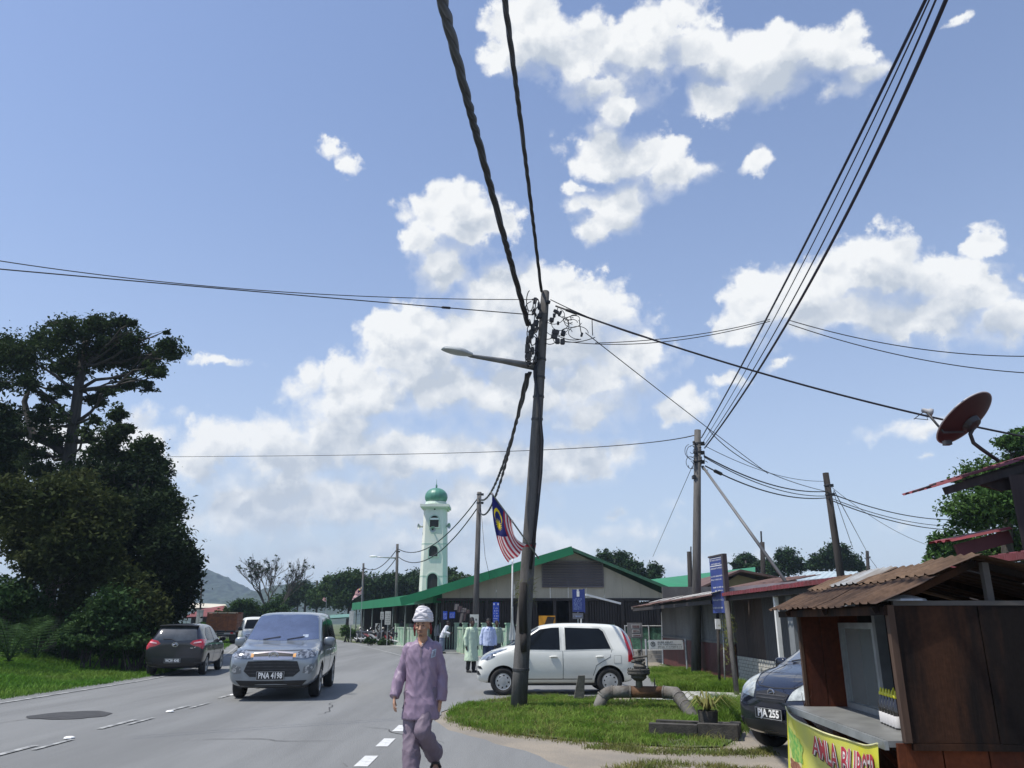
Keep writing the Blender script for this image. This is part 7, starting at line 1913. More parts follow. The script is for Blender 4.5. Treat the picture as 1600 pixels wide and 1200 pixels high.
# ---------------------------------------------------------------- orange-brown lorry, seen from behind
def lorry():
	Yl = 60.0; a, b = P(333, 1004, Yl), P(360, 1004, Yl)
	cx, W = (P(332, 985, Yl).x + P(358, 985, Yl).x) / 2, 2.1
	root = thing('lorry', 'old rusty orange lorry with planked sides driving away in the distance', 'lorry', (cx, Yl, .018), None, R(14))
	om = mat('rusty_orange_planks', (.22, .07, .022), .85, col2=(.12, .045, .02), scale=3, fine=.2, fscale=8)
	dk = M['blackplastic']
	def prt(n, mb, m, p=root): return link_mesh(n, mb.mesh(n, m), p)
	mb = MB(); mb.box((-W / 2, 0, .82), (W / 2, 4.2, .95)); prt('load_bed', mb, dk)
	for i in range(5):
		mb = MB(); z = .97 + i * .24; mb.box((-W / 2, -.05, z), (W / 2, .0, z + .22)); prt('tailboard_plank', mb, om)
		for s in (-1, 1): mb = MB(); mb.box((s * W / 2 - .03, .01, z), (s * W / 2 + .03, 4.2, z + .22)); prt('side_plank', mb, om)
	for x in (-W / 2 + .05, -.35, .35, W / 2 - .05): mb = MB(); mb.box((x - .05, -.09, .9), (x + .05, -.052, 2.22)); prt('upright', mb, om)
	mb = MB(); mb.box((-W / 2 - .04, -.08, 2.18), (W / 2 + .04, .02, 2.26)); prt('top_rail', mb, mat('pale_worn_rail', (.42, .33, .24), .8))
	mb = MB(); mb.box((-W / 2 + .05, 4.3, .7), (W / 2 - .05, 5.9, 2.3)); prt('cab', mb, om)
	for s in (-1, 1):
		for y in (.9, 4.9):
			mb = MB(); mb.lathe([(.25, -.16), (.44, -.16), (.47, -.1), (.47, .1), (.44, .16), (.25, .16)], (s * (W / 2 - .22), y, .47), 20, (1, 0, 0)); w = prt('wheel', mb, M['rubber'])
		mb = MB(); mb.box((s * (W / 2 - .2) - .22, .2, .25), (s * (W / 2 - .2) + .22, .24, .8)); prt('mudflap', mb, dk)
		mb = MB(); mb.box((s * .8 - .1, -.11, .72), (s * .8 + .1, -.08, .82)); prt('tail_lamp', mb, M['red_lens'])
	mb = MB(); mb.box((-W / 2, -.06, .68), (W / 2, .02, .80)); prt('bumper', mb, mat('pale_bumper', (.35, .34, .32), .7))
	mb = MB(); mb.box((-.25, -.075, .70), (.25, -.065, .79)); prt('number_plate', mb, dk)
	# branches and leaves piled in the bed
	lo = root.location; V, Q = leaf_cloud([((0, 1.5, 2.1), (.9, 1.3, .25)), ((-.3, 2.5, 2.2), (.6, .9, .25))], 2500, .2, 5, shell=.2)
	tag(link_mesh('load_foliage', np_mesh('load_foliage', V, Q, L_brown), root), kind='stuff')
lorry()
# ---------------------------------------------------------------- motorcycles under the canopy, and those beyond the dark hatchback
def motorcycle(name_label, body_m, group):
	root = thing('motorcycle', name_label, 'motorcycle', (0, 0, 0), group)
	def prt(n, mb, m, p=root): return link_mesh(n, mb.mesh(n, m, True), p)
	for y in (.62, -.60):
		mb = MB(); mb.lathe([(.215, -.035), (.275, -.045), (.29, 0), (.275, .045), (.215, .035)], (0, y, .29), 18, (1, 0, 0), cap=False); w = prt('wheel', mb, M['rubber'])
		mb = MB(); mb.lathe([(.02, -.03), (.21, -.012), (.22, 0), (.21, .012), (.02, .03)], (0, y, .29), 14, (1, 0, 0)); prt('rim', mb, M['steel'], w)
	mb = MB(); mb.tube([(0, -.75, .70), (0, -.3, .62), (0, .05, .42), (0, .3, .45), (0, .42, .70), (0, .47, .95)], [.07, .12, .11, .10, .11, .06], 10); prt('frame_body', mb, body_m)
	mb = MB(); mb.ball((0, .03, .36), (.12, .2, .13), 10); prt('engine', mb, M['dsteel'])
	mb = MB(); mb.tube([(0, -.80, .80), (0, -.4, .80), (0, -.05, .74), (0, .08, .70)], [.09, .13, .12, .06], 8); prt('seat', mb, M['blackplastic'])
	mb = MB(); mb.grid([[(x, .50 + .06 * abs(x) / .24 - .10 * t, .40 + .45 * t) for x in (-.24, -.16, -.06, .06, .16, .24)] for t in np.linspace(0, 1, 5)]); prt('leg_shield', mb, body_m)
	mb = MB(); mb.tube([(-.34, .36, 1.0), (-.2, .44, .98), (0, .47, .96), (.2, .44, .98), (.34, .36, 1.0)], .016, 6); h = prt('handlebar', mb, M['dsteel'])
	for s in (-1, 1): mb = MB(); mb.tube([(s * .24, .42, .98), (s * .33, .44, 1.14)], .008, 5); mb.ball((s * .34, .43, 1.18), (.06, .015, .045), 8); prt('mirror', mb, M['blackplastic'], h)
	mb = MB(); mb.ball((0, .55, .90), (.09, .06, .08), 10); prt('headlight', mb, M['clear_lens'])
	for s in (-1, 1): mb = MB(); mb.tube([(s * .06, .47, .9), (s * .07, .62, .29)], .02, 6); prt('fork', mb, M['dsteel'])
	mb = MB(); mb.grid([[(x, .62 + .30 * math.cos(a), .29 + .31 * math.sin(a)) for x in (-.05, 0, .05)] for a in np.linspace(.4, 2.6, 8)]); prt('mudguard', mb, body_m)
	mb = MB(); mb.tube([(.12, .0, .26), (.15, -.45, .30), (.15, -.8, .36)], [.03, .05, .05], 8); prt('exhaust', mb, M['steel'])
	mb = MB(); mb.tube([(-.1, .0, .3), (-.25, -.02, .02)], .014, 5); prt('stand', mb, M['dsteel'])
	return root
bm1 = mat('dark_red_bike', (.16, .02, .02), .35, coat=.6); bm2 = mat('grey_bike', (.22, .23, .23), .4, coat=.5); bm3 = mat('dark_bike', (.025, .025, .03), .35, coat=.6)
helm = [mat('pale_helmet', (.40, .38, .33), .35, coat=.6), mat('dark_helmet', (.06, .06, .065), .35, coat=.6)]
GL = 'motorcycles parked beneath the green canopy'
protos = []
spots = [(562, 63.5), (571, 62.2), (579, 61.0), (587, 59.6), (597, 58.3), (606, 57.6), (614, 57.0), (628, 55.6)]
for i, (u, Yv) in enumerate(spots):
	p = P(u, 972, Yv); k = i % 3
	lab = '%s motorcycle, %s from the left in the row beneath the green canopy' % (('grey', 'black', 'dark red')[k], ('first', 'second', 'third', 'fourth', 'fifth', 'sixth', 'seventh', 'last')[i])
	if i < 3:
		m_ = motorcycle(lab, (bm2, bm3, bm1)[i], GL); protos.append(m_); m_.location = (p.x, Yv, .02); m_.rotation_euler = (0, 0, R(205 + 10 * k))
	else: dup(protos[k], (p.x, Yv, .02), R(200 + 9 * (i % 4)), lab)
	if i % 2 == 0:
		q = Vector((p.x + .1, Yv - .1, 1.10)); t = thing('helmet', 'round %s helmet on the %s parked motorcycle from the left beneath the canopy' % (('pale', 'dark')[(i // 2) % 2], ('first', '', 'third', '', 'fifth', '', 'seventh')[i]), 'helmet', (q.x, q.y, q.z - .12), 'helmets on the parked motorcycles')
		mb = MB(); mb.ball(q, (.13, .15, .13), 12); mb.build('shell', helm[(i // 2) % 2], t, smooth=True); mb = MB(); mb.ball(q + Vector((0, -.05, -.01)), (.115, .115, .06), 10); mb.build('visor', M['glass'], t, smooth=True)
GL2 = 'motorcycles at the verge beyond the dark hatchback'
for i, (u, Yv) in enumerate([(256, 36.5), (272, 38.5), (286, 40.5), (303, 46)]):
	p = P(u, 972, Yv); z = float(ground_z(np.array(p.x), np.array(Yv))); o = dup(protos[0 if i != 2 else 2], (p.x, Yv, max(.02, z)), R(150 + 25 * i), '%s motorcycle on the verge beyond the dark hatchback, %s from the left' % (('grey', 'grey', 'dark red', 'grey')[i], ('first', 'second', 'third', 'fourth')[i])); o['group'] = GL2
# ================================================================== people
def capsule(mb, a, b, r0, r1, n=12, flat=None):
	"""A tapered limb with round ends; flat squeezes it along y."""
	a, b = Vector(a), Vector(b); d = (b - a); L = d.length
	if L < 1e-6: mb.ball(a, r0, n); return
	d.normalize(); pts, rs = [], []
	for i in range(4): t = math.pi / 2 * (1 - i / 4); pts.append(a - d * r0 * math.sin(t)); rs.append(max(.001, r0 * math.cos(t)))
	pts.append(a); rs.append(r0); pts.append(b); rs.append(r1)
	for i in range(1, 5): t = math.pi / 2 * i / 4; pts.append(b + d * r1 * math.sin(t)); rs.append(max(.001, r1 * math.cos(t)))
	o = len(mb.v); mb.tube(pts, rs, n)
	if flat:
		c = (a + b) / 2
		for i in range(o, len(mb.v)):
			p = Vector(mb.v[i]); ax = a + d * (p - a).dot(d); q = p - ax; q.y *= flat; mb.v[i] = tuple(ax + q)
def ring_loft(mb, rings, n=28, tilt=None):
	"""rings: (z, cx, cy, rx, ry[, front drop]) closed at both ends."""
	rows = []
	for rg in rings:
		z, cx, cy, rx, ry = rg[:5]; dr = rg[5] if len(rg) > 5 else 0
		rows.append([(cx + rx * math.copysign(abs(math.cos(a)) ** .85, math.cos(a)), cy + ry * math.copysign(abs(math.sin(a)) ** .85, math.sin(a)), z + dr * math.sin(a)) for a in np.linspace(0, 2 * math.pi, n + 1)[:-1]])
	o = len(mb.v); m = len(rows)
	for r in rows: mb.v.extend(r)
	fs = [(o + i * n + j, o + i * n + (j + 1) % n, o + (i + 1) * n + (j + 1) % n, o + (i + 1) * n + j) for i in range(m - 1) for j in range(n)]
	fs += [tuple(o + j for j in range(n))[::-1], tuple(o + (m - 1) * n + j for j in range(n))]
	mb.f.extend(fs); mb.mi.extend([0] * len(fs))
def fuse(mb, name, m, voxel, relax=4, fold=None):
	me = mb.mesh(name, m, recalc=True)
	me = evaluated(me, [('REMESH', dict(mode='VOXEL', voxel_size=voxel, adaptivity=0.0)), ('SMOOTH', dict(factor=.5, iterations=relax))])
	me.name = name
	if not me.materials: me.materials.append(m)
	if fold:
		n = len(me.vertices); co = np.empty(n * 3); me.vertices.foreach_get('co', co); co = co.reshape(-1, 3); no = np.empty(n * 3); me.vertices.foreach_get('normal', no); no = no.reshape(-1, 3)
		dsp = np.array([fold(p, q) for p, q in zip(co, no)]); co = co + no * dsp[:, None]; me.vertices.foreach_set('co', co.ravel()); me.update()
	return smooth(me)
def hand(mb, w, d, palm_n, thumb_side, s=1.0, curl=.5):
	"""A relaxed hand from the wrist w along d; palm_n: the way the palm faces; five separate fingers of their own lengths."""
	w, d = Vector(w), Vector(d).normalized(); pn = Vector(palm_n); pn = (pn - d * pn.dot(d)).normalized(); sd = d.cross(pn) * thumb_side
	pl = .088 * s
	for k in (-1.2, -.4, .4, 1.2): capsule(mb, w + sd * .012 * k * s, w + d * pl + sd * .020 * k * s, .014 * s, .0115 * s, 8)
	for i, (k, L) in enumerate(((1.5, .072), (.5, .082), (-.5, .076), (-1.5, .060))):
		p = w + d * pl + sd * .0195 * k * s; dd = d.copy(); segs = (.45, .32, .23); r = .0088 * s
		for j, f in enumerate(segs):
			a = curl * (.35 + .35 * j) * (1 + .12 * i); dn = (dd * math.cos(a) + pn * math.sin(a)).normalized(); q = p + dn * L * f * s; capsule(mb, p, q, r, r * .92, 8); p, dd, r = q, dn, r * .93
	p = w + d * .025 * s + sd * .026 * s; dd = (d * .75 + sd * .55 + pn * .35).normalized(); q = p + dd * .042 * s; capsule(mb, p, q, .013 * s, .0105 * s, 8); dd = (dd + d * .5 + pn * .3).normalized(); capsule(mb, q, q + dd * .034 * s, .010 * s, .0085 * s, 8)
def head_blobs(mb, c, s=1.0, yaw=0.0, detail=True):
	"""Head facing -y before yaw; c: centre."""
	c = Vector(c); Q = Matrix.Rotation(yaw, 3, 'Z')
	def B(p, r):
		o = len(mb.v); mb.ball((0, 0, 0), tuple(x * s for x in r), 18)
		for i in range(o, len(mb.v)): mb.v[i] = tuple(c + Q @ (Vector(mb.v[i]) + Vector(p) * s))
	B((0, .012, .030), (.074, .094, .088)); B((0, -.015, -.035), (.060, .072, .075)); B((0, -.048, -.088), (.030, .034, .024)); B((0, -.03, -.062), (.050, .050, .034))
	if detail:
		B((.036, -.066, -.022), (.023, .020, .018)); B((-.036, -.066, -.022), (.023, .020, .018))          # cheekbones
		B((.030, -.078, .022), (.026, .013, .009)); B((-.030, -.078, .022), (.026, .013, .009))            # brows
		for k in range(5): B((0, -.083 - .0052 * k, .012 - .012 * k), (.0085 + .0012 * k, .010, .010))     # nose
		B((.0125, -.094, -.038), (.009, .010, .008)); B((-.0125, -.094, -.038), (.009, .010, .008))
		B((0, -.086, -.061), (.024, .010, .0065)); B((0, -.083, -.073), (.021, .010, .0065))               # lips
		for sx in (-1, 1): B((sx * .076, .010, -.008), (.010, .020, .032)); B((sx * .078, .016, .008), (.012, .015, .018))
	return Q
def body(J, skin, voxel, head=(0, 0, 1.545), yaw=0.0, hs=1.0, hands=True, detail=True):
	mb = MB()
	Q = head_blobs(mb, head, hs, yaw, detail)
	capsule(mb, (J['neck'][0], J['neck'][1], J['neck'][2] - .05), (head[0], head[1] + .012, head[2] - .05), .056, .050, 14)
	ring_loft(mb, [(J['pelvis'][2] - .06, J['pelvis'][0], J['pelvis'][1], .11, .08), (J['pelvis'][2] + .10, J['pelvis'][0], J['pelvis'][1], .13, .09), (1.12 * J['k'], J['neck'][0], J['neck'][1] + .01, .115, .075), (1.26 * J['k'], J['neck'][0], J['neck'][1] + .01, .13, .075), (J['neck'][2] - .05, J['neck'][0], J['neck'][1], .10, .055), (J['neck'][2], J['neck'][0], J['neck'][1], .06, .05)], 20)
	for s in ('l', 'r'):
		S, E, W, H = (Vector(J[k + s]) for k in ('sh', 'el', 'wr', 'hd'))
		capsule(mb, S - Vector((0, 0, .012)), E, .036, .032); capsule(mb, E, W, .032, .025)
		d = H - W
		if hands: hand(mb, W, d, J.get('palm' + s, (1 if s == 'r' else -1, 0, 0)), -1 if s == 'r' else 1, 1.0, J.get('curl', .5))
		else: capsule(mb, W, W + d.normalized() * .14, .030, .026)
		hp, kn, an, to = (Vector(J[k + s]) for k in ('hip', 'kn', 'an', 'to'))
		capsule(mb, hp, kn, .075, .052); capsule(mb, kn, an, .050, .036); capsule(mb, an + Vector((0, .02, -.03)), to, .036, .026)
	return fuse(mb, 'body', skin, voxel, 3), Q
def folds(amp, fx=7.0, fz=2.2, seed=0.0, twist=1.5, fine=.35):
	def f(p, n):
		q = Vector((p[0] * fx + p[2] * twist + seed, p[1] * fx, p[2] * fz))
		a = max(0, 1 - abs(noise.noise(q)) * 3.0) ** 1.5 - .3 + .5 * max(0, 1 - abs(noise.noise(q * 2.1)) * 3.2) ** 1.5
		b = noise.noise(Vector((p[0] * 17 - p[2] * 6, p[1] * 17, p[2] * 11 + seed)))
		return amp * (a * .8 + fine * b) + .004
	return f
def walker():
	loc = Vector((P(661, 1000, 8.62).x, 8.62, .018))
	root = thing('person', 'man in a mauve tunic and trousers with a white turban walking along the road', 'person', loc, None, R(-3)); root.scale = (.985,) * 3
	J = dict(k=.99, neck=(0, .0, 1.375), pelvis=(0, .0, .90), shl=(.158, 0, 1.315), ell=(.212, .03, 1.05), wrl=(.205, .0, .80), hdl=(.195, -.03, .66), shr=(-.158, 0, 1.315), elr=(-.225, .02, 1.06), wrr=(-.27, -.08, .84), hdr=(-.265, -.13, .70),
			 hipl=(.085, 0, .86), knl=(.045, -.13, .50), anl=(.135, .20, .235), tol=(.165, .10, .07), hipr=(-.085, 0, .86), knr=(-.085, -.04, .47), anr=(-.055, -.12, .09), tor=(-.06, -.27, .03), palmr=(1, .3, 0), palml=(-1, .3, 0), curl=.42)
	hc = (-.005, -.03, 1.535); yaw = R(-6)
	me, Q = body(J, M['skin'], .0052, hc, yaw, 1.0)
	bo = link_mesh('body', me, root)
	hv = Vector(hc)
	def F(p): return hv + Q @ Vector(p)
	# face details
	dk = mat('dark_eye', (.010, .008, .007), .15); lip = mat('lip_skin', (.20, .085, .065), .5, var=.1); brow = mat('brow_hair', (.02, .016, .014), .8); wh = mat('eye_white', (.26, .22, .20), .4)
	for s in (-1, 1):
		mb = MB(); mb.ball(F((s * .031, -.0775, .006)), (.0115, .008, .0040), 12); e = link_mesh('eye', smooth(mb.mesh('eye', wh)), root)
		mb = MB(); mb.ball(F((s * .031, -.0845, .006)), (.0062, .0035, .0048), 10); link_mesh('iris', smooth(mb.mesh('iris', dk)), e)
		mb = MB(); mb.tube([F((s * .046, -.075, .0105)), F((s * .031, -.086, .0145)), F((s * .018, -.083, .009))], [.002, .003, .002], 6); link_mesh('eyelid', smooth(mb.mesh('eyelid', lip)), e)
		mb = MB(); mb.tube([F((s * .052, -.074, .024)), F((s * .034, -.0905, .031)), F((s * .014, -.092, .026))], [.0025, .0042, .003], 6); link_mesh('eyebrow', smooth(mb.mesh('eyebrow', brow)), root)
		mb = MB(); mb.tube([F((s * .014, -.1045, -.042)), F((s * .009, -.105, -.043))], [.003, .003], 6); link_mesh('nostril', mb.mesh('nostril', dk), root)
	mb = MB(); mb.tube([F((-.025, -.086, -.067)), F((-.01, -.0965, -.0655)), F((0, -.097, -.0665)), F((.01, -.0965, -.0655)), F((.025, -.086, -.067))], [.002, .0035, .003, .0035, .002], 6); link_mesh('mouth', smooth(mb.mesh('mouth', lip)), root)
	rr = random.Random(2); mb = MB()
	for i in range(70):
		p = F((rr.gauss(0, .012), -.081 - rr.random() * .004, -.092 + rr.gauss(0, .008))); mb.add([p, p + Vector((.0012, 0, 0)), p + Vector((rr.uniform(-.004, .004), -.006, -.016))], [(0, 1, 2)])
	for i in range(60):
		p = F((rr.uniform(-.024, .024), -.098, -.051 + rr.gauss(0, .002))); mb.add([p, p + Vector((.0008, 0, 0)), p + Vector((rr.uniform(-.003, .003), -.003, -.005))], [(0, 1, 2)])
	tag(link_mesh('beard', mb.mesh('beard', brow), root), kind='stuff')
	# turban: a dome and wound folds, a twist across the front, red tails at the neck
	tw = mat('white_turban_cloth', (.62, .60, .62), .85, var=.08, scale=20, bump=.25, bscale=160)
	mb = MB(); c = F((0, .017, .082)); mb.ball(c, (.092, .110, .082), 24)
	tb = MB(); tb.ball(c + Vector((0, 0, .002)), (.083, .100, .074), 22)
	for k in range(6):
		tl = (-.030 + .020 * k); ph = .6 * k
		pts = []
		for a in np.linspace(0, 2 * math.pi, 33):
			rx, ry = .092 - .0042 * k * k * .32, .108 - .0045 * k * k * .32
			pts.append(c + Q @ Vector((rx * math.cos(a), ry * math.sin(a), tl + .030 * math.sin(a) * (-.55) + .016 * math.sin(a * 1.0 + ph) + .008)))
		tb.tube(pts, .0155, 8, cap=False)
	for (sx, z1) in ((1, .085), (-1, .085)):
		pts = [c + Q @ Vector((sx * .088, -.045, -.020)), c + Q @ Vector((sx * .055, -.098, .020)), c + Q @ Vector((0, -.104, .050)), c + Q @ Vector((-sx * .040, -.082, .075)), c + Q @ Vector((-sx * .06, -.02, .085))]
		tb.tube(pts, .017, 8)
	tme = fuse(tb, 'turban', tw, .0042, 1, folds(.0022, 24, 50, 3)); link_mesh('turban', tme, root)
	rc = mat('dark_red_cloth', (.16, .018, .018), .8, var=.15)
	for s in (-1, 1):
		mb = MB(); pts = [F((s * .085, .01, .03)), F((s * .092, .015, -.03)), F((s * .088, .02, -.085 - (.02 if s < 0 else 0)))]
		mb.tube(pts, [.010, .014, .008], 8); link_mesh('turban_tail', smooth(mb.mesh('turban_tail', rc)), root)
	# trousers
	cl = mat('mauve_cloth', (.245, .175, .245), .5, var=.04, scale=5, bump=.12, bscale=120, spec=.6)
	cl2 = mat('mauve_trouser_cloth', (.18, .138, .175), .62, var=.04, scale=5, bump=.12, bscale=120)
	tr = MB()
	for s in ('l', 'r'):
		hp, kn, an = Vector(J['hip' + s]), Vector(J['kn' + s]), Vector(J['an' + s])
		capsule(tr, hp + Vector((0, 0, .02)), kn + (hp - kn) * .02, .094, .076, 18); capsule(tr, kn, an + (kn - an) * .05, .076, .084, 18)
	ring_loft(tr, [(.80, 0, 0, .145, .105), (.9, 0, 0, .14, .098), (1.0, 0, 0, .13, .088)], 24)
	link_mesh('trousers', fuse(tr, 'trousers', cl2, .0085, 5, folds(.015, 6, 3.2, 11, -3, .45)), root)
	# tunic with sleeves
	tu = MB()
	ring_loft(tu, [(.612, .005, -.005, .192, .150), (.66, .005, -.005, .186, .146), (.75, .003, -.005, .180, .140), (.82, 0, 0, .168, .130), (.95, 0, 0, .162, .122), (1.10, 0, 0, .168, .118), (1.22, 0, 0, .176, .114), (1.29, 0, 0, .174, .104), (1.335, 0, .0, .146, .088, .004), (1.375, 0, .004, .095, .075, .018), (1.395, 0, .006, .068, .066, .032)], 32)
	for s in ('l', 'r'):
		S, E, Wr = Vector(J['sh' + s]), Vector(J['el' + s]), Vector(J['wr' + s])
		capsule(tu, S + Vector((-.02 if s == 'l' else .02, 0, -.005)), E, .064, .056, 18); tu.ball(E, .056, 16); tu.tube([E, E.lerp(Wr, .5), Wr + (Wr - E) * .06], [.056, .056, .064 if s == 'l' else .052], 18)
	tf = folds(.015, 6.0, 1.9, 4, 2.4, .35)
	tme = fuse(tu, 'tunic', cl, .0075, 4, tf); link_mesh('tunic', tme, root)
	bm = bmesh.new(); bm.from_mesh(tme); bv = BVHTree.FromBMesh(bm); bm.free()
	def lay(x, z, off=.004):
		h = bv.ray_cast(Vector((x, -2, z)), Vector((0, 1, 0)), 4); return (h[0] + Vector((0, -off, 0))) if h[0] else Vector((x, -.12, z))
	def sheet(name, poly, m, off=.004, nx=6, nz=8):
		(ax, az), (bx, bz), (cx_, cz), (dx, dz) = poly; mb = MB(); rows = []
		for j in range(nz + 1):
			t = j / nz; l = Vector((ax, 0, az)).lerp(Vector((dx, 0, dz)), t); r_ = Vector((bx, 0, bz)).lerp(Vector((cx_, 0, cz)), t)
			rows.append([lay(*(l.lerp(r_, i / nx).x, l.lerp(r_, i / nx).z), off) for i in range(nx + 1)])
		mb.grid(rows); return link_mesh(name, smooth(mb.mesh(name, m)), root)
	sheet('placket', [(-.010, 1.345), (.010, 1.345), (.008, 1.22), (-.008, 1.22)], cl2, .005, 2, 8)
	sheet('neck_opening', [(-.045, 1.385), (.045, 1.385), (.004, 1.325), (-.004, 1.325)], M['skin'], .005, 6, 6)
	mb = MB(); mb.tube([lay(-.058, 1.392, .006), lay(-.03, 1.352, .006), lay(0, 1.318, .006), lay(.03, 1.352, .006), lay(.058, 1.392, .006)], .0055, 6); link_mesh('collar_edge', smooth(mb.mesh('collar_edge', cl2)), root)
	mb = MB(); mb.ball(lay(.012, 1.352, .010), .007, 8); link_mesh('button', smooth(mb.mesh('button', M['white'])), root)
	pk = sheet('chest_patch', [(.108, 1.21), (.150, 1.225), (.160, 1.305), (.118, 1.29)], mat('pale_blue_patch', (.36, .42, .50), .5, var=.15, scale=40), .004, 4, 6)
	mb = MB()
	for k in range(4):
		a, b = lay(.122 + .004 * k * .4, 1.235 + .014 * k, .008), lay(.146 + .003 * k * .4, 1.243 + .014 * k, .008); mb.bar(a, b, .003, .005)
	link_mesh('patch_print', mb.mesh('patch_print', cl2), pk)
	# slit ties at the right hip
	mb = MB(); mb.tube([lay(-.16, .80, .004), lay(-.165, .76, .01), Vector((-.185, -.06, .71))], .004, 5); mb.tube([lay(-.158, .80, .004), lay(-.15, .77, .012)], .005, 5); link_mesh('tie', mb.mesh('tie', cl2), root)
	# shoes
	sh = mat('dark_sandal', (.035, .028, .024), .6, var=.2); so = mat('pale_sole', (.42, .38, .33), .7)
	for s in ('l', 'r'):
		an, to = Vector(J['an' + s]), Vector(J['to' + s]); mb = MB(); d = (to - (an + Vector((0, .03, -.05)))).normalized(); hl = an + Vector((0, .03, -.045))
		if s == 'r': hl = an + Vector((0, .04, -.065)); to = Vector((to.x, to.y - .02, .022))
		upv = d.cross(Vector((1, 0, 0))).normalized(); upv = upv if upv.z > 0 or s == 'l' else -upv
		rows = []
		for i in range(13):
			t = i / 12; c0 = hl.lerp(to, t); w = .040 + .012 * math.sin(math.pi * min(1, t * 1.15)) if t < .92 else .032
			rows.append([c0 + Vector((w * math.cos(a), 0, 0)) + d.cross(Vector((1, 0, 0))).normalized() * (.014 * math.sin(a)) for a in np.linspace(0, 2 * math.pi, 13)])
		mb.grid(rows); mb.add(rows[0][:-1], [tuple(range(12))]); mb.add(rows[-1][:-1], [tuple(range(12))]); shoe = link_mesh('shoe', smooth(mb.mesh('shoe', so)), root)
		mb = MB(); c1 = hl.lerp(to, .62); mb.tube([c1 + Vector((-.05, 0, 0)), c1 + Vector((-.03, 0, 0)) + Vector((0, -.01, .045)), c1 + Vector((.03, 0, 0)) + Vector((0, -.01, .045)), c1 + Vector((.05, 0, 0))], .016, 8); link_mesh('strap', smooth(mb.mesh('strap', sh)), shoe)
walker()
def bystander(label, loc, rz, top_c, top_kind, leg_c, skin, hair='cap', hair_c=(.01, .009, .009), lean=0.0, arms='down', scale=1.0, hidden_legs=False, voxel=.011, legcloth='trousers', seed=1):
	root = thing('person', label, 'person', loc, None, rz); root.scale = (scale,) * 3
	ln = lean
	J = dict(k=1.0, neck=(0, -.30 * ln, 1.385), pelvis=(0, 0, .92), hipl=(.085, 0, .88), knl=(.095, -.02, .48), anl=(.10, .02, .09), tol=(.115, -.13, .03), hipr=(-.085, 0, .88), knr=(-.09, .02, .48), anr=(-.10, .05, .09), tor=(-.115, -.10, .03), curl=.45)
	y = -.28 * ln
	J.update(shl=(.17, y, 1.33), ell=(.235, y + .03, 1.07), wrl=(.24, y - .02, .83), hdl=(.235, y - .05, .69), shr=(-.17, y, 1.33), elr=(-.235, y + .03, 1.07), wrr=(-.24, y - .02, .83), hdr=(-.235, y - .05, .69))
	if arms == 'behind': J.update(ell=(.25, y + .13, 1.10), wrl=(.08, y + .20, .95), hdl=(-.03, y + .21, .95), elr=(-.25, y + .13, 1.10), wrr=(-.08, y + .20, .97), hdr=(.03, y + .21, .98))
	if arms == 'forward': J.update(wrr=(-.20, y - .22, 1.0), hdr=(-.15, y - .34, 1.03))
	hc = (0, -.02 - .36 * ln, 1.56 - .05 * ln)
	me, Q = body(J, skin, voxel, hc, 0, 1.02); link_mesh('body', me, root)
	tc = mat('shirt_cloth_%d' % seed, top_c, .75, var=.08, scale=6); lc = mat('leg_cloth_%d' % seed, leg_c, .8, var=.15, scale=6)
	if legcloth == 'trousers':
		tr = MB()
		for s in ('l', 'r'):
			hp, kn, an = Vector(J['hip' + s]), Vector(J['kn' + s]), Vector(J['an' + s]); capsule(tr, hp + Vector((0, 0, .02)), kn, .10, .078, 14); capsule(tr, kn, an + Vector((0, 0, .03)), .078, .062, 14)
		ring_loft(tr, [(.84, 0, 0, .155, .115), (.96, 0, 0, .16, .12), (1.02, 0, 0, .15, .115)], 20)
	else:
		tr = MB(); ring_loft(tr, [(.12, 0, .01, .175, .14), (.4, 0, .01, .175, .14), (.7, 0, 0, .17, .135), (1.0, 0, 0, .155, .12)], 24)
	link_mesh('trousers' if legcloth == 'trousers' else 'sarong', fuse(tr, 'legwear', lc, voxel, 4, folds(.010, 7, 3, seed, -2)), root)
	tu = MB(); hem = .36 if top_kind == 'robe' else .80
	rr = [(hem, 0, 0, .235, .20), (.55, 0, 0, .215, .175), (.8, 0, 0, .19, .145)] if top_kind == 'robe' else [(hem, 0, 0, .19, .145)]
	rr += [(.98, 0, -.06 * ln, .180, .135), (1.12, 0, -.15 * ln, .185, .13), (1.25, 0, -.23 * ln, .195, .12), (1.33, 0, -.28 * ln, .175, .10), (1.375, 0, -.30 * ln, .10, .08), (1.41, 0, -.31 * ln, .066, .064)]
	ring_loft(tu, rr, 26)
	for s in ('l', 'r'):
		S, E, Wr = Vector(J['sh' + s]), Vector(J['el' + s]), Vector(J['wr' + s]); capsule(tu, S + Vector((-.02 if s == 'l' else .02, 0, 0)), E, .078, .066, 14); capsule(tu, E, Wr + (E - Wr) * .1, .066, .05, 14)
	link_mesh('robe' if top_kind == 'robe' else 'shirt', fuse(tu, 'robe' if top_kind == 'robe' else 'shirt', tc, voxel * .9, 4, folds(.010, 7, 2.2, seed, 1.2)), root)
	if top_kind == 'shirt':
		mb = MB()
		for s in (-1, 1): mb.add([(s * .01, -.105 - .30 * ln, 1.385), (s * .075, -.055 - .30 * ln, 1.415), (s * .085, -.095 - .30 * ln, 1.36), (s * .04, -.128 - .29 * ln, 1.335), (s * .01, -.085 - .30 * ln, 1.385), (s * .07, -.035 - .30 * ln, 1.41), (s * .08, -.075 - .30 * ln, 1.36), (s * .04, -.108 - .29 * ln, 1.34)], [(0, 1, 2, 3), (7, 6, 5, 4), (0, 4, 5, 1), (1, 5, 6, 2), (2, 6, 7, 3), (3, 7, 4, 0)])
		link_mesh('collar', mb.mesh('collar', tc), root)
	hv = Vector(hc); hm_ = mat('headwear_%d' % seed, hair_c, .7, var=.15)
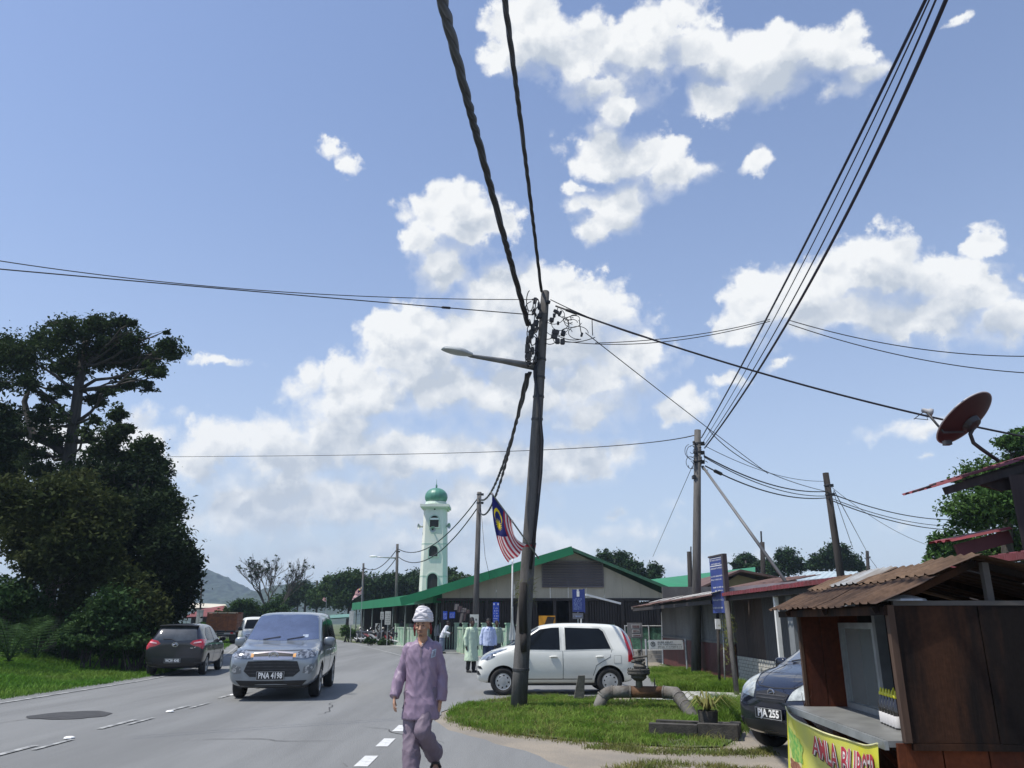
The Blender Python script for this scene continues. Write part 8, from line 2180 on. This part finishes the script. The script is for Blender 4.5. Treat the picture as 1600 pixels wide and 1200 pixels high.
	hb = MB(); hb.ball(hv + Vector((0, .018, .050)), (.081, .098, .080), 18)
	if hair == 'tall': hb.ball(hv + Vector((0, .03, .10)), (.075, .085, .085), 16)
	if hair == 'turban':
		for k in range(3): hb.tube([hv + Vector((.088 * math.cos(a), .015 + .105 * math.sin(a), .045 + .022 * k)) for a in np.linspace(0, 2 * math.pi, 25)], .018, 8, cap=False)
	link_mesh('hair' if hair == 'hair' else ('turban' if hair == 'turban' else 'cap'), fuse(hb, 'hair', hm_, .009, 3), root)
	dk = mat('dark_eye', (.01, .008, .007))
	for s in (-1, 1):
		mb = MB(); mb.ball(hv + Vector((s * .031, -.080, .006)), (.012, .008, .006), 8); link_mesh('eye', mb.mesh('eye', dk), root)
	if not hidden_legs:
		for s in ('l', 'r'):
			an, to = Vector(J['an' + s]), Vector(J['to' + s]); mb = MB(); capsule(mb, (an.x, an.y + .03, .038), (to.x, to.y - .02, .032), .042, .036, 10); me = mb.mesh('shoe', M['blackplastic']); link_mesh('shoe', smooth(me), root)
	return root
ds = M['dskin']
g0 = P(737, 1000, 26.4); bystander('dark-skinned man in a long pale green robe walking past the mint fence', (g0.x, 26.4, .02), R(38), (.50, .62, .46), 'robe', (.015, .015, .016), ds, 'tall', (.008, .007, .007), seed=2, scale=.985, arms='down')
g0 = P(763, 1000, 27.2); bystander('dark-skinned man in a pale blue shirt and jeans beside the man in the green robe', (g0.x, 27.2, .02), R(4), (.48, .55, .76), 'shirt', (.03, .045, .10), ds, 'hair', (.006, .006, .006), seed=3, scale=.99)
g0 = P(790, 1000, 31.5); bystander('person in a grey green shirt half hidden behind the man in the pale blue shirt', (g0.x - .35, 31.5, .02), R(20), (.28, .36, .28), 'shirt', (.04, .05, .06), ds, 'hair', seed=4, scale=.96)
g0 = P(691, 1000, 42); bystander('person in a white shirt and grey blue sarong bending forward just behind the turbaned walker', (g0.x, 42, .02), R(82), (.66, .68, .72), 'shirt', (.14, .17, .24), ds, 'hair', lean=.8, arms='forward', seed=5, legcloth='sarong', scale=.98)
g0 = P(683, 1000, 46); bystander('person in grey clothes standing beyond the one bending in a white shirt', (g0.x, 46, .02), R(120), (.22, .23, .25), 'shirt', (.05, .05, .06), ds, 'hair', seed=6)
for i, (u, Yv, rz, c, lab) in enumerate([(627, 58.5, 30, (.12, .13, .14), 'person in dark grey standing behind the mint wall under the green canopy'), (643, 58.0, -20, (.30, .29, .26), 'person in a pale beige shirt standing behind the mint wall under the green canopy'), (608, 61.5, 80, (.20, .22, .18), 'person in an olive shirt standing among the motorcycles under the canopy')]):
	g0 = P(u, 1000, Yv); bystander(lab, (g0.x, Yv, .06), R(rz), c, 'shirt', (.03, .03, .04), ds, 'hair', seed=10 + i, voxel=.014)
# ================================================================== burger stall at the right
def stall():
	A = Vector((2.36, 6.95, 0)); B = Vector((2.24, 4.93, 0))        # front edge of the counter, far and near
	Mx = Matrix(((B - A).normalized(), Vector((0, 0, 1)).cross((B - A).normalized()), Vector((0, 0, 1)))).transposed().to_4x4(); Mx.translation = A
	L = (B - A).length                                               # x: along the counter towards us, y: into the stall (+x world), z up
	def q(x, y, z): return Mx @ Vector((x, y, z))
	root = thing('burger_stall', 'rusty brown wooden burger stall with a corrugated roof at the right edge', 'stall', q(L / 2, .6, 0))
	ZC = .90
	ply = mat('dark_stained_plywood', (.050, .023, .013), .75, col2=(.010, .008, .0075), scale=1.4, thr=(.36, .60), stretch=(2.6, 2.6, .35), spec=.12, bump=.2, bscale=30, fine=.18, fscale=40)
	red = mat('red_brown_boards', (.12, .034, .013), .75, spec=.15, col2=(.05, .017, .011), scale=1.6, stretch=(1.5, 1.5, .3), bump=.25, bscale=25, fine=.18, fscale=30)
	edge = mat('raw_wood_edge', (.055, .030, .018), .8, var=.3, scale=6, stretch=(3, 3, .4))
	alu = mat('aluminium_frame', (.30, .32, .32), .45, .5, var=.15, scale=6)
	rust = mat('rusted_roof_iron', (.088, .055, .037), .9, spec=.2, col2=(.046, .030, .023), scale=1.8, thr=(.36, .66), stretch=(1, 1, 1), bump=.3, bscale=35, fine=.22, fscale=30)
	zinc = mat('bare_zinc', (.30, .32, .33), .55, .4, col2=(.16, .14, .12), scale=3)
	D = 1.55                                                         # depth of the stall
	# lower body of boards
	for i in range(7):
		x0, x1 = .12 + (L - .16) * i / 7, .12 + (L - .16) * (i + 1) / 7 - .008
		mb = MB(); mb.box((x0, .26, 0), (x1, .29, ZC - .06), Mx); mb.build('front_board', red, root)
	for i in range(6):
		y0, y1 = .02 + i * D / 6, .02 + (i + 1) * D / 6 - .008
		mb = MB(); mb.box((L - .03, y0, 0), (L, y1, ZC - .012), Mx); mb.build('side_board', red, root)
	# counter
	mb = MB(); mb.box((-.02, -.02, ZC - .035), (L - .02, .46, ZC), Mx); mb.build('counter_top', mat('grey_counter', (.17, .175, .17), .45, var=.16, scale=5, fine=.06), root)
	mb = MB(); mb.box((-.02, -.045, ZC - .05), (L - .02, -.022, ZC - .002), Mx); mb.build('counter_edge', alu, root)
	for x in (.25, L / 2, L - .25): mb = MB(); mb.bar(q(x, .01, ZC - .06), q(x, .255, ZC - .34), .03, .03); mb.build('counter_bracket', red, root)
	mb = MB(); mb.box((.0, .465, ZC - .035), (L - .03, D, ZC - .005), Mx); mb.build('work_top', M['dark'], root)
	# near end wall: one big stained panel with battens
	zt = 1.665
	for i in range(3):
		y0, y1 = .10 + i * .50, .10 + (i + 1) * .50 - .006
		mb = MB(); mb.box((L - .012 + .002 * i, y0, ZC - .005), (L + .02 + .003 * (i % 2), y1, zt), Mx); mb.build('wall_panel', ply, root)
	mb = MB(); mb.box((L - .02, .06, ZC - .005), (L + .03, .098, zt + .005), Mx); mb.build('corner_batten', edge, root)
	mb = MB(); mb.box((L - .01, .10, ZC - .045), (L + .028, D + .1, ZC - .008), Mx); mb.build('skirt_batten', ply, root)
	mb = MB(); mb.box((L - .01, .10, zt + .002), (L + .026, D + .1, zt + .03), Mx); mb.build('top_batten', mat('grey_batten', (.075, .07, .065), .8, var=.2), root)
	# far end wall
	for i in range(3):
		y0, y1 = .12 + i * .16, .12 + (i + 1) * .16 - .006
		mb = MB(); mb.box((.02, y0, ZC), (.05, y1, 1.70), Mx); mb.build('end_board', red, root)
	mb = MB(); mb.box((.015, .095, ZC - .2), (.055, .118, 1.66), Mx); mb.build('corner_post', edge, root)
	mb = MB(); mb.box((.02, .60, 0), (.05, D, 1.75), Mx); mb.build('end_wall', M['dark'], root)
	mb = MB(); mb.box((.06, D, 0), (L - .04, D + .03, 1.85), Mx); mb.build('back_wall', M['dark'], root)
	# glass hatch standing open behind the counter
	g0, g1 = .10, .86
	gm = bpy.data.materials.new('grimy_glass'); gm.use_nodes = True; b = gm.node_tree.nodes['Principled BSDF']; b.inputs['Base Color'].default_value = (.30, .33, .32, 1); b.inputs['Roughness'].default_value = .12; b.inputs['Alpha'].default_value = .30
	yg = .43
	fr = MB()
	for (a, b_, c_, d) in ((g0, ZC + .002, g0 + .035, 1.565), (g1 - .05, ZC + .002, g1, 1.565), (g0 + .0352, ZC + .002, g1 - .0502, ZC + .045), (g0 + .0352, 1.52, g1 - .0502, 1.565)): fr.box((a, yg - .02, b_), (c_, yg + .02, d), Mx)
	w = fr.build('window', alu, root)
	mb = MB(); mb.box((g0 + .03, yg - .004, ZC + .04), (g1 - .045, yg + .004, 1.525), Mx); mb.build('pane', gm, w)
	mb = MB(); mb.box((g1 + .004, yg - .025, ZC), (g1 + .06, yg + .05, 1.68), Mx); mb.build('upright', mat('pale_metal_post', (.16, .17, .17), .5, .3, var=.2), root)
	mb = MB(); mb.box((.06, .05, 1.62), (L - .04, .10, 1.67), Mx); mb.build('eave_beam', ply, root)
	# roof: rusted sheets in two overlapping courses, rising inwards
	ze, zr, ye, yr = 1.665, 1.955, -.02, .66
	xw0, xw1 = -.42, L + .02
	ns = 4
	for i in range(ns):
		a, b_ = xw0 + (xw1 - xw0) * i / ns, xw0 + (xw1 - xw0) * (i + 1) / ns + .05
		o = .010 * (i % 2); t = .60
		p0, p1 = q(a, ye, ze + o), q(b_, ye, ze + o); p2 = q(a, ye + (yr - ye) * t, ze + (zr - ze) * t + o)
		mb = MB(); corrugated(mb, p0, p1, p2, .135, .016, 5, wob=.012, seed=i, kind='rib', rows=3); mb.build('roof_sheet', rust, root)
		p0, p1 = q(a, ye + (yr - ye) * (t - .06), ze + (zr - ze) * (t - .06) + o + .022), q(b_, ye + (yr - ye) * (t - .06), ze + (zr - ze) * (t - .06) + o + .022); p2 = q(a, yr, zr + o + .01)
		mb = MB(); corrugated(mb, p0, p1, p2, .135, .016, 5, wob=.012, seed=i + 9, kind='rib', rows=3); s = mb.build('roof_sheet', zinc if i == 1 else mat('pale_rusted_iron', (.14, .092, .060), .9, spec=.2, col2=(.075, .048, .033), scale=2.2, bump=.3, bscale=35, fine=.2, fscale=30), root)
		if i == 1: mark(s, 'grey unrusted roof sheet')
		p0, p1 = q(a, yr, zr + o), q(b_, yr, zr + o); p2 = q(a, D + .15, ze + .03 + o)
		mb = MB(); corrugated(mb, p0, p1, p2, .135, .016, 5, kind='rib', rows=2); mb.build('roof_sheet', rust, root)
	for x in (.05, L / 2, L - .05): mb = MB(); mb.bar(q(x, 0, ze - .03), q(x, yr, zr - .03), .03, .04); mb.bar(q(x, yr, zr - .031), q(x, D + .1, ze - .01), .03, .04); mb.build('rafter', ply, root)
	mb = MB(); mb.bar(q(L - .02, .70, zt + .03), q(L - .02, .70, zr - .03), .04, .04); mb.build('king_post', mat('grey_batten', (.07, .07, .07)), root)
	mb = MB(); mb.bar(q(xw0 + .1, .05, ze - .03), q(xw1, .05, ze - .03), .03, .05); mb.build('purlin', ply, root)
	# white lid under the roof corner
	mb = MB(); c0 = q(L - .08, .20, zt + .03); mb.lathe([(.14, 0), (.135, .012), (.02, .045), (.001, .046)], c0, 12); tag(mb.build('pan_lid', M['steel']), 'pale metal lid lying on top of the stall wall under the rusty roof', 'lid')
	# chain at the near corner
	for i in range(9):
		t = i / 8; p = q(L - .06, .02, ZC - .05).lerp(q(L + .0, .17, ZC + .07), t) - Vector((0, 0, .03 * math.sin(math.pi * t))); mb = MB(); n = 8
		ring = [Vector((math.cos(2 * math.pi * k / n) * .014, math.sin(2 * math.pi * k / n) * .008, 0)) for k in range(n + 1)]
		Rx = Matrix.Rotation(R(90 * (i % 2)), 3, 'X') @ Matrix.Rotation(R(45), 3, 'Z'); mb.tube([p + Rx @ v_ for v_ in ring], .0032, 5, cap=False); mb.build('chain_link', M['dsteel'], root)
	# dry twigs at the far counter corner
	r = random.Random(2); mb = MB(); p = q(.03, .08, ZC)
	for i in range(9): mb.tube([p, p + Vector((r.uniform(-.02, .10), r.uniform(-.06, .02), r.uniform(.02, .14)))], [.003, .001], 4)
	tag(mb.build('dry_twig', edge), 'few dry twigs sticking up at the far corner of the stall counter', 'twigs')
	# ---- sauce bottles in two rows
	bd, bw_, by = mat('dark_sauce', (.012, .008, .007), .18, coat=1.0), mat('white_label', (.62, .60, .58), .6, var=.08), mat('yellow_cap', (.62, .58, .03), .4, var=.06)
	prof = [(.001, 0), (.026, 0), (.029, .006), (.030, .085), (.030, .125), (.024, .150), (.013, .178), (.011, .20)]
	first = None
	labs = ['sauce bottle with yellow cap at the far end of the front row on the counter', 'second sauce bottle from the far end of the front row on the stall counter', 'third sauce bottle from the far end of the front row on the stall counter', 'fourth sauce bottle from the far end of the front row on the stall counter', 'fifth sauce bottle from the far end of the front row on the stall counter', 'sauce bottle nearest the stall wall, cut off by the corner batten', 'rear sauce bottle with its cap seen between the first two of the front row', 'rear sauce bottle with its cap seen between the third and fourth of the front row']
	k = 0
	for i in range(8):
		x, y = (L - .84 + .063 * i, .285 - .006 * i) if i < 6 else (L - .80 + .13 * (i - 6), .355)
		lo = q(x, y, ZC)
		if first is None:
			first = thing('sauce_bottle', labs[i], 'bottle', lo, 'sauce bottles on the stall counter')
			mb = MB(); mb.lathe(prof, (0, 0, 0), 16); link_mesh('glass', smooth(mb.mesh('glass', bd)), first)
			mb = MB(); mb.lathe([(.0303, .012), (.0312, .014), (.0312, .080), (.0303, .082)], (0, 0, 0), 16, cap=False); link_mesh('paper_label', smooth(mb.mesh('paper_label', bw_)), first)
			mb = MB(); mb.lathe([(.0125, .188), (.0165, .19), (.0165, .208), (.010, .212), (.007, .228), (.003, .236), (.001, .237)], (0, 0, 0), 12); link_mesh('cap', smooth(mb.mesh('cap', by)), first)
		else: dup(first, lo, R(37 * i), labs[i])
	# ---- banner hung from the counter edge
	bl, br = q(-.02, -.055, ZC - .01), q(L - .03, -.055, ZC - .012)
	bn = thing('banner', 'yellow burger banner with red lettering sagging from the stall counter', 'banner', (bl + br) / 2 - Vector((0, 0, .9)))
	H = .86
	def surf(s, t):                                          # s along, t down
		sag = .085 * (4 * s * (1 - s)) ** .9 * (1 - .55 * t) + .02 * math.sin(9 * s) * (1 - t) * .4
		p = bl.lerp(br, s) + Vector((0, 0, -H * t - sag))
		p += (Mx.to_3x3() @ Vector((0, -1, 0))) * (.022 * math.sin(7 * s + 2.2 * t) + .03 * t + .014 * math.sin(15 * s - 3 * t) * (1 - t))
		return p
	nrm = (Mx.to_3x3() @ Vector((0, -1, 0)))
	mb = MB(); mb.grid([[surf(s, t) for s in np.linspace(0, 1, 57)] for t in np.linspace(0, 1, 33)])
	ym = bpy.data.materials.new('yellow_banner_print'); ym.use_nodes = True; nt = ym.node_tree; b = nt.nodes['Principled BSDF']; b.inputs['Roughness'].default_value = .35
	tc = nt.nodes.new('ShaderNodeTexCoord'); nz = nt.nodes.new('ShaderNodeTexNoise'); nz.inputs['Scale'].default_value = 2.2; nt.links.new(tc.outputs['Object'], nz.inputs[0])
	rp = nt.nodes.new('ShaderNodeValToRGB'); rp.color_ramp.elements[0].position = .4; rp.color_ramp.elements[0].color = (.46, .47, .10, 1); rp.color_ramp.elements[1].position = .62; rp.color_ramp.elements[1].color = (.62, .60, .035, 1); nt.links.new(nz.outputs[0], rp.inputs[0]); nt.links.new(rp.outputs[0], b.inputs['Base Color'])
	sh = mb.build('sheet', ym, bn, smooth=True)
	def pt(s, t, off=.003): return surf(s, t) + nrm * off
	mb = MB(); mb.tube([pt(s, 0, .004) for s in np.linspace(0, 1, 57)], .006, 6); mb.build('hem', mat('pale_hem', (.60, .58, .30), .6), bn)
	# lettering bent onto the cloth: white outline, red face
	def lettering(txt, s0, s1, t0, t1, slope, m, off, bold, parent, name):
		me = text_mesh(txt, 1.0, 0.0, 'LEFT', .15, bold); xs = [v.co.x for v in me.vertices]; ys_ = [v.co.y for v in me.vertices]; x0, x1, y0, y1 = min(xs), max(xs), min(ys_), max(ys_)
		bm = bmesh.new(); bm.from_mesh(me); bmesh.ops.triangulate(bm, faces=bm.faces); bmesh.ops.subdivide_edges(bm, edges=[e for e in bm.edges if e.calc_length() > .25], cuts=2, use_grid_fill=False); bmesh.ops.triangulate(bm, faces=bm.faces)
		for v in bm.verts:
			a = (v.co.x - x0) / (x1 - x0); c_ = (v.co.y - y0) / (y1 - y0); k_ = .75 + .5 * a
			s = s0 + (s1 - s0) * a; t = (t0 + slope * a) + (t1 - t0) * k_ * (1 - c_)
			v.co = surf(s, t) + nrm * off - sum_loc(parent)
		bm.to_mesh(me); bm.free(); me.materials.append(m); return link_mesh(name, me, parent)
	def sum_loc(o):
		v = Vector((0, 0, 0))
		while o is not None: v += o.location; o = o.parent
		return v
	rm = mat('banner_red', (.42, .02, .045), .45, var=.08); wm = mat('banner_white', (.72, .66, .62), .45); km = mat('banner_shadow', (.06, .03, .02), .5)
	lettering('AMLA BURGER', .325, .975, .075, .30, -.005, km, .0035, .055, bn, 'letter_shadow')
	lettering('AMLA BURGER', .318, .968, .062, .287, -.005, wm, .0045, .055, bn, 'letter_outline')
	lettering('AMLA BURGER', .318, .968, .062, .287, -.005, rm, .0060, .006, bn, 'lettering')
	# printed pictures: lettuce, patty
	gmx = mat('printed_lettuce', (.10, .33, .06), .5, col2=(.34, .47, .10), scale=22, thr=(.4, .6)); pmx = mat('printed_patty', (.19, .065, .035), .5, col2=(.36, .17, .10), scale=20, thr=(.42, .62))
	def blot(name, cs, ct, rs, rt, m, off, seed, n=26, amp=.25):
		r = random.Random(seed); mb = MB(); rows = []
		for k_ in (0.001, .35, .7, 1.0):
			row = []
			for i in range(n + 1):
				a = 2 * math.pi * (i % n) / n; j = 1 + amp * noise.noise(Vector((math.cos(a) * 2.5, math.sin(a) * 2.5, seed))) * 1.6
				row.append(pt(cs + rs * k_ * j * math.cos(a), ct + rt * k_ * j * math.sin(a), off))
			rows.append(row)
		mb.grid(rows); return mb.build(name, m, bn)
	blot('pale_print', .12, .40, .09, .36, mat('pale_print', (.58, .57, .30), .5, col2=(.62, .60, .10), scale=6), .002, 3, amp=.1)
	blot('lettuce_print', .15, .27, .085, .12, gmx, .0035, 1); blot('lettuce_print', .10, .19, .05, .07, gmx, .004, 5)
	blot('patty_print', .15, .47, .10, .085, pmx, .0045, 2); blot('bun_print', .16, .62, .12, .09, mat('printed_bun', (.42, .22, .07), .5, col2=(.55, .35, .14), scale=9), .004, 4)
	mb = MB(); rr = random.Random(6)
	for i in range(3):
		for j in range(8):
			s = .42 + .045 * j + .02 * i; t = .43 + .055 * i + .010 * j
			if rr.random() < .85: mb.add([pt(s, t, .004), pt(s + .03, t, .004), pt(s + .03, t + .035, .004), pt(s, t + .035, .004)], [(0, 1, 2, 3)])
	mb.build('small_print', mat('olive_print', (.24, .26, .03), .5), bn)
stall()
